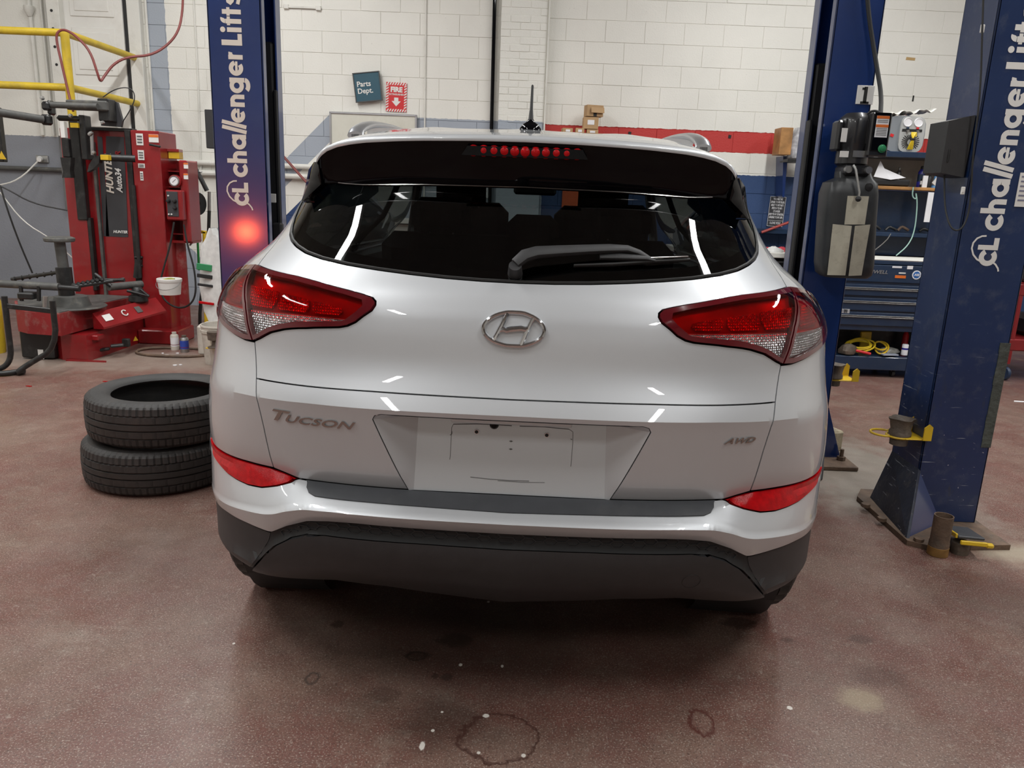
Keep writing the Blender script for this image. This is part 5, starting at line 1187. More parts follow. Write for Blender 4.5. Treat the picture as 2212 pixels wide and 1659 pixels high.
pipe_obj('motor_cable', [at(1872, 254, YP-.04), at(1876, 243, YP-.05), at(1888, 239, YP-.06), at(1900, 242, YP-.07), at(1904, 250, YP-.07)], .006, M['black'], 'short black cable arching over the top of the pump motor', 'cable', 8, 2)
def B(mb, name, m, t, **k):
    L_ = t.location; mb.v = [(p[0]-L_.x, p[1]-L_.y, p[2]-L_.z) for p in mb.v]; return mb.build(name, m, t, **k)
def T(name, loc, label, cat, group=None): return empty(name, loc, 0, label, cat, group)
# ------------------------------------------------------------------ TYRE CHANGER
M['mred'] = mat('machine_red_enamel', (.27, .009, .012), .32, var=.18, scale=5, coat=.5, coatr=.1, dirt=(.22, .05, .045), dirt_amt=.4, dscale=12)
M['mred_dusty'] = mat('dusty_red_enamel', (.26, .015, .017), .45, var=.2, scale=5, dirt=(.30, .20, .17), dirt_amt=.5, dscale=9)
M['dsteel'] = mat('dusty_dark_steel', (.10, .10, .095), .55, .2, var=.3, scale=12, dirt=(.25, .23, .19), dirt_amt=.5, dscale=10)
M['dblack'] = mat('scuffed_black_steel', (.015, .015, .015), .4, var=.2, scale=10, dirt=(.10, .10, .095), dirt_amt=.3, dscale=16)
M['decalgrey'] = mat('charcoal_decal', (.045, .045, .05), .5, var=.15)
tc = T('tyre_changer', (-3.3, 4.5, 0), 'large red tyre changing machine with black arms beside the left wall', 'tyre changer')
YC = 4.75
def xz(px, py, y): a = at(px, py, y); return a.x, a.z
def boxp(p0, p1, y, d, name, m, t, bev=.006, **k):
    """box whose front face spans two sighted corners at depth y, d metres deep"""
    a, b = at(*p0, y), at(*p1, y); return B(MB().box(((a.x+b.x)/2, y+d/2, (a.z+b.z)/2), (abs(b.x-a.x), d, abs(a.z-b.z)), bev=bev), name, m, t, **k)
zt = at(300, 282, YC).z
def colm(x0, x1, y0, y1, z0, z1, name, m, bev=.006): return B(MB().box(((x0+x1)/2, (y0+y1)/2, (z0+z1)/2), (x1-x0, y1-y0, z1-z0), bev=bev), name, m, tc, smooth=True, ang=20)
xl0, xl1, xm1, xr0, xr1 = -3.72, -3.50, -3.16, -3.14, -2.91
colm(xl0, xl1-.06, YC, YC+.30, .30, zt, 'column_side', M['mred']); colm(xl1-.09, xm1, YC+.06, YC+.34, .25, zt-.0, 'column_face', M['mred'])
colm(xr0, xr1, YC-.02, YC+.30, .10, zt, 'column_side', M['mred'])
ra, rb_ = at(160, 400, YC-.015).x, at(181, 400, YC-.015).x; zr_ = at(170, 475, YC).z
colm(ra, rb_, YC-.015, YC+.05, zr_, zt+.05, 'slide_rail', M['dblack']); colm(rb_-.01, rb_+.02, YC+.0, YC+.05, .42, zr_+.02, 'slide_rail', M['dblack'], .003)
colm(at(204, 450, YC).x, at(210, 450, YC).x, YC+.03, YC+.07, .35, zt-.1, 'steel_strip', M['dsteel'], .002)
colm(xm1-.03, xm1+.015, YC-.02, YC+.05, .30, zt+.0, 'slide_rail', M['dblack']); colm(xl1-.07, xm1+.02, YC+.02, YC+.10, zt-.01, zt+.015, 'top_bar', M['dblack'], .003)
# decals
def decal(p, name='decal', m='decalgrey', y=YC+.058):
    q = [at(a, b, y) for a, b in p]; o = MB().prism([(a.x-tc.location.x, a.z) for a in q], (0, y-tc.location.y, 0), (1, 0, 0), (0, 0, 1), .0015); return o.build(name, M[m], tc)
decal([(229, 510), (262, 512), (277, 512), (268, 296), (229, 294)][::1]); decal([(224, 510), (236, 511), (221, 296), (210, 294)])
ua = at(222, 430, YC+.05); ub = at(221, 318, YC+.05)
put_text('HUNTER', (at(236, 376, YC+.05).x-tc.location.x, YC+.052-tc.location.y, at(240, 376, YC).z), (0, 0, 1), (-1, 0, 0), .080, M['cream_vinyl'], tc, ext=.001, shear=.25, bold=.003)
put_text('Auto34', (at(257, 385, YC+.05).x-tc.location.x, YC+.050-tc.location.y, at(255, 385, YC).z-.02), (0, 0, 1), (-1, 0, 0), .068, M['white_vinyl'], tc, ext=.001, shear=.25, bold=.002, sx=.9)
put_text('R', (at(259, 376, YC+.05).x-tc.location.x, YC+.050-tc.location.y, at(245, 331, YC).z), (0, 0, 1), (-1, 0, 0), .06, M['mred'], tc, ext=.001, shear=.25, bold=.002)
put_text('HUNTER', (at(260, 503, YC+.05).x-tc.location.x, YC+.052-tc.location.y, at(260, 502, YC).z), (1, 0, 0), (0, 0, 1), .030, M['white_vinyl'], tc, ext=.001, shear=.25, bold=.001)
for (p0, p1, m_) in (((293, 288), (310, 314), 'white_vinyl'), ((297, 324), (312, 346), 'white_vinyl'), ((298, 353), (313, 363), 'white_vinyl'), ((302, 370), (310, 390), 'white_vinyl')):
    boxp(p0, p1, YC-.024, .003, 'info_label', M[m_], tc, 0)
    a, b = at(*p0, YC-.026), at(*p1, YC-.026)
    for k in range(3): B(MB().box(((a.x+b.x)/2, YC-.0265, a.z+(b.z-a.z)*(.25+.25*k)), ((b.x-a.x)*.7, .001, (a.z-b.z)*.12)), 'print_mark', M['scratch'], tc)
a, b = at(321, 290, YC-.024), at(343, 308, YC-.024); B(MB().box(((a.x+b.x)/2, YC-.024, (a.z+b.z)/2), (b.x-a.x, .003, a.z-b.z)), 'warning_label', M['white_vinyl'], tc); B(MB().box(((a.x+b.x)/2, YC-.0265, a.z-.012), (b.x-a.x, .002, .020)), 'orange_stripe', M['orange'], tc)
a, b = at(322, 312, YC-.05), at(347, 317, YC-.05); B(MB().bar(a, b, .02, .018, .006), 'door_pull', M['dblack'], tc)
# right cabinet with gauge and remote panel
cx0, cx1 = at(345, 400, YC+.10).x, at(409, 400, YC+.10).x; cz0, cz1 = at(380, 524, YC).z, at(380, 346, YC+.1).z
B(MB().box(((cx0+cx1)/2, YC+.28, (cz0+cz1)/2), (cx1-cx0, .02, cz1-cz0)).box((cx0+.01, YC+.19, (cz0+cz1)/2), (.015, .18, cz1-cz0)).box((cx1-.03, YC+.17, (cz0+cz1)/2), (.07, .22, cz1-cz0), bev=.01).box(((cx0+cx1)/2, YC+.19, cz0), (cx1-cx0, .18, .02)), 'side_cabinet', M['mred'], tc)
for k in range(5):
    z_ = cz0+(cz1-cz0)*(k+.5)/5.2; B(MB().box(((cx0+cx1)/2-.03, YC+.19, z_), (cx1-cx0-.08, .17, .008)), 'cabinet_shelf', M['mred'], tc)
for py in (358, 381):
    a = at(401, py, YC+.05); B(MB().box((a.x, YC+.056, a.z), (.036, .003, .045)), 'warning_label', M['white_vinyl'], tc); B(MB().box((a.x, YC+.0535, a.z+.016), (.036, .002, .012)), 'orange_stripe', M['orange'], tc)
g_ = at(376, 391, YC+.02)
gz = B(MB().lathe([(0, .0), (.034, 0), (.036, -.006), (.040, -.006), (.042, .0), (.042, .03), (0, .03)], (g_.x, YC+.02, g_.z), (0, 1, 0), 28), 'pressure_gauge', M['steel'], tc, smooth=True)
B(MB().lathe([(0, -.001), (.033, -.001)], (g_.x, YC+.018, g_.z), (0, 1, 0), 28), 'gauge_dial', M['paper'], tc); B(MB().bar((g_.x-.012, YC+.015, g_.z-.010), (g_.x+.016, YC+.015, g_.z+.016), .002, .002), 'needle', M['ink'], tc)
B(MB().lathe([(0, 0), (.05, 0), (.05, .02), (0, .02)], (g_.x, YC+.03, g_.z), (0, 1, 0), 28), 'gauge_boss', M['mred'], tc)
a, b = at(360, 410, YC-.02), at(391, 477, YC-.02); rx, rz = (a.x+b.x)/2, (a.z+b.z)/2
B(MB().box((rx, YC+.02, rz), (b.x-a.x+.04, .07, a.z-b.z), bev=.01), 'remote_box', M['mred'], tc, smooth=True)
B(MB().box((rx-.01, YC-.018, rz+.01), (b.x-a.x-.01, .006, a.z-b.z-.045), bev=.003), 'remote_face', M['decalgrey'], tc)
for dx, dz in ((-.03, .035), (.02, .035), (.02, -.02)): B(MB().lathe([(0, .03), (.012, .028), (.017, .01), (.018, 0)], (rx-.01+dx, YC-.02, rz+dz), (0, -1, 0), 14), 'toggle', M['black'], tc, smooth=True)
for dx, dz in ((-.03, .075), (-.035, -.073), (-.012, -.073)): B(MB().lathe([(0, .01), (.006, .008), (.007, 0)], (rx-.01+dx, YC-.02, rz+dz), (0, -1, 0), 10), 'button', M['white_vinyl'], tc)
# round post below the cabinet and small bucket rack
a, b = at(372, 524, YC+.2), at(404, 715, YC+.2); B(MB().cyl(((a.x+b.x)/2+.005, YC+.22, .12), ((a.x+b.x)/2, YC+.22, cz0), .062, n=28), 'air_tank_post', M['mred_dusty'], tc, smooth=True)
for (p, r_, y_) in ([[(376, 480), (368, 530), (350, 590), (345, 620), (352, 645), (372, 662), (395, 666), (415, 655), (424, 630), (420, 580), (405, 530), (397, 485)], .008, YC-.06],):
    B(MB().tube([at(a, b, y_) for a, b in p], r_, 8, smooth=2), 'air_hose', M['rubber'], tc, smooth=True)
# turntable bed
zb = at(128, 678, 3.82).z; zb2 = zb-.17
F0, F1, F2 = at(22, 676, 3.85), at(128, 679, 3.80), at(243, 655, 4.45)
bed = [(F0.x, 3.92), (F0.x+.12, 3.84), (F1.x, 3.80), (F2.x-.02, 4.35), (F2.x+.03, 4.75), (-3.75, 4.80), (-3.95, 4.3)]
zbt = .375
B(fm := MB().prism([(x, y) for x, y in bed], (0, 0, zbt-.165), (1, 0, 0), (0, 1, 0), .165), 'bed', M['mred_dusty'], tc)
B(MB().prism([(x+.01*(1 if x < -3.5 else -1), y+.02) for x, y in bed], (0, 0, zbt), (1, 0, 0), (0, 1, 0), .006), 'bed_top', M['dsteel'], tc)
B(MB().prism([(0, 0), (.26, 0), (.26, .16), (.10, .16), (.0, .10)], (-3.42, 3.98, .0), (0.93, .36, 0), (0, 0, 1), .002), 'base_flange', M['mred'], tc) if False else None
g0 = gr(191, 781); g1_ = gr(321, 734); gl_ = gr(130, 782)
B(MB().prism([(gl_.x-.02, g0.y+.02), (g0.x, g0.y), (g1_.x, g1_.y), (g1_.x-.2, g1_.y+.2), (-3.7, 4.9), (-3.75, 4.2)], (0, 0, 0), (1, 0, 0), (0, 1, 0), .20), 'base', M['mred'], tc)
B(MB().prism([(0, 0), (.3, 0), (.3, .012), (0, .012)], (gl_.x+.02, g0.y-.012, .0), (1, 0, 0), (0, 1, 0), .012), 'foot_flange', M['mred'], tc)
B(MB().box((-2.99, 4.80, .06), (.34, .34, .12), bev=.01), 'base_rear', M['mred'], tc)
# sloping side shelf
s0, s1, s2, s3 = at(193, 690, 4.15), at(272, 672, 4.5), at(320, 640, 4.55), at(225, 665, 4.15)
d1, d2 = Vector((-3.22, 4.08, .34)), Vector((-2.98, 4.62, .40))
B(MB().add([d1, d2, d2+Vector((.10, -.04, -.10)), d1+Vector((.10, -.04, -.10)), d1+Vector((0, 0, -.12)), d2+Vector((0, 0, -.12)), d2+Vector((.10, -.04, -.115)), d1+Vector((.10, -.04, -.115))], [(0, 3, 2, 1), (3, 7, 6, 2), (7, 4, 5, 6), (0, 4, 7, 3), (1, 2, 6, 5), (0, 1, 5, 4)]), 'side_shelf', M['mred'], tc)
lb = d1+(d2-d1)*.12+Vector((.052, -.024, -.046)); dd_ = (d2-d1).normalized(); dn_ = Vector((.10, -.04, -.10)).normalized()
for f_, w_, m_ in ((.14, .07, 'white_vinyl'), (.62, .05, 'dsteel')):
    c_ = d1+(d2-d1)*f_+Vector((.05, -.02, -.05)); B(MB().prism([(-w_/2, -.03), (w_/2, -.03), (w_/2, .03), (-w_/2, .03)], c_+Vector((.002, -.001, .003)), dd_, -dn_, .002), 'shelf_label', M[m_], tc)
c_ = d1+(d2-d1)*.40+Vector((.054, -.022, -.044)); B(MB().tube([c_+dd_*.022*math.cos(t)+dn_*.026*math.sin(t) for t in np.linspace(.6, 2*PI-.6, 16)], .005, 6), 'painted_letter', M['white_vinyl'], tc)
# black motor box, pedals
a, b = at(57, 725, 3.95), at(105, 781, 3.95); B(MB().box(((a.x+b.x)/2+.02, 4.02, .14), (b.x-a.x+.10, .22, .26), bev=.01), 'motor_box', M['dblack'], tc, smooth=True)
boxp((81, 755), (95, 776), 3.905, .003, 'motor_label', M['white_vinyl'], tc, 0)
boxp((172, 724), (212, 736), 3.98, .10, 'pedal_housing', M['mred'], tc, .004)
for (p, q) in (((205, 757), (238, 753)), ((238, 748), (268, 745))): B(MB().bar(at(*p, 4.08), at(*q, 4.12), .05, .022, .008), 'pedal', M['rubber'], tc)
boxp((262, 732), (278, 750), 4.2, .04, 'pedal_pivot', M['dblack'], tc)
a = at(293, 736, 4.38); B(MB().prism([(-.022, 0), (.022, 0), (0, .038)], (a.x, a.y, a.z), (.5, .86, 0), (0, 0, 1), .002), 'warning_triangle', M['yellow'], tc)
# turntable cone, post and wheel-shaped disc
tcx = at(153, 640, 4.15).x; P3 = (tcx, 4.15)
B(MB().lathe([(0, .46), (.10, .46), (.115, .455), (.14, .37+.005), (.145, .375)], (P3[0], P3[1], 0), (0, 0, 1), 32), 'turntable_cone', M['dsteel'], tc, smooth=True)
B(MB().lathe([(0, .384), (.24, .384), (.245, .38), (.245, .374)], (P3[0], P3[1], 0), (0, 0, 1), 40), 'turntable_ring', M['dsteel'], tc, smooth=True)
zd = at(137, 518, P3[1]).z; zmid = at(143, 578, P3[1]).z
B(MB().cyl((P3[0]-.03, P3[1], .46), (P3[0]-.035, P3[1], zmid), .056, n=24), 'centre_sleeve', M['dblack'], tc, smooth=True)
B(MB().cyl((P3[0]-.035, P3[1], zmid), (P3[0]-.045, P3[1], zd-.01), .038, n=24), 'centre_post', M['dsteel'], tc, smooth=True)
B(MB().lathe([(0, .022), (.085, .022), (.105, .014), (.108, .006), (.104, .002), (.107, -.004), (.10, -.014), (.05, -.018), (0, -.018)], (P3[0]-.045, P3[1], zd), (0, 0, 1), 36), 'clamp_disc', M['dsteel'], tc, smooth=True)
# long arms across the table
def rod(p, q, y0, y1, r, name, m=None, n=14, r2=None): return B(MB().cyl(at(*p, y0), at(*q, y1), r, r2, n=n), name, M[m or 'dblack'], tc, smooth=True)
rod((-30, 611), (128, 620), 3.95, 3.95, .028, 'roller_arm', 'dsteel'); rod((128, 621), (172, 624), 3.95, 3.95, .021, 'arm_tip')
rod((150, 621), (268, 603), 4.0, 4.25, .014, 'jaw_arm'); rod((26, 603), (128, 588), 4.35, 4.15, .014, 'jaw_arm'); rod((218, 605), (269, 605), 4.2, 4.2, .014, 'arm_tip')
for i in range(7):
    t_ = i/6; c_ = at(160+60*t_, 617-12*t_, 4.03+.12*t_); B(MB().lathe([(0, -.016), (.014, -.014), (.024, 0), (.014, .014), (0, .016)], c_, (1, .3, .1), 12), 'roller', M['dblack'], tc, smooth=True)
    c_ = at(32+95*t_, 603-15*t_, 4.33-.15*t_); B(MB().lathe([(0, -.014), (.012, -.012), (.022, 0), (.012, .012), (0, .014)], c_, (1, .3, .1), 12), 'roller', M['dblack'], tc, smooth=True)
rod((235, 620), (306, 614), 4.35, 4.6, .030, 'swing_arm', 'dsteel'); rod((205, 592), (240, 618), 4.35, 4.35, .016, 'hook_arm'); rod((203, 600), (212, 618), 4.35, 4.35, .014, 'hook_arm')
B(MB().lathe([(0, .06), (.03, .06), (.045, .04), (.05, 0), (.07, -.01), (.075, -.05), (.05, -.07), (0, -.07)], at(298, 636, 4.5), (0, 0, 1), 20), 'chuck_head', M['dblack'], tc, smooth=True)
rod((275, 628), (322, 640), 4.45, 4.45, .012, 'chuck_lever'); rod((322, 640), (303, 625), 4.45, 4.45, .010, 'chuck_lever')
B(MB().cyl(at(296, 600, YC-.03), at(300, 560, YC-.03), .030, n=16).cyl(at(291, 556, YC-.03), at(308, 556, YC-.03), .010, n=8).cyl(at(291, 574, YC-.03), at(308, 574, YC-.03), .010, n=8), 'slide_clamp', M['dblack'], tc)
B(MB().cyl(at(288, 400, YC-.04), at(303, 600, YC-.04), .016, n=12), 'lift_rod', M['dblack'], tc)
# top boom
B(MB().box(at(190, 228, 4.6), (.32, .06, .075), bev=.01), 'boom', M['dsteel'], tc, smooth=True)
boxp((98, 216), (110, 248), 4.55, .08, 'boom_knuckle', M['dblack'], tc, .012); rod((-20, 240), (92, 258), 4.2, 4.5, .030, 'lower_boom', 'dsteel'); rod((100, 226), (211, 230), 4.55, 4.55, .024, 'upper_boom', 'dsteel')
boxp((86, 218), (104, 238), 4.5, .07, 'boom_knuckle', M['dblack'], tc, .015); boxp((84, 246), (106, 270), 4.5, .07, 'boom_knuckle', M['dblack'], tc, .015)
boxp((209, 212), (237, 262), 4.6, .12, 'tower_head', M['dblack'], tc, .006)
q = [(231, 214), (257, 222), (268, 262), (265, 275), (222, 272)]; q = [at(a, b, 4.75) for a, b in q][::-1]
B(MB().prism([(a.x, a.z) for a in q], (0, 4.75, 0), (1, 0, 0), (0, 0, 1), .03), 'tower_cover', M['decalgrey'], tc)
boxp((168, 248), (190, 345), 4.62, .10, 'tool_carriage', M['dblack'], tc); boxp((118, 248), (170, 262), 4.6, .06, 'cross_tube', M['dblack'], tc, .02)
boxp((128, 262), (141, 298), 4.55, .04, 'pictogram_plate', M['white_vinyl'], tc, .002); boxp((131, 298), (150, 340), 4.55, .05, 'tool_shank', M['dblack'], tc)
q = [(130, 340), (153, 340), (151, 368), (153, 384), (134, 384), (136, 370)]; q = [at(a, b, 4.55) for a, b in q][::-1]; B(MB().prism([(a.x, a.z) for a in q], (0, 4.55, 0), (1, 0, 0), (0, 0, 1), -.06), 'tool_holder', M['dblack'], tc)
boxp((151, 265), (169, 276), 4.59, .02, 'hazard_label', M['yellow'], tc, 0)
rod((218, 340), (292, 343), 4.55, 4.65, .028, 'bead_arm'); boxp((216, 334), (234, 346), 4.5, .05, 'hazard_label', M['yellow'], tc, .002)
q = [(205, 336), (215, 338), (214, 352), (200, 366), (188, 372), (192, 356)]; q = [at(a, b, 4.52) for a, b in q][::-1]; B(MB().prism([(a.x, a.z) for a in q], (0, 4.52, 0), (1, 0, 0), (0, 0, 1), -.05), 'bead_tool', M['dblack'], tc)
B(MB().tube([at(222, 210, 4.65), at(245, 194, 4.65), at(270, 188, 4.65), at(288, 194, 4.65), at(292, 215, 4.65), at(280, 240, 4.65), at(266, 262, 4.65)], .004, 6, smooth=2), 'looped_hose', M['rubber'], tc, smooth=True)
for px, py in ((92, 212), (222, 265), (153, 250), (197, 288), (203, 330), (195, 290)): B(MB().lathe([(0, .02), (.012, .018), (.016, .0), (.012, -.01), (0, -.012)], at(px, py, 4.5), (0, -1, 0), 12), 'bolt', M['steel'], tc, smooth=True)
B(MB().cyl(at(198, 285, 4.6), at(200, 335, 4.6), .014, n=12), 'pneumatic_piston', M['steel'], tc, smooth=True)
# front left clutter on the bed
B(MB().box(at(62, 638, 3.95), (.12, .10, .05), bev=.01).bar(at(45, 618, 3.93), at(47, 650, 3.93), .02, .02).bar(at(84, 618, 3.93), at(84, 650, 3.93), .02, .02), 'clamp_jaw', M['dblack'], tc, smooth=True)
B(MB().cyl(at(98, 668, 3.9), at(98, 640, 3.9), .018, n=14), 'grease_cylinder', M['steel'], tc, smooth=True)
# ------------------------------------------------------------------ black tube frame in front
YFm = 3.45
a0, a1_ = at(9, 640, YFm), at(113, 650, YFm)
fl = gr(2, 808); pts = [(a0.x, YFm+.08, a0.z), (a0.x, YFm+.08, .16), (a0.x-.01, YFm+.03, .05), (a0.x-.03, YFm-.06, .018), (a0.x-.12, YFm-.25, .018)]
f1 = gr(108, 790); f2 = gr(60, 806); f3 = gr(0, 815)
fr_ = T('wheel_lift_frame', (a1_.x, YFm, 0), 'bent black steel tube frame standing in front of the red tyre changer', 'frame')
B(MB().tube([(a1_.x, YFm, a1_.z), (a1_.x, YFm, .20), (f1.x+.02, YFm-.01, .07), (f1.x-.03, YFm-.06, .02), (f2.x, f2.y, .02), (f3.x, f3.y, .02), (f3.x-.3, f3.y+.02, .02)], .019, 12, smooth=2), 'tube', M['dblack'], fr_, smooth=True)
B(MB().tube([(a0.x, YFm, a0.z), (a0.x, YFm, .25), (a0.x-.0, YFm, .12), (a0.x-.04, YFm-.02, .05), (a0.x-.12, YFm-.04, .03), (a0.x-.3, YFm-.04, .02)], .019, 12, smooth=2), 'tube', M['dblack'], fr_, smooth=True)
a, b = at(8, 660, YFm), at(114, 672, YFm); B(MB().bar(a, b, .02, .035, .004), 'cross_bar', M['dblack'], fr_)
# ------------------------------------------------------------------ yellow guard rail
M['railyel'] = mat('yellow_guard_rail_paint', (.66, .47, .03), .45, var=.18, scale=6, bump=.2, bscale=60, dirt=(.30, .22, .08), dirt_amt=.35, dscale=8)
xr_, yr_ = -4.02, 5.5
gt_ = T('guard_rail', (xr_, yr_, 0), 'yellow tubular guard rail meeting the back wall beside the white panel door', 'railing')
for z_ in (2.56, 2.11):
    B(MB().cyl((xr_-2.6, yr_-.02, z_), (xr_, yr_, z_), .032, n=16), 'rail', M['railyel'], gt_, smooth=True); B(MB().cyl((xr_, yr_, z_), (xr_, YW-.02, z_), .032, n=16), 'rail', M['railyel'], gt_, smooth=True)
B(MB().cyl((xr_, yr_, 0), (xr_, yr_, 2.575), .036, n=16), 'post', M['railyel'], gt_, smooth=True)
M['redhose'] = mat('dull_red_air_hose', (.22, .05, .045), .5, var=.15)
pipe_obj('air_hose', [at(396, -30, 5.9), at(394, 30, 5.9), at(385, 70, 5.85), at(360, 100, 5.8), at(325, 120, 5.7), at(275, 123, 5.6), at(245, 138, 5.55), at(225, 165, 5.5), at(217, 178, 5.45), at(211, 160, 5.42), at(195, 110, 5.42), at(165, 78, 5.42), at(140, 63, 5.42), at(124, 68, 5.40), at(121, 85, 5.40), at(135, 145, 5.40), at(150, 210, 5.40), at(158, 240, 5.35)], .011, M['redhose'], 'dull red air hose draped over the yellow guard rail', 'hose', 8, 2)
pipe_obj('air_hose', [at(596, 320, 6.6), at(625, 352, 6.55), at(660, 392, 6.5), at(700, 430, 6.4)], .014, M['redhose'], 'straight red hose slanting down behind the left lift column and the car', 'hose', 8, 1)
for (pts, r, m_, lab) in (([(-20, 395, 4.8), (10, 405, 4.8), (70, 440, 4.85), (148, 455, 4.9)], .006, 'rubber', 'thin black cable drooping across the grey wall at the far left'),
                          ([(0, 400, 4.8), (15, 450, 4.8), (40, 520, 4.85), (70, 590, 4.9)], .007, 'rubber', 'black cable running down the grey wall at the far left edge'),
                          ([(-10, 402, 6.5), (40, 390, 6.6), (85, 345, 6.75)], .008, 'whitepaint', 'pale cable plugged into the grey wall socket at the far left'),
                          ([(0, 415, 4.8), (50, 480, 4.85), (110, 515, 4.9), (160, 560, 4.95)], .005, 'whitepaint', 'thin pale wire crossing the grey wall behind the clamp disc')):
    pipe_obj('cable', [at(*p) for p in pts], r, M[m_], lab, 'cable', 6, 2)
so = T('wall_socket', at(92, 342, YW-.02), 'grey wall socket with a white plug on the grey wall at far left', 'socket'); boxp((76, 335), (104, 352), YW-.04, .03, 'box', M['steel'], so); B(MB().cyl(at(86, 343, YW-.05), at(84, 345, YW-.12), .03, .022, n=14), 'plug', M['white_vinyl'], so, smooth=True)
a, b = at(-40, 361, YW-.05), at(150, 368, YW-.05); a.z = b.z; pipe_obj('wall_pipe', [a, b], .025, M['dsteel'], 'grey pipe running across the grey wall behind the tyre changer', 'pipe')
hp = T('machine_mast', at(-5, 330, 4.9), 'dark mast with a yellow warning triangle cut off by the left edge', 'mast'); boxp((-40, 230), (8, 350), 4.9, .06, 'panel', M['dblack'], hp); q = at(7, 336, 4.89); B(MB().prism([(-.030, -.030), (.036, -.030), (.002, .036)], (q.x-.01, 4.885, q.z), (1, 0, 0), (0, 0, 1), .002), 'warning_triangle', M['yellow'], hp)
q = at(-6, 720, 4.1); tag(MB().lathe([(0, 0), (.07, 0), (.075, .05), (.075, .40), (.05, .44), (0, .44)], (q.x-.03, 4.1, 0), (0, 0, 1), 24).build('gas_cylinder', M['railyel'], smooth=True), 'yellow cylinder cut off by the left edge below the tyre changer', 'cylinder')
# ------------------------------------------------------------------ things between the machine and the left column
a = at(372, 610, 4.55); wb = T('small_bucket', (a.x, 4.50, at(372, 625, 4.5).z-.04), 'small white bucket hanging on the red post of the tyre changer', 'bucket')
R_o = .093
MB().lathe([(0, 0), (R_o*.86, 0), (R_o*.97, .10), (R_o, .10), (R_o*1.04, .108), (R_o*1.04, .125), (R_o, .128), (R_o*.95, .125), (R_o*.80, .01), (0, .01)], (0, 0, 0), (0, 0, 1), 36).build('shell', M['white_vinyl'], wb, smooth=True, ang=40)
MB().tube([(R_o*1.04*math.cos(t), R_o*1.04*math.sin(t)-.01, .10-.055*max(0, math.sin(t+PI))) for t in np.linspace(PI, 2*PI, 14)], .003, 6).build('handle', M['steel'], wb, smooth=True)
MB().tube([(-.05, .01, .11), (0, .02, .125), (.04, .0, .12)], .010, 8, smooth=1).build('yellow_green_rag', mat('green_rag', (.35, .36, .10), .8), wb)
bk = T('bucket', (-2.24, 4.05, 0), 'large dirty white bucket on the floor between the tyre changer and left column', 'bucket')
M['dirtywhite'] = mat('grubby_white_plastic', (.56, .52, .46), .5, var=.12, scale=8, dirt=(.22, .18, .14), dirt_amt=.45, dscale=10)
MB().lathe([(0, 0), (.115, 0), (.118, .01), (.132, .24), (.140, .242), (.141, .262), (.134, .264), (.135, .285), (.140, .288), (.138, .30), (.130, .30), (.112, .015), (0, .015)], (0, 0, 0), (0, 0, 1), 40).build('shell', M['dirtywhite'], bk, smooth=True, ang=40)
MB().lathe([(0, 0), (.055, 0), (.055, .006), (.025, .012), (.022, .05), (.05, .06), (.055, .12), (0, .12)], (.02, -.155, .15), (0, 0, 1), 16).build('hanging_bracket', M['padrub'], bk, smooth=True)
MB().box((.02, -.155, .148), (.12, .07, .006)).build('bracket_plate', M['yellow'], bk)
for (px, py, h_, r_, mc, lc, lab) in ((375, 757, .145, .032, 'dirtywhite', None, 'white plastic bottle on the floor beside the red tyre changer'), (396, 762, .135, .034, 'steel', 'blue', 'tin with a blue label on the floor right of the white bottle')):
    p = gr(px, py); t = T('bottle' if lc is None else 'tin_can', (p.x, p.y+.03, 0), lab, 'bottle' if lc is None else 'can')
    MB().lathe([(0, 0), (r_, 0), (r_, h_*.80), (r_*.85, h_*.87), (r_*.5, h_*.90), (r_*.5, h_)], (0, 0, 0), (0, 0, 1), 24).build('body', M[mc], t, smooth=True, ang=40)
    MB().lathe([(r_*.55, h_*.93), (r_*.55, h_*1.02), (0, h_*1.02)], (0, 0, 0), (0, 0, 1), 20).build('cap', M['dirtywhite' if lc is None else 'padrub'], t)
    MB().lathe([(r_*1.01, h_*.22), (r_*1.01, h_*.72)], (0, 0, 0), (0, 0, 1), 24).build('label', M['paper'] if lc is None else mat('blue_can_label', (.03, .07, .40), .4), t, smooth=True)
    MB().lathe([(r_*1.015, h_*.30), (r_*1.015, h_*.33)], (0, 0, 0), (0, 0, 1), 24).build('red_band', M['mred'], t)
rg = gr(375, 762); tag(MB().tube([(rg.x+.02+.30*math.cos(t), rg.y-.02+.17*math.sin(t), .011+.003*math.sin(3*t)) for t in np.linspace(0, 2*PI, 41)[:-1]], .011, 8, True).build('hose_ring', M['rust'], smooth=True), 'brown hose coiled in a ring on the floor around the bottles', 'hose')
for i, (px, py, r_) in enumerate(((360, 768, .018), (372, 770, .022), (384, 764, .015), (352, 764, .012), (378, 790, .018), (390, 789, .014), (506, 0, 0))):
    if r_ == 0: continue
    p = gr(px, py); mb = MB(); n_ = 7; mb.prism([(r_*random.uniform(.6, 1.3)*math.cos(2*PI*k/n_), .6*r_*random.uniform(.6, 1.3)*math.sin(2*PI*k/n_)) for k in range(n_)], (p.x, p.y, .001), (1, 0, 0), (0, 1, 0), .006)
    tag(mb.build('paper_scrap', M['paper']), ('torn white scrap on the floor left of the bottles', 'torn white scrap touching the foot of the white bottle', 'torn white scrap close behind the two bottles', 'small white scrap furthest left near the bottles', 'white scrap in front of the blue labelled tin', 'white scrap nearest the large bucket')[i], 'litter', 'white scraps on the floor by the bucket')
for px, py, lab in ((62, 835, 'red scrap on the floor left of the tyre stack'), (228, 825, 'red scrap on the floor just above the tyre stack')):
    p = gr(px, py); tag(MB().prism([(-.02, 0), (-.005, .007), (.02, .003), (.01, -.006)], (p.x, p.y, .001), (1, 0, 0), (0, 1, 0), .004).build('red_scrap', M['redrefl']), lab, 'litter')
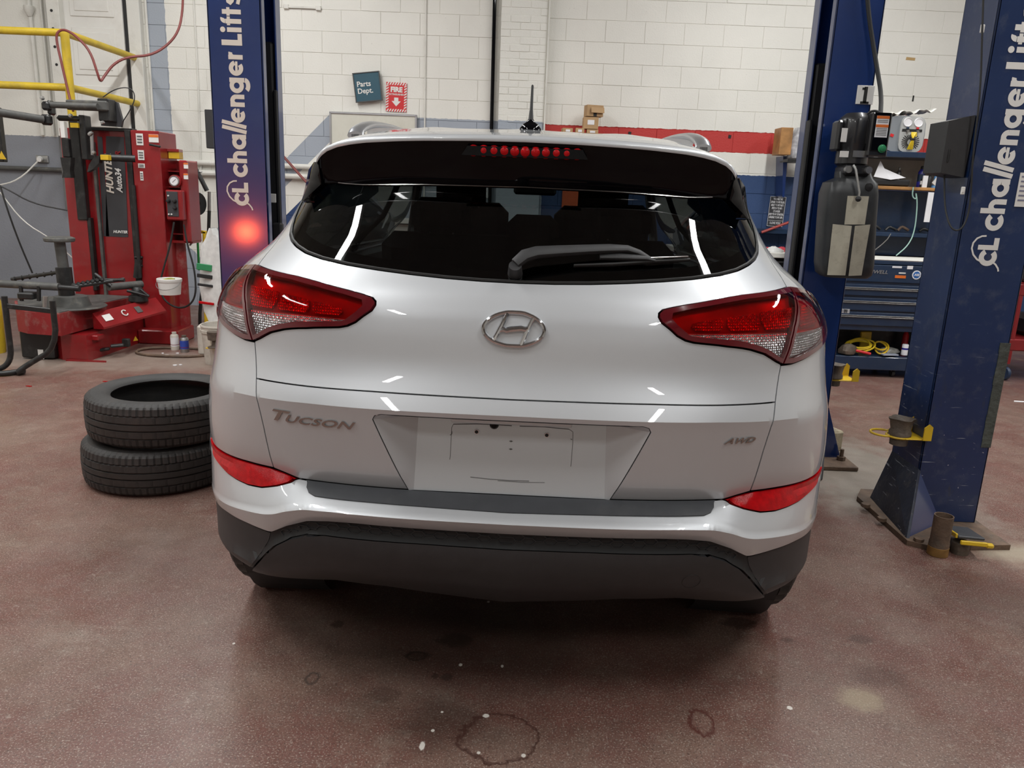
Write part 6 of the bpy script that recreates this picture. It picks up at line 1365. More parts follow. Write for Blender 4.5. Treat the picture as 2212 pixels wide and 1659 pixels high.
# squeegee, broom, sack, reel, tool arm
M['sackwhite'] = mat('printed_white_sack', (.70, .70, .68), .5, var=.15, scale=25)
sk = T('absorbent_sack', (at(458, 600, 4.35).x, 4.35, 0), 'white printed sack with green and black bands behind the left lift column', 'sack')
q = at(450, 470, 4.35).z; mb = MB(); v = []
for k, (z_, w_) in enumerate(((.25, .07), (.35, .12), (.55, .13), (.72, .12), (.86, .10), (.95, .05), (1.0, .02))):
    for j in range(16):
        t_ = 2*PI*j/16; rr_ = 1+.15*math.sin(5*t_+k*1.3); v.append((.03-.0*k+w_*rr_*math.cos(t_)*.9, .06*rr_*math.sin(t_), z_))
mb.add(v, [(i*16+k, i*16+(k+1) % 16, (i+1)*16+(k+1) % 16, (i+1)*16+k) for i in range(6) for k in range(16)]+[tuple(range(16))[::-1]]); fixnorm(mb.build('sack_body', M['sackwhite'], sk, smooth=True, ang=50))
for z_, m_, h_ in ((.70, 'green', .05), (.63, 'black', .03), (.56, 'black', .02), (.42, 'redrefl', .02)): MB().box((-.03, -.066, z_), (.12, .012, h_), Matrix.Rotation(.1, 3, 'Y'), .003).build('printed_band', M[m_], sk)
MB().box((.0, .0, .125), (.22, .20, .25), bev=.02).build('sack_base', M['dirtywhite'], sk)
hr = T('hose_reel', at(424, 440, 5.3), 'black round hose reel hanging on the far side of the red cabinet', 'reel')
B(MB().lathe([(.03, -.02), (.10, -.02), (.105, 0), (.10, .02), (.03, .02), (.03, -.02)], hr.location, (.9, -.4, 0), 32), 'disc', M['black'], hr, smooth=True); B(MB().cyl(at(410, 448, 5.22), at(428, 446, 5.22), .012, n=10), 'crank', M['dblack'], hr)
ta = T('air_gun_pipe', at(440, 400, 5.35), 'black pipe with a handle leaning beside the left lift column', 'pipe tool')
B(MB().tube([at(419, 358, 5.35), at(436, 390, 5.35), at(447, 412, 5.35)], .020, 10), 'pipe', M['dblack'], ta, smooth=True); B(MB().cyl(at(406, 364, 5.35), at(436, 372, 5.35), .008, n=8).cyl(at(452, 414, 5.35), at(452, 455, 5.35), .014, n=10), 'fitting', M['steel'], ta)
B(MB().tube([at(452, 455, 5.35), at(450, 520, 5.35), at(440, 600, 5.35), at(432, 665, 5.3), (at(430, 680, 5.3).x, 5.3, .016)], .016, 8, smooth=1), 'lower_hose', M['rubber'], ta, smooth=True)
sc_ = T('hand_scoop', at(420, 520, 5.35), 'green handled metal scoop hanging beside the red cabinet', 'scoop'); B(MB().cyl(at(427, 522, 5.3), at(430, 584, 5.3), .010, n=10), 'handle', mat('green_plastic', (.02, .30, .06), .4), sc_); B(MB().lathe([(0, 0), (.035, .005), (.05, .02)], at(410, 500, 5.3), (.4, -.8, .3), 18).bar(at(410, 530, 5.3), at(430, 505, 5.3), .02, .012), 'scoop', M['steel'], sc_, smooth=True)
yr2 = T('yellow_stand', at(444, 560, 5.1), 'thin yellow steel stand behind the white sack near the left column', 'stand'); B(MB().bar(at(442, 500, 5.1), at(446, 700, 5.1), .03, .03, .004).bar(at(428, 500, 5.1), at(446, 502, 5.1), .03, .025, .004), 'frame', M['yellow'], yr2)
wt = T('spare_tyre', (-2.75, 5.85, 0), 'dim black tyre standing behind the red post of the tyre changer', 'tyre')
prof, mod = tyre_mesh(.31, .19, .20, n=90); MB().lathe(prof, (0, 0, .312), (0.5, -1, .0), 90, mod).build('tyre', M['rubber'], wt, smooth=True, ang=25)
gb = boxp((441, 236), (470, 321), 6.3, .10, 'wall_box', M['plastic'], T('wall_box', at(452, 280, 6.3), 'flat dark box on the wall directly left of the left lift column', 'box'))
a, b = at(357, 324, YC+.1), at(382, 345, YC+.1); t = T('supply_box', ((a.x+b.x)/2, YC+.19, cz1+.012), 'small open yellow and red box on top of the red side cabinet', 'box')
MB().box((0, 0, .035), (.085, .12, .07), Matrix.Rotation(.15, 3, 'Z'), .002).build('carton', M['yellow'], t); MB().box((.0, -.01, .066), (.092, .125, .022), Matrix.Rotation(.15, 3, 'Z'), .002).build('red_band', M['mred'], t)
# ------------------------------------------------------------------ two tyres stacked in front
prof, mod = tyre_mesh(.335, .205, .225, n=288, groove_every=4, lug=.005)
def stacked(loc, tilt, label):
    t = T('tyre', loc, label, 'tyre', 'two worn tyres stacked on the floor'); o = MB().lathe(prof, (0, 0, 0), (tilt[0], tilt[1], 1), 288, mod).build('tread_and_sidewalls', M['tyre'], t, smooth=True, ang=22); fixnorm(o)
    return t
stacked((-1.635, 1.70, .103), (0, 0), 'lower worn black tyre lying flat on the floor left of the car'); stacked((-1.612, 1.72, .313), (.006, .008), 'upper worn black tyre lying on the lower tyre left of the car')
# ------------------------------------------------------------------ SIGNS ON THE BACK WALL
M['teal'] = mat('teal_sign_face', (.02, .085, .125), .5, var=.06)
M['signframe'] = mat('dark_metal_sign_frame', (.10, .10, .10), .4, .5)
M['signred'] = mat('sign_red', (.62, .02, .025), .4, var=.04)
def wall_sheet(name, c, w, h, y, m, label, cat, rot=0, th=.006):
    t = T(name, (c.x, y, c.z), label, cat); t.rotation_euler = (0, rot, 0)
    MB().box((0, 0, 0), (w, th, h), bev=.001).build('sheet', m, t); return t
c = (at(764, 160, YW)+at(829, 219, YW))/2; w = .272; h = .282
ps = wall_sheet('parts_sign', c, w, h, YW-.06, M['teal'], 'dark teal sign reading Parts Dept. hung crooked on the wall', 'sign', -.12, .02)
for dx, dz, ww, hh in ((0, h/2, w+.012, .010), (0, -h/2, w+.012, .010), (-w/2, 0, .010, h), (w/2, 0, .010, h)): MB().box((dx, -.004, dz), (ww, .026, hh), bev=.002).build('frame_edge', M['signframe'], ps)
for tx, dz in (('Parts', .030), ('Dept.', -.038)): put_text(tx, (-w*.40, -.011, dz), (1, 0, 0), (0, 0, 1), .072, M['white_vinyl'], ps, bold=.0012, align='LEFT')
c = (at(835, 178, YW)+at(879, 243, YW))/2; w, h = .215, .29
fs = wall_sheet('fire_extinguisher_sign', c, w, h, YW-.028, M['signred'], 'red and white striped fire extinguisher sign with a down arrow', 'sign', .02)
def tri_sheet(mb, poly): mb.prism(poly, (0, -.004, 0), (1, 0, 0), (0, 0, 1), .001)
sb = MB()
def clip_stripes(x0, x1, z0, z1, n, k):
    for i in range(n):
        if x1-x0 > z1-z0: a = x0+(x1-x0)*(i+.15)/n; b = a+(x1-x0)/n*.5; s = (z1-z0)*.6; sb.prism([(a, z0), (min(b, x1), z0), (min(b+s, x1), z1), (min(a+s, x1), z1)], (0, -.0032, 0), (1, 0, 0), (0, 0, 1), .0012)
        else: a = z0+(z1-z0)*(i+.15)/n; b = a+(z1-z0)/n*.5; s = (x1-x0)*.6; sb.prism([(x0, a), (x1, min(a+s, z1)), (x1, min(b+s, z1)), (x0, min(b, z1))], (0, -.0032, 0), (1, 0, 0), (0, 0, 1), .0012)
W2, H2, e = w/2, h/2, .026
clip_stripes(-W2, W2, H2-e, H2, 8, 1); clip_stripes(-W2, W2, -H2, -H2+e, 8, 1); clip_stripes(-W2, -W2+e, -H2+e, H2-e, 9, 0); clip_stripes(W2-e, W2, -H2+e, H2-e, 9, 0)
sb.build('white_stripes', M['white_vinyl'], fs)
put_text('FIRE', (0, -.0035, .072), (1, 0, 0), (0, 0, 1), .068, M['white_vinyl'], fs, bold=.0035)
put_text('EXTINGUISHER', (0, -.0035, .026), (1, 0, 0), (0, 0, 1), .024, M['white_vinyl'], fs, bold=.0006, sx=.95)
MB().prism([(-.022, -.005), (-.022, -.04), (-.048, -.04), (0, -.092), (.048, -.04), (.022, -.04), (.022, -.005)], (0, -.0035, 0), (1, 0, 0), (0, 0, 1), .0015).build('down_arrow', M['white_vinyl'], fs)
a, b = at(714, 243, YW-.05), at(899, 250, YW-.05)
wbd = T('notice_board', ((a.x+b.x)/2, YW-.05, a.z-.35), 'cream notice board in a thin grey frame behind the car roof', 'board'); bw_ = b.x-a.x
MB().box((0, 0, 0), (bw_, .02, .70)).build('panel', mat('cream_board', (.66, .65, .57), .5, var=.06, dirt=(.4, .36, .28), dirt_amt=.3), wbd)
for dx, dz, ww, hh in ((0, .35, bw_+.02, .02), (0, -.35, bw_+.02, .02), (-bw_/2, 0, .02, .7), (bw_/2, 0, .02, .7)): MB().box((dx, -.006, dz), (ww, .03, hh), bev=.003).build('frame_edge', M['signframe'] if False else M['rail'], wbd)
c = at(1966, 127, YW-.02); tag(MB().prism([(-.045, -.012), (.05, -.016), (.052, .010), (-.04, .016)], (c.x, YW-.021, c.z), (1, 0, 0), (0, 0, 1), .002).build('tape_scrap', mat('tan_tape', (.50, .33, .14), .6)), 'small scrap of tan tape high on the wall between the two right columns', 'tape')
for px, py, lab in ((1346+14, 288, 'left'), (1576, 295, 'right')):
    c = at(px, py, YW-.02); tag(MB().prism([(-.015, -.015), (.014, -.018), (.018, .014), (-.012, .018)], (c.x, YW-.0215, c.z), (1, 0, 0), (0, 0, 1), .003).build('wall_hole', M['ink']), 'black hole in the red painted band, the %s one above the car roof' % lab, 'hole')
c = at(1972, 213, YW-.02); tag(MB().prism([(-.007, -.028), (.008, -.028), (.009, .03), (-.006, .03)], (c.x, YW-.0215, c.z), (1, 0, 0), (0, 0, 1), .003).build('wall_crack', M['ink']), 'short black crack in the wall above the grey recovery machine', 'crack')
# ------------------------------------------------------------------ shelf with cardboard boxes
M['card'] = mat('cardboard', (.47, .30, .15), .7, var=.1, scale=12, bump=.05)
M['wood'] = mat('oiled_wood', (.42, .21, .07), .5, var=.45, scale=9)
zs = at(1280, 291, 6.55).z
sh = T('wall_shelf', (.56, 6.62, zs-.016), 'short timber wall shelf behind the car roof carrying cardboard boxes', 'shelf')
MB().box((0, .07, .0), (.74, .30, .03), bev=.003).build('board', M['wood'], sh)
for x_ in (-.3, .3): MB().bar((x_, .20, -.02), (x_, -.05, -.02), .02, .02).bar((x_, .20, -.02), (x_, .20, -.3), .02, .02).bar((x_, .18, -.28), (x_, -.04, -.03), .015, .015).build('bracket', M['liftblue'], sh)
def carton(p0, p1, d, label, flap=0, rz=0):
    a, b = at(*p0, 6.55), at(*p1, 6.55); w, h = b.x-a.x, a.z-b.z; t = T('cardboard_box', ((a.x+b.x)/2, 6.55+d/2, zs+.001 if p1[1] > 285 else b.z), label, 'box', 'cardboard boxes on the wall shelf'); t.rotation_euler = (0, 0, rz)
    MB().box((0, 0, h/2), (w, d, h), bev=.002).build('carton', M['card'], t)
    if flap: MB().box((.02, -d/2-.02, h*.55 if flap == 1 else h), (w*.8, .003, h*.5), Matrix.Rotation(-.3, 3, 'X')).build('flap', M['card'], t); MB().box((0, -d/2-.001, h*.15), (w*.2, .003, h*.3)).build('dark_opening', M['ink'], t)
    else: MB().box((0, -d/2-.002, h*.55), (w*.45, .002, h*.4)).build('label', M['paper'], t)
    return t
b0 = at(1290, 286, 6.55).z
carton((1261, 252), (1292, 279), .14, 'cardboard box with a white label under the open one, above the car roof'); carton((1266, 226), (1301, 252), .12, 'open cardboard box with a raised flap at the top of the stack above the roof', 1, .2)
carton((1215, 277), (1236, 290), .12, 'low cardboard box on the shelf, leftmost of the three low ones', 0, .1); carton((1244, 275), (1262, 289), .10, 'small tan box on the shelf left of the stacked cartons'); carton((1268, 279), (1292, 291), .12, 'flat grey and tan box directly beneath the stacked cartons')
# plank, bracket and bag at the shelf end
a, b = at(1688, 275, 6.45), at(1707, 335, 6.45); pk = tag(MB().box(((a.x+b.x)/2, 6.55, (a.z+b.z)/2), (b.x-a.x, .22, a.z-b.z), bev=.004).build('wooden_plank', M['wood']), 'upright wooden plank with orange grain left of the right lift column', 'plank')
q = [at(x_, y_, 6.6) for x_, y_ in ((1690, 425), (1694, 427), (1702, 337), (1692, 337))]; tag(MB().prism([(p.x, p.z) for p in q], (0, 6.6, 0), (1, 0, 0), (0, 0, 1), -.23).build('shelf_bracket', M['liftblue']), 'tapering blue bracket below the upright wooden plank', 'bracket')
bg = at(1724, 308, 6.45); mb = MB(); v = []
for k in range(7):
    z_ = -.15+.30*k/6; w_ = (.07, .085, .09, .085, .075, .05, .02)[k]
    for j in range(14): t_ = 2*PI*j/14; rr_ = 1+.1*math.sin(3*t_+k*2); v.append((bg.x+.02+w_*rr_*math.cos(t_), 6.55+.10*rr_*math.sin(t_), bg.z+z_))
mb.add(v, [(i*14+k, i*14+(k+1) % 14, (i+1)*14+(k+1) % 14, (i+1)*14+k) for i in range(6) for k in range(14)]+[tuple(range(14))[::-1]]); tag(fixnorm(mb.build('plastic_bag', mat('cloudy_plastic_bag', (.55, .55, .58), .25, var=.35, scale=30, bump=.5, bscale=30), smooth=True)), 'crumpled cloudy plastic bag beside the upright wooden plank', 'bag')
shl = MB().box((bg.x+.10, 6.58, bg.z-.175), (.36, .24, .03)).build('shelf_board', M['dblack']); tag(shl, 'short dark shelf board under the plastic bag', 'shelf')
# poster
c = (at(1659, 424, 6.8)+at(1697, 490, 6.8))/2; pt = wall_sheet('poster', c, .165, .31, YW-.035, M['decalgrey'], 'small black poster with lines of white text on the blue wall', 'poster', .02, .004)
for dx, dz, ww, hh in ((0, .155, .165, .003), (0, -.155, .165, .003), (-.0825, 0, .003, .31), (.0825, 0, .003, .31), (0, -.095, .15, .003)): MB().box((dx, -.003, dz), (ww, .002, hh)).build('border_line', M['paper'], pt)
for i, tx in enumerate(('YOU ARE THE', '-SPARK TO MY PLUG-', '-BOLT TO MY NUT-', '-PISTON TO MY-', 'CYLINDER', '-KEY TO MY STARTER-', '-ENGINE TO MY LIFE-')): put_text(tx, (0, -.003, .130-.032*i), (1, 0, 0), (0, 0, 1), .030, M['paper'], pt, ext=.0004, bold=.0008, sx=.52)
put_text('I LOVE YOU!', (0, -.003, -.122), (1, 0, 0), (0, 0, 1), .034, M['paper'], pt, ext=.0004, bold=.0008, sx=.6)
# ------------------------------------------------------------------ white-topped bench between car and right column
M['navy'] = mat('navy_enamel', (.012, .030, .070), .35, var=.15, coat=.3, dirt=(.05, .06, .08), dirt_amt=.3, dscale=9)
M['rag_red'] = mat('red_rag', (.55, .05, .07), .8, bump=.4, bscale=50)
zb_ = at(1670, 547, 5.7).z; wbn = T('work_bench', (2.3, 6.1, 0), 'white topped work bench with dark drawers behind the right of the car', 'bench')
MB().box((0, 0, zb_-.02), (1.5, .75, .05), bev=.005).build('worktop', M['whitepaint'], wbn); MB().box((0, .03, (zb_-.045)/2), (1.44, .65, zb_-.045), bev=.005).build('cabinet', M['dblack'], wbn)
for k in range(4): MB().box((0, -.305, .16+.19*k), (1.40, .02, .17), bev=.004).build('drawer', M['dblack'], wbn); MB().box((0, -.318, .235+.19*k), (1.36, .012, .014)).build('drawer_pull', M['steel'], wbn)
ld = MB().box((2.5, YW-.12, zb_+.17), (1.2, .18, .05), bev=.005).build('wall_ledge', M['navy']); tag(ld, 'dark ledge fixed on the blue wall above the white bench', 'ledge')
def rag(px, py, y, r, m, label, nm='rag'):
    c = at(px, py, y); mb = MB(); v = []
    for k, (f_, z_) in enumerate(((1, 0), (.95, .3), (.7, .75), (.35, .95), (.05, 1))):
        for j in range(12): t_ = 2*PI*j/12; v.append((c.x+r*f_*math.cos(t_)*(1+.25*math.sin(3*t_+k)), y+r*.6*f_*math.sin(t_), zb_+.006+r*.5*z_*(1+.3*math.sin(2*t_+2*k))))
    mb.add(v, [(i*12+k, i*12+(k+1) % 12, (i+1)*12+(k+1) % 12, (i+1)*12+k) for i in range(4) for k in range(12)]+[tuple(range(12))[::-1], tuple(range(48, 60))]); tag(fixnorm(mb.build(nm, m, smooth=True)), label, 'cloth')
rag(1660, 518, 5.95, .06, M['rag_red'], 'red rag on the white bench beside the car'); rag(1692, 520, 5.95, .075, M['rag_red'], 'second red rag on the white bench, nearer the lift column')
rag(1672, 535, 5.8, .09, M['sackwhite'], 'crumpled pale cloth at the front of the white bench')
a, b = at(1645, 502, 6.62), at(1705, 480, 6.62); tag(MB().cyl(a, b, .014, n=10).build('pry_bar', mat('red_tool_paint', (.35, .04, .03), .4), smooth=True), 'red bar slanting over the white bench beside the right column', 'bar')
# things seen dimly through the car windows
for (px0, py0, px1, py1, m_, lab) in ((1018, 390, 1060, 428, 'paper', 'white notice on the wall seen through the car windows'), (1012, 472, 1058, 505, 'paper', 'printed sheet low on the wall seen through the car windows'), (1216, 398, 1292, 474, 'oranges', 'orange safety board on the wall seen through the car windows')):
    if m_ == 'oranges': M['oranges'] = mat('orange_board', (.55, .10, .03), .5)
    a, b = at(px0, py0, YW-.05), at(px1, py1, YW-.05); tag(MB().box(((a.x+b.x)/2, YW-.035, (a.z+b.z)/2), (b.x-a.x, .006, a.z-b.z)).build('wall_notice', M[m_]), lab, 'notice')
hb = T('rear_bench', (-.1, 6.5, 0), 'low white bench against the back wall in front of the car', 'bench'); MB().box((0, 0, 1.03), (2.6, .5, .04)).build('worktop', M['whitepaint'], hb); MB().box((0, .02, .5), (2.5, .44, 1.0)).build('cabinet', M['greywall'], hb)
# ------------------------------------------------------------------ NAVY HUTCH AND TOOL CHEST
YH = 4.85
x0h, x1h = 2.55, 3.75
z_top, z_sh, z_bt = at(1950, 332, YH).z, at(1950, 406, YH).z, at(1935, 560, YH).z
M['hutchback'] = mat('cream_hutch_back', (.42, .40, .36), .6, var=.1)
hu = T('hutch', (3.15, 5.0, 0), 'navy steel hutch with a wooden shelf above the tool chest', 'hutch')
def hb_(x0, x1, y0, y1, z0, z1, nm, m, bev=.004): return B(MB().box(((x0+x1)/2, (y0+y1)/2, (z0+z1)/2), (x1-x0, y1-y0, z1-z0), bev=bev), nm, m, hu)
hb_(x0h, x1h, YH-.02, YH+.34, z_top-.03, z_top+.015, 'top_shelf', M['navy']); hb_(x0h, x1h, YH, YH+.34, z_sh-.015, z_sh+.010, 'wooden_shelf', M['wood'])
hb_(x0h, x1h, YH+.33, YH+.35, z_sh, z_top, 'back_panel', M['hutchback']); hb_(x0h, x1h, YH+.20, YH+.22, .95, z_sh-.02, 'lower_back', M['navy'])
hb_(x0h-.02, x0h, YH, YH+.35, .02, z_top, 'side', M['navy']); hb_(x1h, x1h+.02, YH, YH+.35, .02, z_top, 'side', M['navy'])
zl1 = at(1930, 502, YH+.08).z; hb_(x0h, x1h, YH+.05, YH+.20, zl1-.035, zl1, 'tool_ledge', M['navy'])
hb_(x0h, x1h, YH+.28, YH+.30, .10, .95, 'rear_sheet', M['navy'])
# recovery machine on top
a, b = at(1907, 325, YH+.04), at(1992, 327, YH+.04); w = b.x-a.x; hgt = at(1950, 248, YH).z-at(1950, 327, YH).z; zt_ = z_top+.016
rm = T('recovery_machine', ((a.x+b.x)/2, YH+.16, zt_), 'rounded grey refrigerant recovery machine with two gauges on top of the hutch', 'machine')
def rbody(x0, x1, y0, y1, nm, m, top=1.0):
    v = []; n_ = 20; mb = MB()
    prof_ = []
    for j in range(n_):
        t_ = 2*PI*j/n_; prof_.append(((x0+x1)/2+(x1-x0)/2*math.copysign(abs(math.cos(t_))**.45, math.cos(t_)), hgt*top*(.5+.5*math.copysign(abs(math.sin(t_))**.45, math.sin(t_)))))
    mb.prism(prof_, (0, y1, 0), (1, 0, 0), (0, 0, 1), y1-y0); return fixnorm(mb.build(nm, m, rm, smooth=True, ang=50))
rbody(-w/2, w/2, -.12, .12, 'case', mat('grey_moulded_case', (.22, .24, .26), .4, var=.08)); fx = w*.14
rbody(fx-w*.30, fx+w*.32, -.135, -.10, 'front_panel', mat('pale_grey_panel', (.42, .43, .42), .4), .99)
for dx in (-.045, .042): 
    MB().lathe([(0, .001), (.031, .001), (.033, .006), (.036, 0), (.036, -.012)], (fx+dx, -.137, hgt*.82), (0, -1, 0), 24).build('gauge', M['paper'], rm, smooth=True)
for dx, m_ in ((-.04, 'navy'), (.04, 'signred')): MB().box((fx+dx, -.142, hgt*.66), (.022, .012, .014), bev=.003).build('valve_knob', M[m_], rm); MB().cyl((fx+dx, -.137, hgt*.58), (fx+dx, -.160, hgt*.57), .010, n=12).build('hose_port', M['steel'], rm)
MB().box((fx, -.137, hgt*.60), (w*.50, .003, hgt*.07)).build('dark_band', M['ink'], rm)
vv = MB()
for k in range(26):
    t_ = 2*PI*k/26; d_ = Vector((math.cos(t_), 0, math.sin(t_))); c_ = Vector((fx, -.137, hgt*.28)); vv.bar(c_+d_*.026, c_+d_*(.072 if abs(d_.z) < .8 else .060), .004, .005, up=(0, 1, 0))
vv.build('vent_slots', M['ink'], rm)
yc_ = mat('yellow_cable', (.75, .55, .03), .4)
for k in range(4): MB().tube([(fx-.02+.012*k, -.15, .02), (fx-.012+.008*k, -.165, .07), (fx+.0, -.17, .105), (fx-.012+.008*k, -.165, .13), (fx-.008+.012*k, -.155, .16), (fx+.01*k, -.155, .12)], .005, 6, smooth=1).build('yellow_cord', yc_, rm, smooth=True)
MB().box((fx, -.168, .098), (.035, .022, .016), bev=.003).build('cord_tie', M['ink'], rm)
MB().box((-w*.33, -.123, hgt*.45), (.028, .003, .022), Matrix.Rotation(.3, 3, 'Y')).build('red_sticker', M['signred'], rm)
# plastic bag draped over it
mb = MB(); v = []; nx_, ny_ = 22, 7
for j in range(ny_):
    for i in range(nx_):
        x_ = -w*.62+(w*1.3)*i/(nx_-1); y_ = -.13+.26*j/(ny_-1); v.append((x_, y_, hgt+.010+.012*math.sin(i*.9+j*.8)+.008*math.sin(i*1.9-j)+.045*(i/(nx_-1))-.02*max(0, .2-i/(nx_-1))*4))
mb.add([(x_+rm.location.x, y_+rm.location.y, z_+rm.location.z) for x_, y_, z_ in v], [(j*nx_+i, j*nx_+i+1, (j+1)*nx_+i+1, (j+1)*nx_+i) for j in range(ny_-1) for i in range(nx_-1)])
bg = fixnorm(mb.build('plastic_bag', mat('clear_crumpled_bag', (.68, .67, .62), .2, var=.25, scale=40, bump=.3, bscale=40), smooth=True, ang=80)); s_ = bg.modifiers.new('thick', 'SOLIDIFY'); s_.thickness = .003; tag(bg, 'crumpled clear plastic bag lying over the grey recovery machine', 'bag')
# things on the wooden shelf
zs_ = z_sh+.011
def onshelf(px, y=YH+.10): return at(px, 400, y).x
tr_ = tag(MB().box((onshelf(1915), YH+.13, zs_+.028), (.32, .20, .055), bev=.012).build('black_tray', M['black']), 'flat black tray on the wooden hutch shelf under the papers', 'tray')
q = onshelf(1905)
pp_ = MB(); v = [(q-.10, 0, .0), (q+.02, -.02, -.01), (q-.05, .03, .13), (q+.16, -.01, .0), (q+.03, -.03, -.02), (q-.02, .02, .07)]
v = [(a_, YH+.05+b_, zs_+.062+c_+.01) for a_, b_, c_ in v]; pp_.add(v, [(0, 1, 2), (1, 3, 5), (0, 4, 3), (2, 5, 1)]); pa = pp_.build('loose_papers', M['paper']); s_ = pa.modifiers.new('thick', 'SOLIDIFY'); s_.thickness = .002; tag(pa, 'folded loose white papers lying on the black tray in the hutch', 'paper')
def bottle(px, r, h, body, cap, lab, label, nm='bottle', y=YH+.12):
    t = T(nm, (onshelf(px, y), y, zs_), label, 'bottle'); MB().lathe([(0, 0), (r, 0), (r*1.02, h*.06), (r, h*.72), (r*.55, h*.84), (r*.45, h*.86)], (0, 0, 0), (0, 0, 1), 22).build('body', body, t, smooth=True, ang=50)
    MB().lathe([(r*.5, h*.85), (r*.5, h*.97), (r*.3, h), (0, h)], (0, 0, 0), (0, 0, 1), 18).build('cap', cap, t, smooth=True)
    if lab: MB().lathe([(r*1.025, h*.28), (r*1.025, h*.62)], (0, 0, 0), (0, 0, 1), 22).build('label', lab, t, smooth=True)
bl = mat('deep_blue_bottle', (.03, .03, .30), .3)
bottle(1987, .028, .175, bl, M['black'], M['navy'], 'tall deep blue bottle on the wooden hutch shelf', y=YH+.14); bottle(1993, .022, .085, M['black'], M['black'], M['paper'], 'short dark bottle with a pale label in front of the tall blue bottle', y=YH+.06)
bottle(1938, .020, .165, M['steel'], M['steel'], None, 'slim silver spray can standing at the back of the hutch shelf', y=YH+.26); bottle(2006, .020, .115, M['decalgrey'], M['black'], None, 'small dark bottle between the blue bottle and the blue torch', y=YH+.12)
t = T('torch', (onshelf(2014), YH+.06, zs_), 'light blue torch standing on its head on the hutch shelf', 'torch'); MB().lathe([(0, 0), (.028, 0), (.028, .015), (.016, .035), (.014, .10), (0, .10)], (0, 0, 0), (0, 0, 1), 20).build('body', mat('light_blue_enamel', (.10, .28, .55), .3), t, smooth=True)
tag(MB().box((onshelf(1998, YH+.02), YH+.03, zs_+.047), (.040, .012, .094), bev=.001).build('printed_card', M['paper']), 'upright white printed card at the front of the hutch shelf', 'card')
tag(MB().box((onshelf(2027, YH+.02), YH+.04, zs_+.058), (.055, .012, .085), Matrix.Rotation(.6, 3, 'Y'), .001).build('printed_card', M['sackwhite']), 'tilted printed card at the right end of the hutch shelf', 'card')
a = at(2012, 448, YH-.012); tag(MB().box((a.x, YH-.008, at(2012, 448, YH).z), (.085, .006, .24)).build('paper_sheet', M['paper']), 'white paper sheet hanging below the wooden hutch shelf', 'paper')
a = at(1882, 408, YH-.012); tag(MB().box((a.x, YH-.008, at(1882, 420, YH).z), (.03, .006, .08)).build('paper_slip', M['paper']), 'narrow white slip hanging from the left end of the hutch shelf', 'paper')
pipe_obj('cord', [at(1973, 404, YH-.015), at(1970, 425, YH-.02), at(1980, 432, YH-.02), at(1978, 412, YH-.02), at(1982, 440, YH-.02), at(1976, 500, YH-.03), at(1962, 530, YH-.06), at(1936, 552, YH-.10)], .005, mat('mint_cord', (.30, .48, .42), .5), 'pale green cord hanging from the wooden shelf down to the tool chest', 'cord', 6, 2)
pipe_obj('cord', [at(1924, 505, YH+.03), at(1915, 520, YH-.0), at(1880, 548, YH-.05)], .004, M['steel'], 'thin grey cord trailing across the navy panel above the chest', 'cord', 6, 1)
def ledge_tool(px, w_, h_, m_, lab, nm):
    c = at(px, 490, YH+.12); tag(MB().tube([(c.x-w_/2, YH+.12, zl1+.015), (c.x-w_*.2, YH+.12, zl1+h_), (c.x+w_*.2, YH+.12, zl1+h_*.7), (c.x+w_/2, YH+.12, zl1+.02)], .012, 8, smooth=1).build(nm, m_, smooth=True), lab, 'tool')
ledge_tool(1893, .07, .05, M['dblack'], 'black tool on the navy ledge at its left end', 'hand_tool'); ledge_tool(1925, .09, .045, M['dblack'], 'black tool on the navy ledge beside the open spanner', 'hand_tool'); ledge_tool(1952, .09, .05, M['rust'], 'rusty open spanner on the navy ledge', 'spanner'); ledge_tool(2000, .10, .04, M['dblack'], 'black tool on the navy ledge at its right end', 'hand_tool')
c = at(1884, 490, YH+.04); tag(MB().lathe([(.004, 0), (.010, .06), (.045, .13), (.043, .13), (.003, .0)], (c.x, YH+.13, zl1+.001), (.15, 0, 1), 20).build('red_funnel', mat('red_plastic', (.45, .05, .03), .4), smooth=True), 'red plastic funnel behind the pump oil tank on the navy ledge', 'funnel')
# tool chest
YT = 4.42; ct = T('tool_chest', (2.95, YT+.2, 0), 'navy rolling tool chest with steel drawer pulls and stickers under the hutch', 'tool chest')
x0c, x1c = 2.45, 3.55
def cb2(x0, x1, y0, y1, z0, z1, nm, m, bev=.004): return B(MB().box(((x0+x1)/2, (y0+y1)/2, (z0+z1)/2), (x1-x0, y1-y0, z1-z0), bev=bev), nm, m, ct)
Z = lambda py: at(1910, py, YT).z
ztp = Z(563); zbx = Z(716); zs1 = Z(772); zs2 = Z(800)
cb2(x0c, x1c, YT+.01, YT+.42, zbx, ztp-.03, 'body', M['navy']); cb2(x0c, x1c, YT, YT+.42, ztp-.03, ztp, 'lid_edge', M['navy'])
cb2(x0c+.04, x1c-.05, YT+.0, YT+.40, ztp+.001, ztp+.012, 'worktop_mat', M['whitepaint'], .003)
cb2(x0c, x1c, YT-.004, YT+.012, Z(610), ztp-.035, 'top_panel', M['navy'])
for py0, py1 in ((616, 640), (645, 672), (676, 704)):
    cb2(x0c+.01, x1c-.01, YT-.008, YT+.01, Z(py1), Z(py0), 'drawer', M['navy'], .003)
    for dz_ in (0, -.012): cb2(x0c+.03, x1c-.03, YT-.020, YT-.008, Z(py0)-.028+dz_, Z(py0)-.023+dz_, 'drawer_pull', M['steel'], .001)
cb2(x0c, x1c, YT, YT+.42, zs2, zs1, 'lower_tray', M['navy']); cb2(x0c, x1c, YT+.40, YT+.42, zs1, zbx, 'rear_panel', M['dblack'])
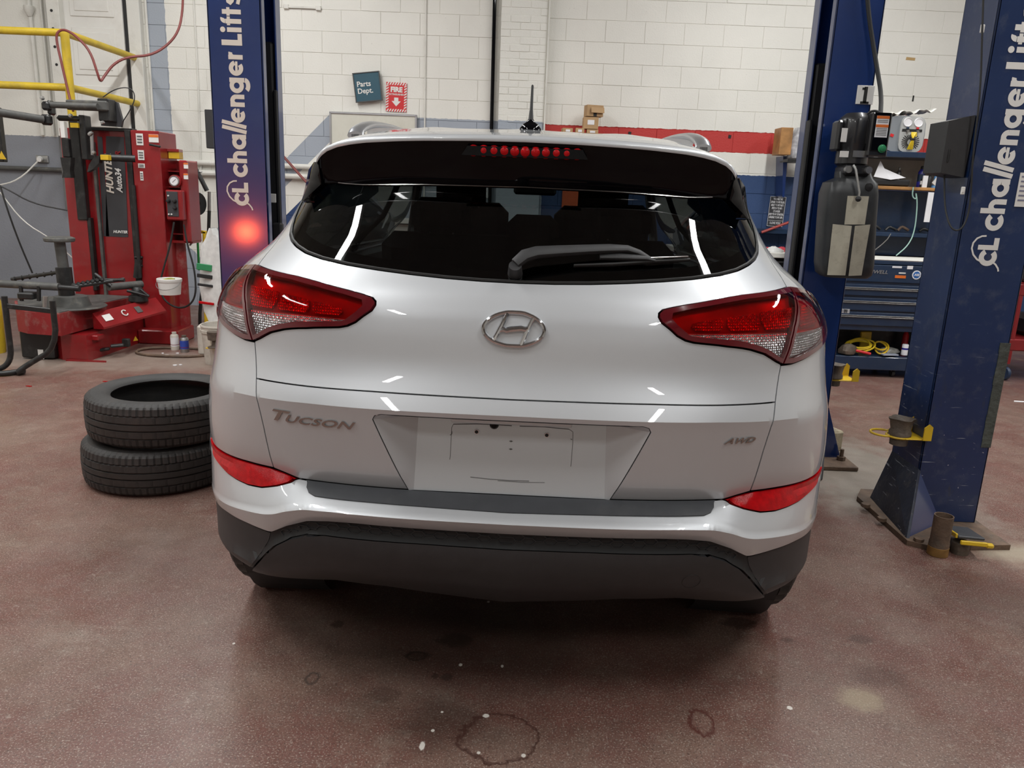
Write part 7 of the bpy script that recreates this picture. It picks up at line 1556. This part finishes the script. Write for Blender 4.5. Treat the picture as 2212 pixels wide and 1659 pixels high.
for x_ in (x0c, x1c-.03): cb2(x_, x_+.03, YT+.0, YT+.42, zs1, zbx, 'corner_post', M['navy'])
for x_ in (x0c+.1, x1c-.1, 3.12):
    for y_ in (YT+.06, YT+.36): B(MB().lathe([(0, -.012), (.028, -.012), (.032, 0), (.028, .012), (0, .012)], (x_, y_, .034), (1, 0, 0), 20), 'caster', M['rubber'], ct, smooth=True); B(MB().box((x_, y_, (.05+zs2)/2), (.03, .03, zs2-.05)), 'caster_fork', M['steel'], ct)
zt2 = Z(588); q = at(1917, 590, YT-.004); LC = ct.location
put_text('CORNWELL', (q.x-LC.x, YT-.006-LC.y, zt2), (1, 0, 0), (0, 0, 1), .038, M['rail'], ct, bold=.0005, shear=.2, sx=1.2, align='RIGHT')
for (px, py, w_, h_, m_) in ((1938, 577, .075, .014, 'paper'), (1966, 578, .045, .026, 'paper'), (1949, 590, .055, .010, 'sackwhite'), (1945, 598, .085, .022, 'orange')):
    a = at(px, py, YT-.006); B(MB().box((a.x, YT-.0055, a.z), (w_, .002, h_)), 'sticker', M[m_], ct)
a = at(1980, 594, YT-.006); B(MB().cyl((a.x, YT-.004, a.z), (a.x, YT-.007, a.z), .035, n=28), 'round_sticker', M['paper'], ct); B(MB().lathe([(0, 0), (.029, 0)], (a.x, YT-.0078, a.z), (0, -1, 0), 24, mod=lambda i, j, r: r*(1-.12*(i % 2))), 'blue_gear_print', mat('badge_blue', (.03, .14, .42), .4), ct)
put_text('ASE', (a.x-LC.x, YT-.0085-LC.y, a.z), (1, 0, 0), (0, 0, 1), .024, M['paper'], ct, bold=.0006, shear=.1)
B(MB().cyl(at(1878, 572, YT-.01), at(1886, 572, YT-.03), .008, n=12), 'lock', M['steel'], ct)
a = at(1826, 672, Y1+.14); tg_ = MB().box((a.x, Y1+.14, a.z), (.045, .004, .022)).build('letter_plate', M['paper']); tag(tg_, 'tiny white plate printed TI beside the right lift column', 'label'); put_text('TI', (a.x, Y1+.137, a.z), (1, 0, 0), (0, 0, 1), .022, M['ink'], tg_, bold=.0008)
# junk on the lower tray
zj = zs1+.012
def coil(px, r1, r2, m_, lab, n=1, y=YT+.12, turns=4):
    c = at(px, 760, y); pts = []
    for i in range(turns*18): t_ = 2*PI*i/18; k = i/(turns*18); pts.append((c.x+r1*(1-.25*math.sin(k*9))*math.cos(t_), y+.08*math.sin(t_)*.8, zj+r2+r2*math.sin(t_+.4)*(.6+.3*math.sin(k*5))+.01*k))
    pipe_obj('cable_coil', pts, .007, m_, lab, 'cable', 6, 0)
coil(1855, .10, .055, yc_, 'yellow cable coiled on the lower tray of the tool chest'); coil(1900, .05, .05, M['yellow'], 'smaller yellow cable loop right of the coiled yellow cable', y=YT+.10, turns=2)
a = at(1870, 728, YT+.25); tag(MB().box((a.x, YT+.25, zj+.08), (.09, .03, .15), Matrix.Rotation(-.05, 3, 'Y'), .006).build('yellow_box', M['yellow']), 'yellow box standing at the back of the lower chest tray', 'box')
def lump(px, w_, h_, m_, nm, lab, cat, y=YT+.10, n_=12):
    c = at(px, 765, y); mb = MB(); v = []
    for k, (f_, z_) in enumerate(((.9, 0), (1, .35), (.75, .8), (.3, 1))):
        for j in range(n_): t_ = 2*PI*j/n_; v.append((c.x+w_*f_*math.cos(t_)*(1+.2*math.sin(3*t_+k)), y+.06*f_*math.sin(t_), zj+h_*z_))
    mb.add(v, [(i*n_+k, i*n_+(k+1) % n_, (i+1)*n_+(k+1) % n_, (i+1)*n_+k) for i in range(3) for k in range(n_)]+[tuple(range(n_))[::-1], tuple(range(3*n_, 4*n_))]); tag(fixnorm(mb.build(nm, m_, smooth=True)), lab, cat)
lump(1918, .085, .055, mat('grey_plastic_wrap', (.20, .20, .18), .3, var=.4, scale=30, bump=.4, bscale=40), 'wrapped_part', 'grey part wrapped in plastic on the lower chest tray', 'part')
lump(1830, .07, .08, M['padrub'], 'greasy_part', 'brown greasy part at the left end of the lower chest tray', 'part', y=YT+.05)
a = at(1953, 765, YT+.08); t = T('tube_bottle', (a.x, YT+.08, zj), 'white bottle with a blue band on the lower chest tray', 'bottle'); MB().lathe([(0, 0), (.025, 0), (.025, .085), (.02, .09), (0, .09)], (0, 0, 0), (0, 0, 1), 20).build('body', M['paper'], t, smooth=True, ang=50); MB().lathe([(.0255, .045), (.0255, .06)], (0, 0, 0), (0, 0, 1), 20).build('blue_band', bl, t)
a = at(1862, 775, YT+.03); tag(MB().cyl((a.x-.06, YT+.03, zj+.03), (a.x+.05, YT-.0, zj+.012), .011, n=12).build('red_cylinder', M['signred'], smooth=True), 'red tube lying in front of the yellow cable coil', 'tube')
a = at(1956, 730, YT+.3); tag(MB().lathe([(0, 0), (.025, 0), (.025, .13), (.01, .16), (0, .16)], (a.x, YT+.3, zj), (0, 0, 1), 18).build('red_can', M['signred'], smooth=True), 'slim red can at the right back of the lower chest tray', 'can')
tag(MB().box((at(1920, 778, YT+.02).x, YT+.035, zj+.008), (.13, .07, .012), Matrix.Rotation(.1, 3, 'Z'), .002).build('paper_pad', mat('blue_grey_paper', (.28, .31, .38), .6)), 'blue grey paper pad lying on the lower chest tray', 'paper')
# right edge: red service cart
M['cartred'] = mat('dark_red_cart_enamel', (.22, .012, .015), .35, var=.2, coat=.3)
rc = T('service_cart', (4.45, 4.75, 0), 'dark red service cart on caster wheels at the far right edge', 'cart')
for z_ in (.30, .75): MB().box((.1, 0, z_), (1.0, .5, .10), bev=.01).build('tray', M['cartred'], rc)
for dx in (-.38, .58):
    for dy in (-.23, .23): MB().box((dx, dy, .47), (.03, .03, .66)).build('post', M['cartred'], rc); MB().lathe([(0, -.015), (.05, -.015), (.058, 0), (.05, .015), (0, .015)], (dx, dy, .060), (1, .2, 0), 22).build('caster', M['navy'], rc, smooth=True)
for i, (dx, h_, m_) in enumerate(((-.25, .14, 'dblack'), (-.05, .18, 'padrub'), (.15, .12, 'dsteel'), (.35, .16, 'dblack'))): tag(MB().box((4.45+dx, 4.75, .801+h_/2), (.15, .3, h_), Matrix.Rotation(.2*i, 3, 'Z'), .03).build('machine_part', M[m_], smooth=True), ('black', 'brown', 'grey steel', 'second black')[i]+' machine part stacked on the red service cart', 'part')
tag(MB().box((4.55, 4.75, .351+.09), (.6, .34, .18), bev=.04).build('grease_tub', M['dblack'], smooth=True), 'black tub on the lower tray of the red service cart', 'tub')
p = gr(2200, 868); tag(MB().prism([(-.04, -.01), (.03, -.015), (.06, .012), (-.02, .02)], (p.x, p.y, .001), (1, 0, 0), (0, 1, 0), .003).build('paper_scrap', M['paper']), 'white scrap on the floor at the far right edge', 'litter')
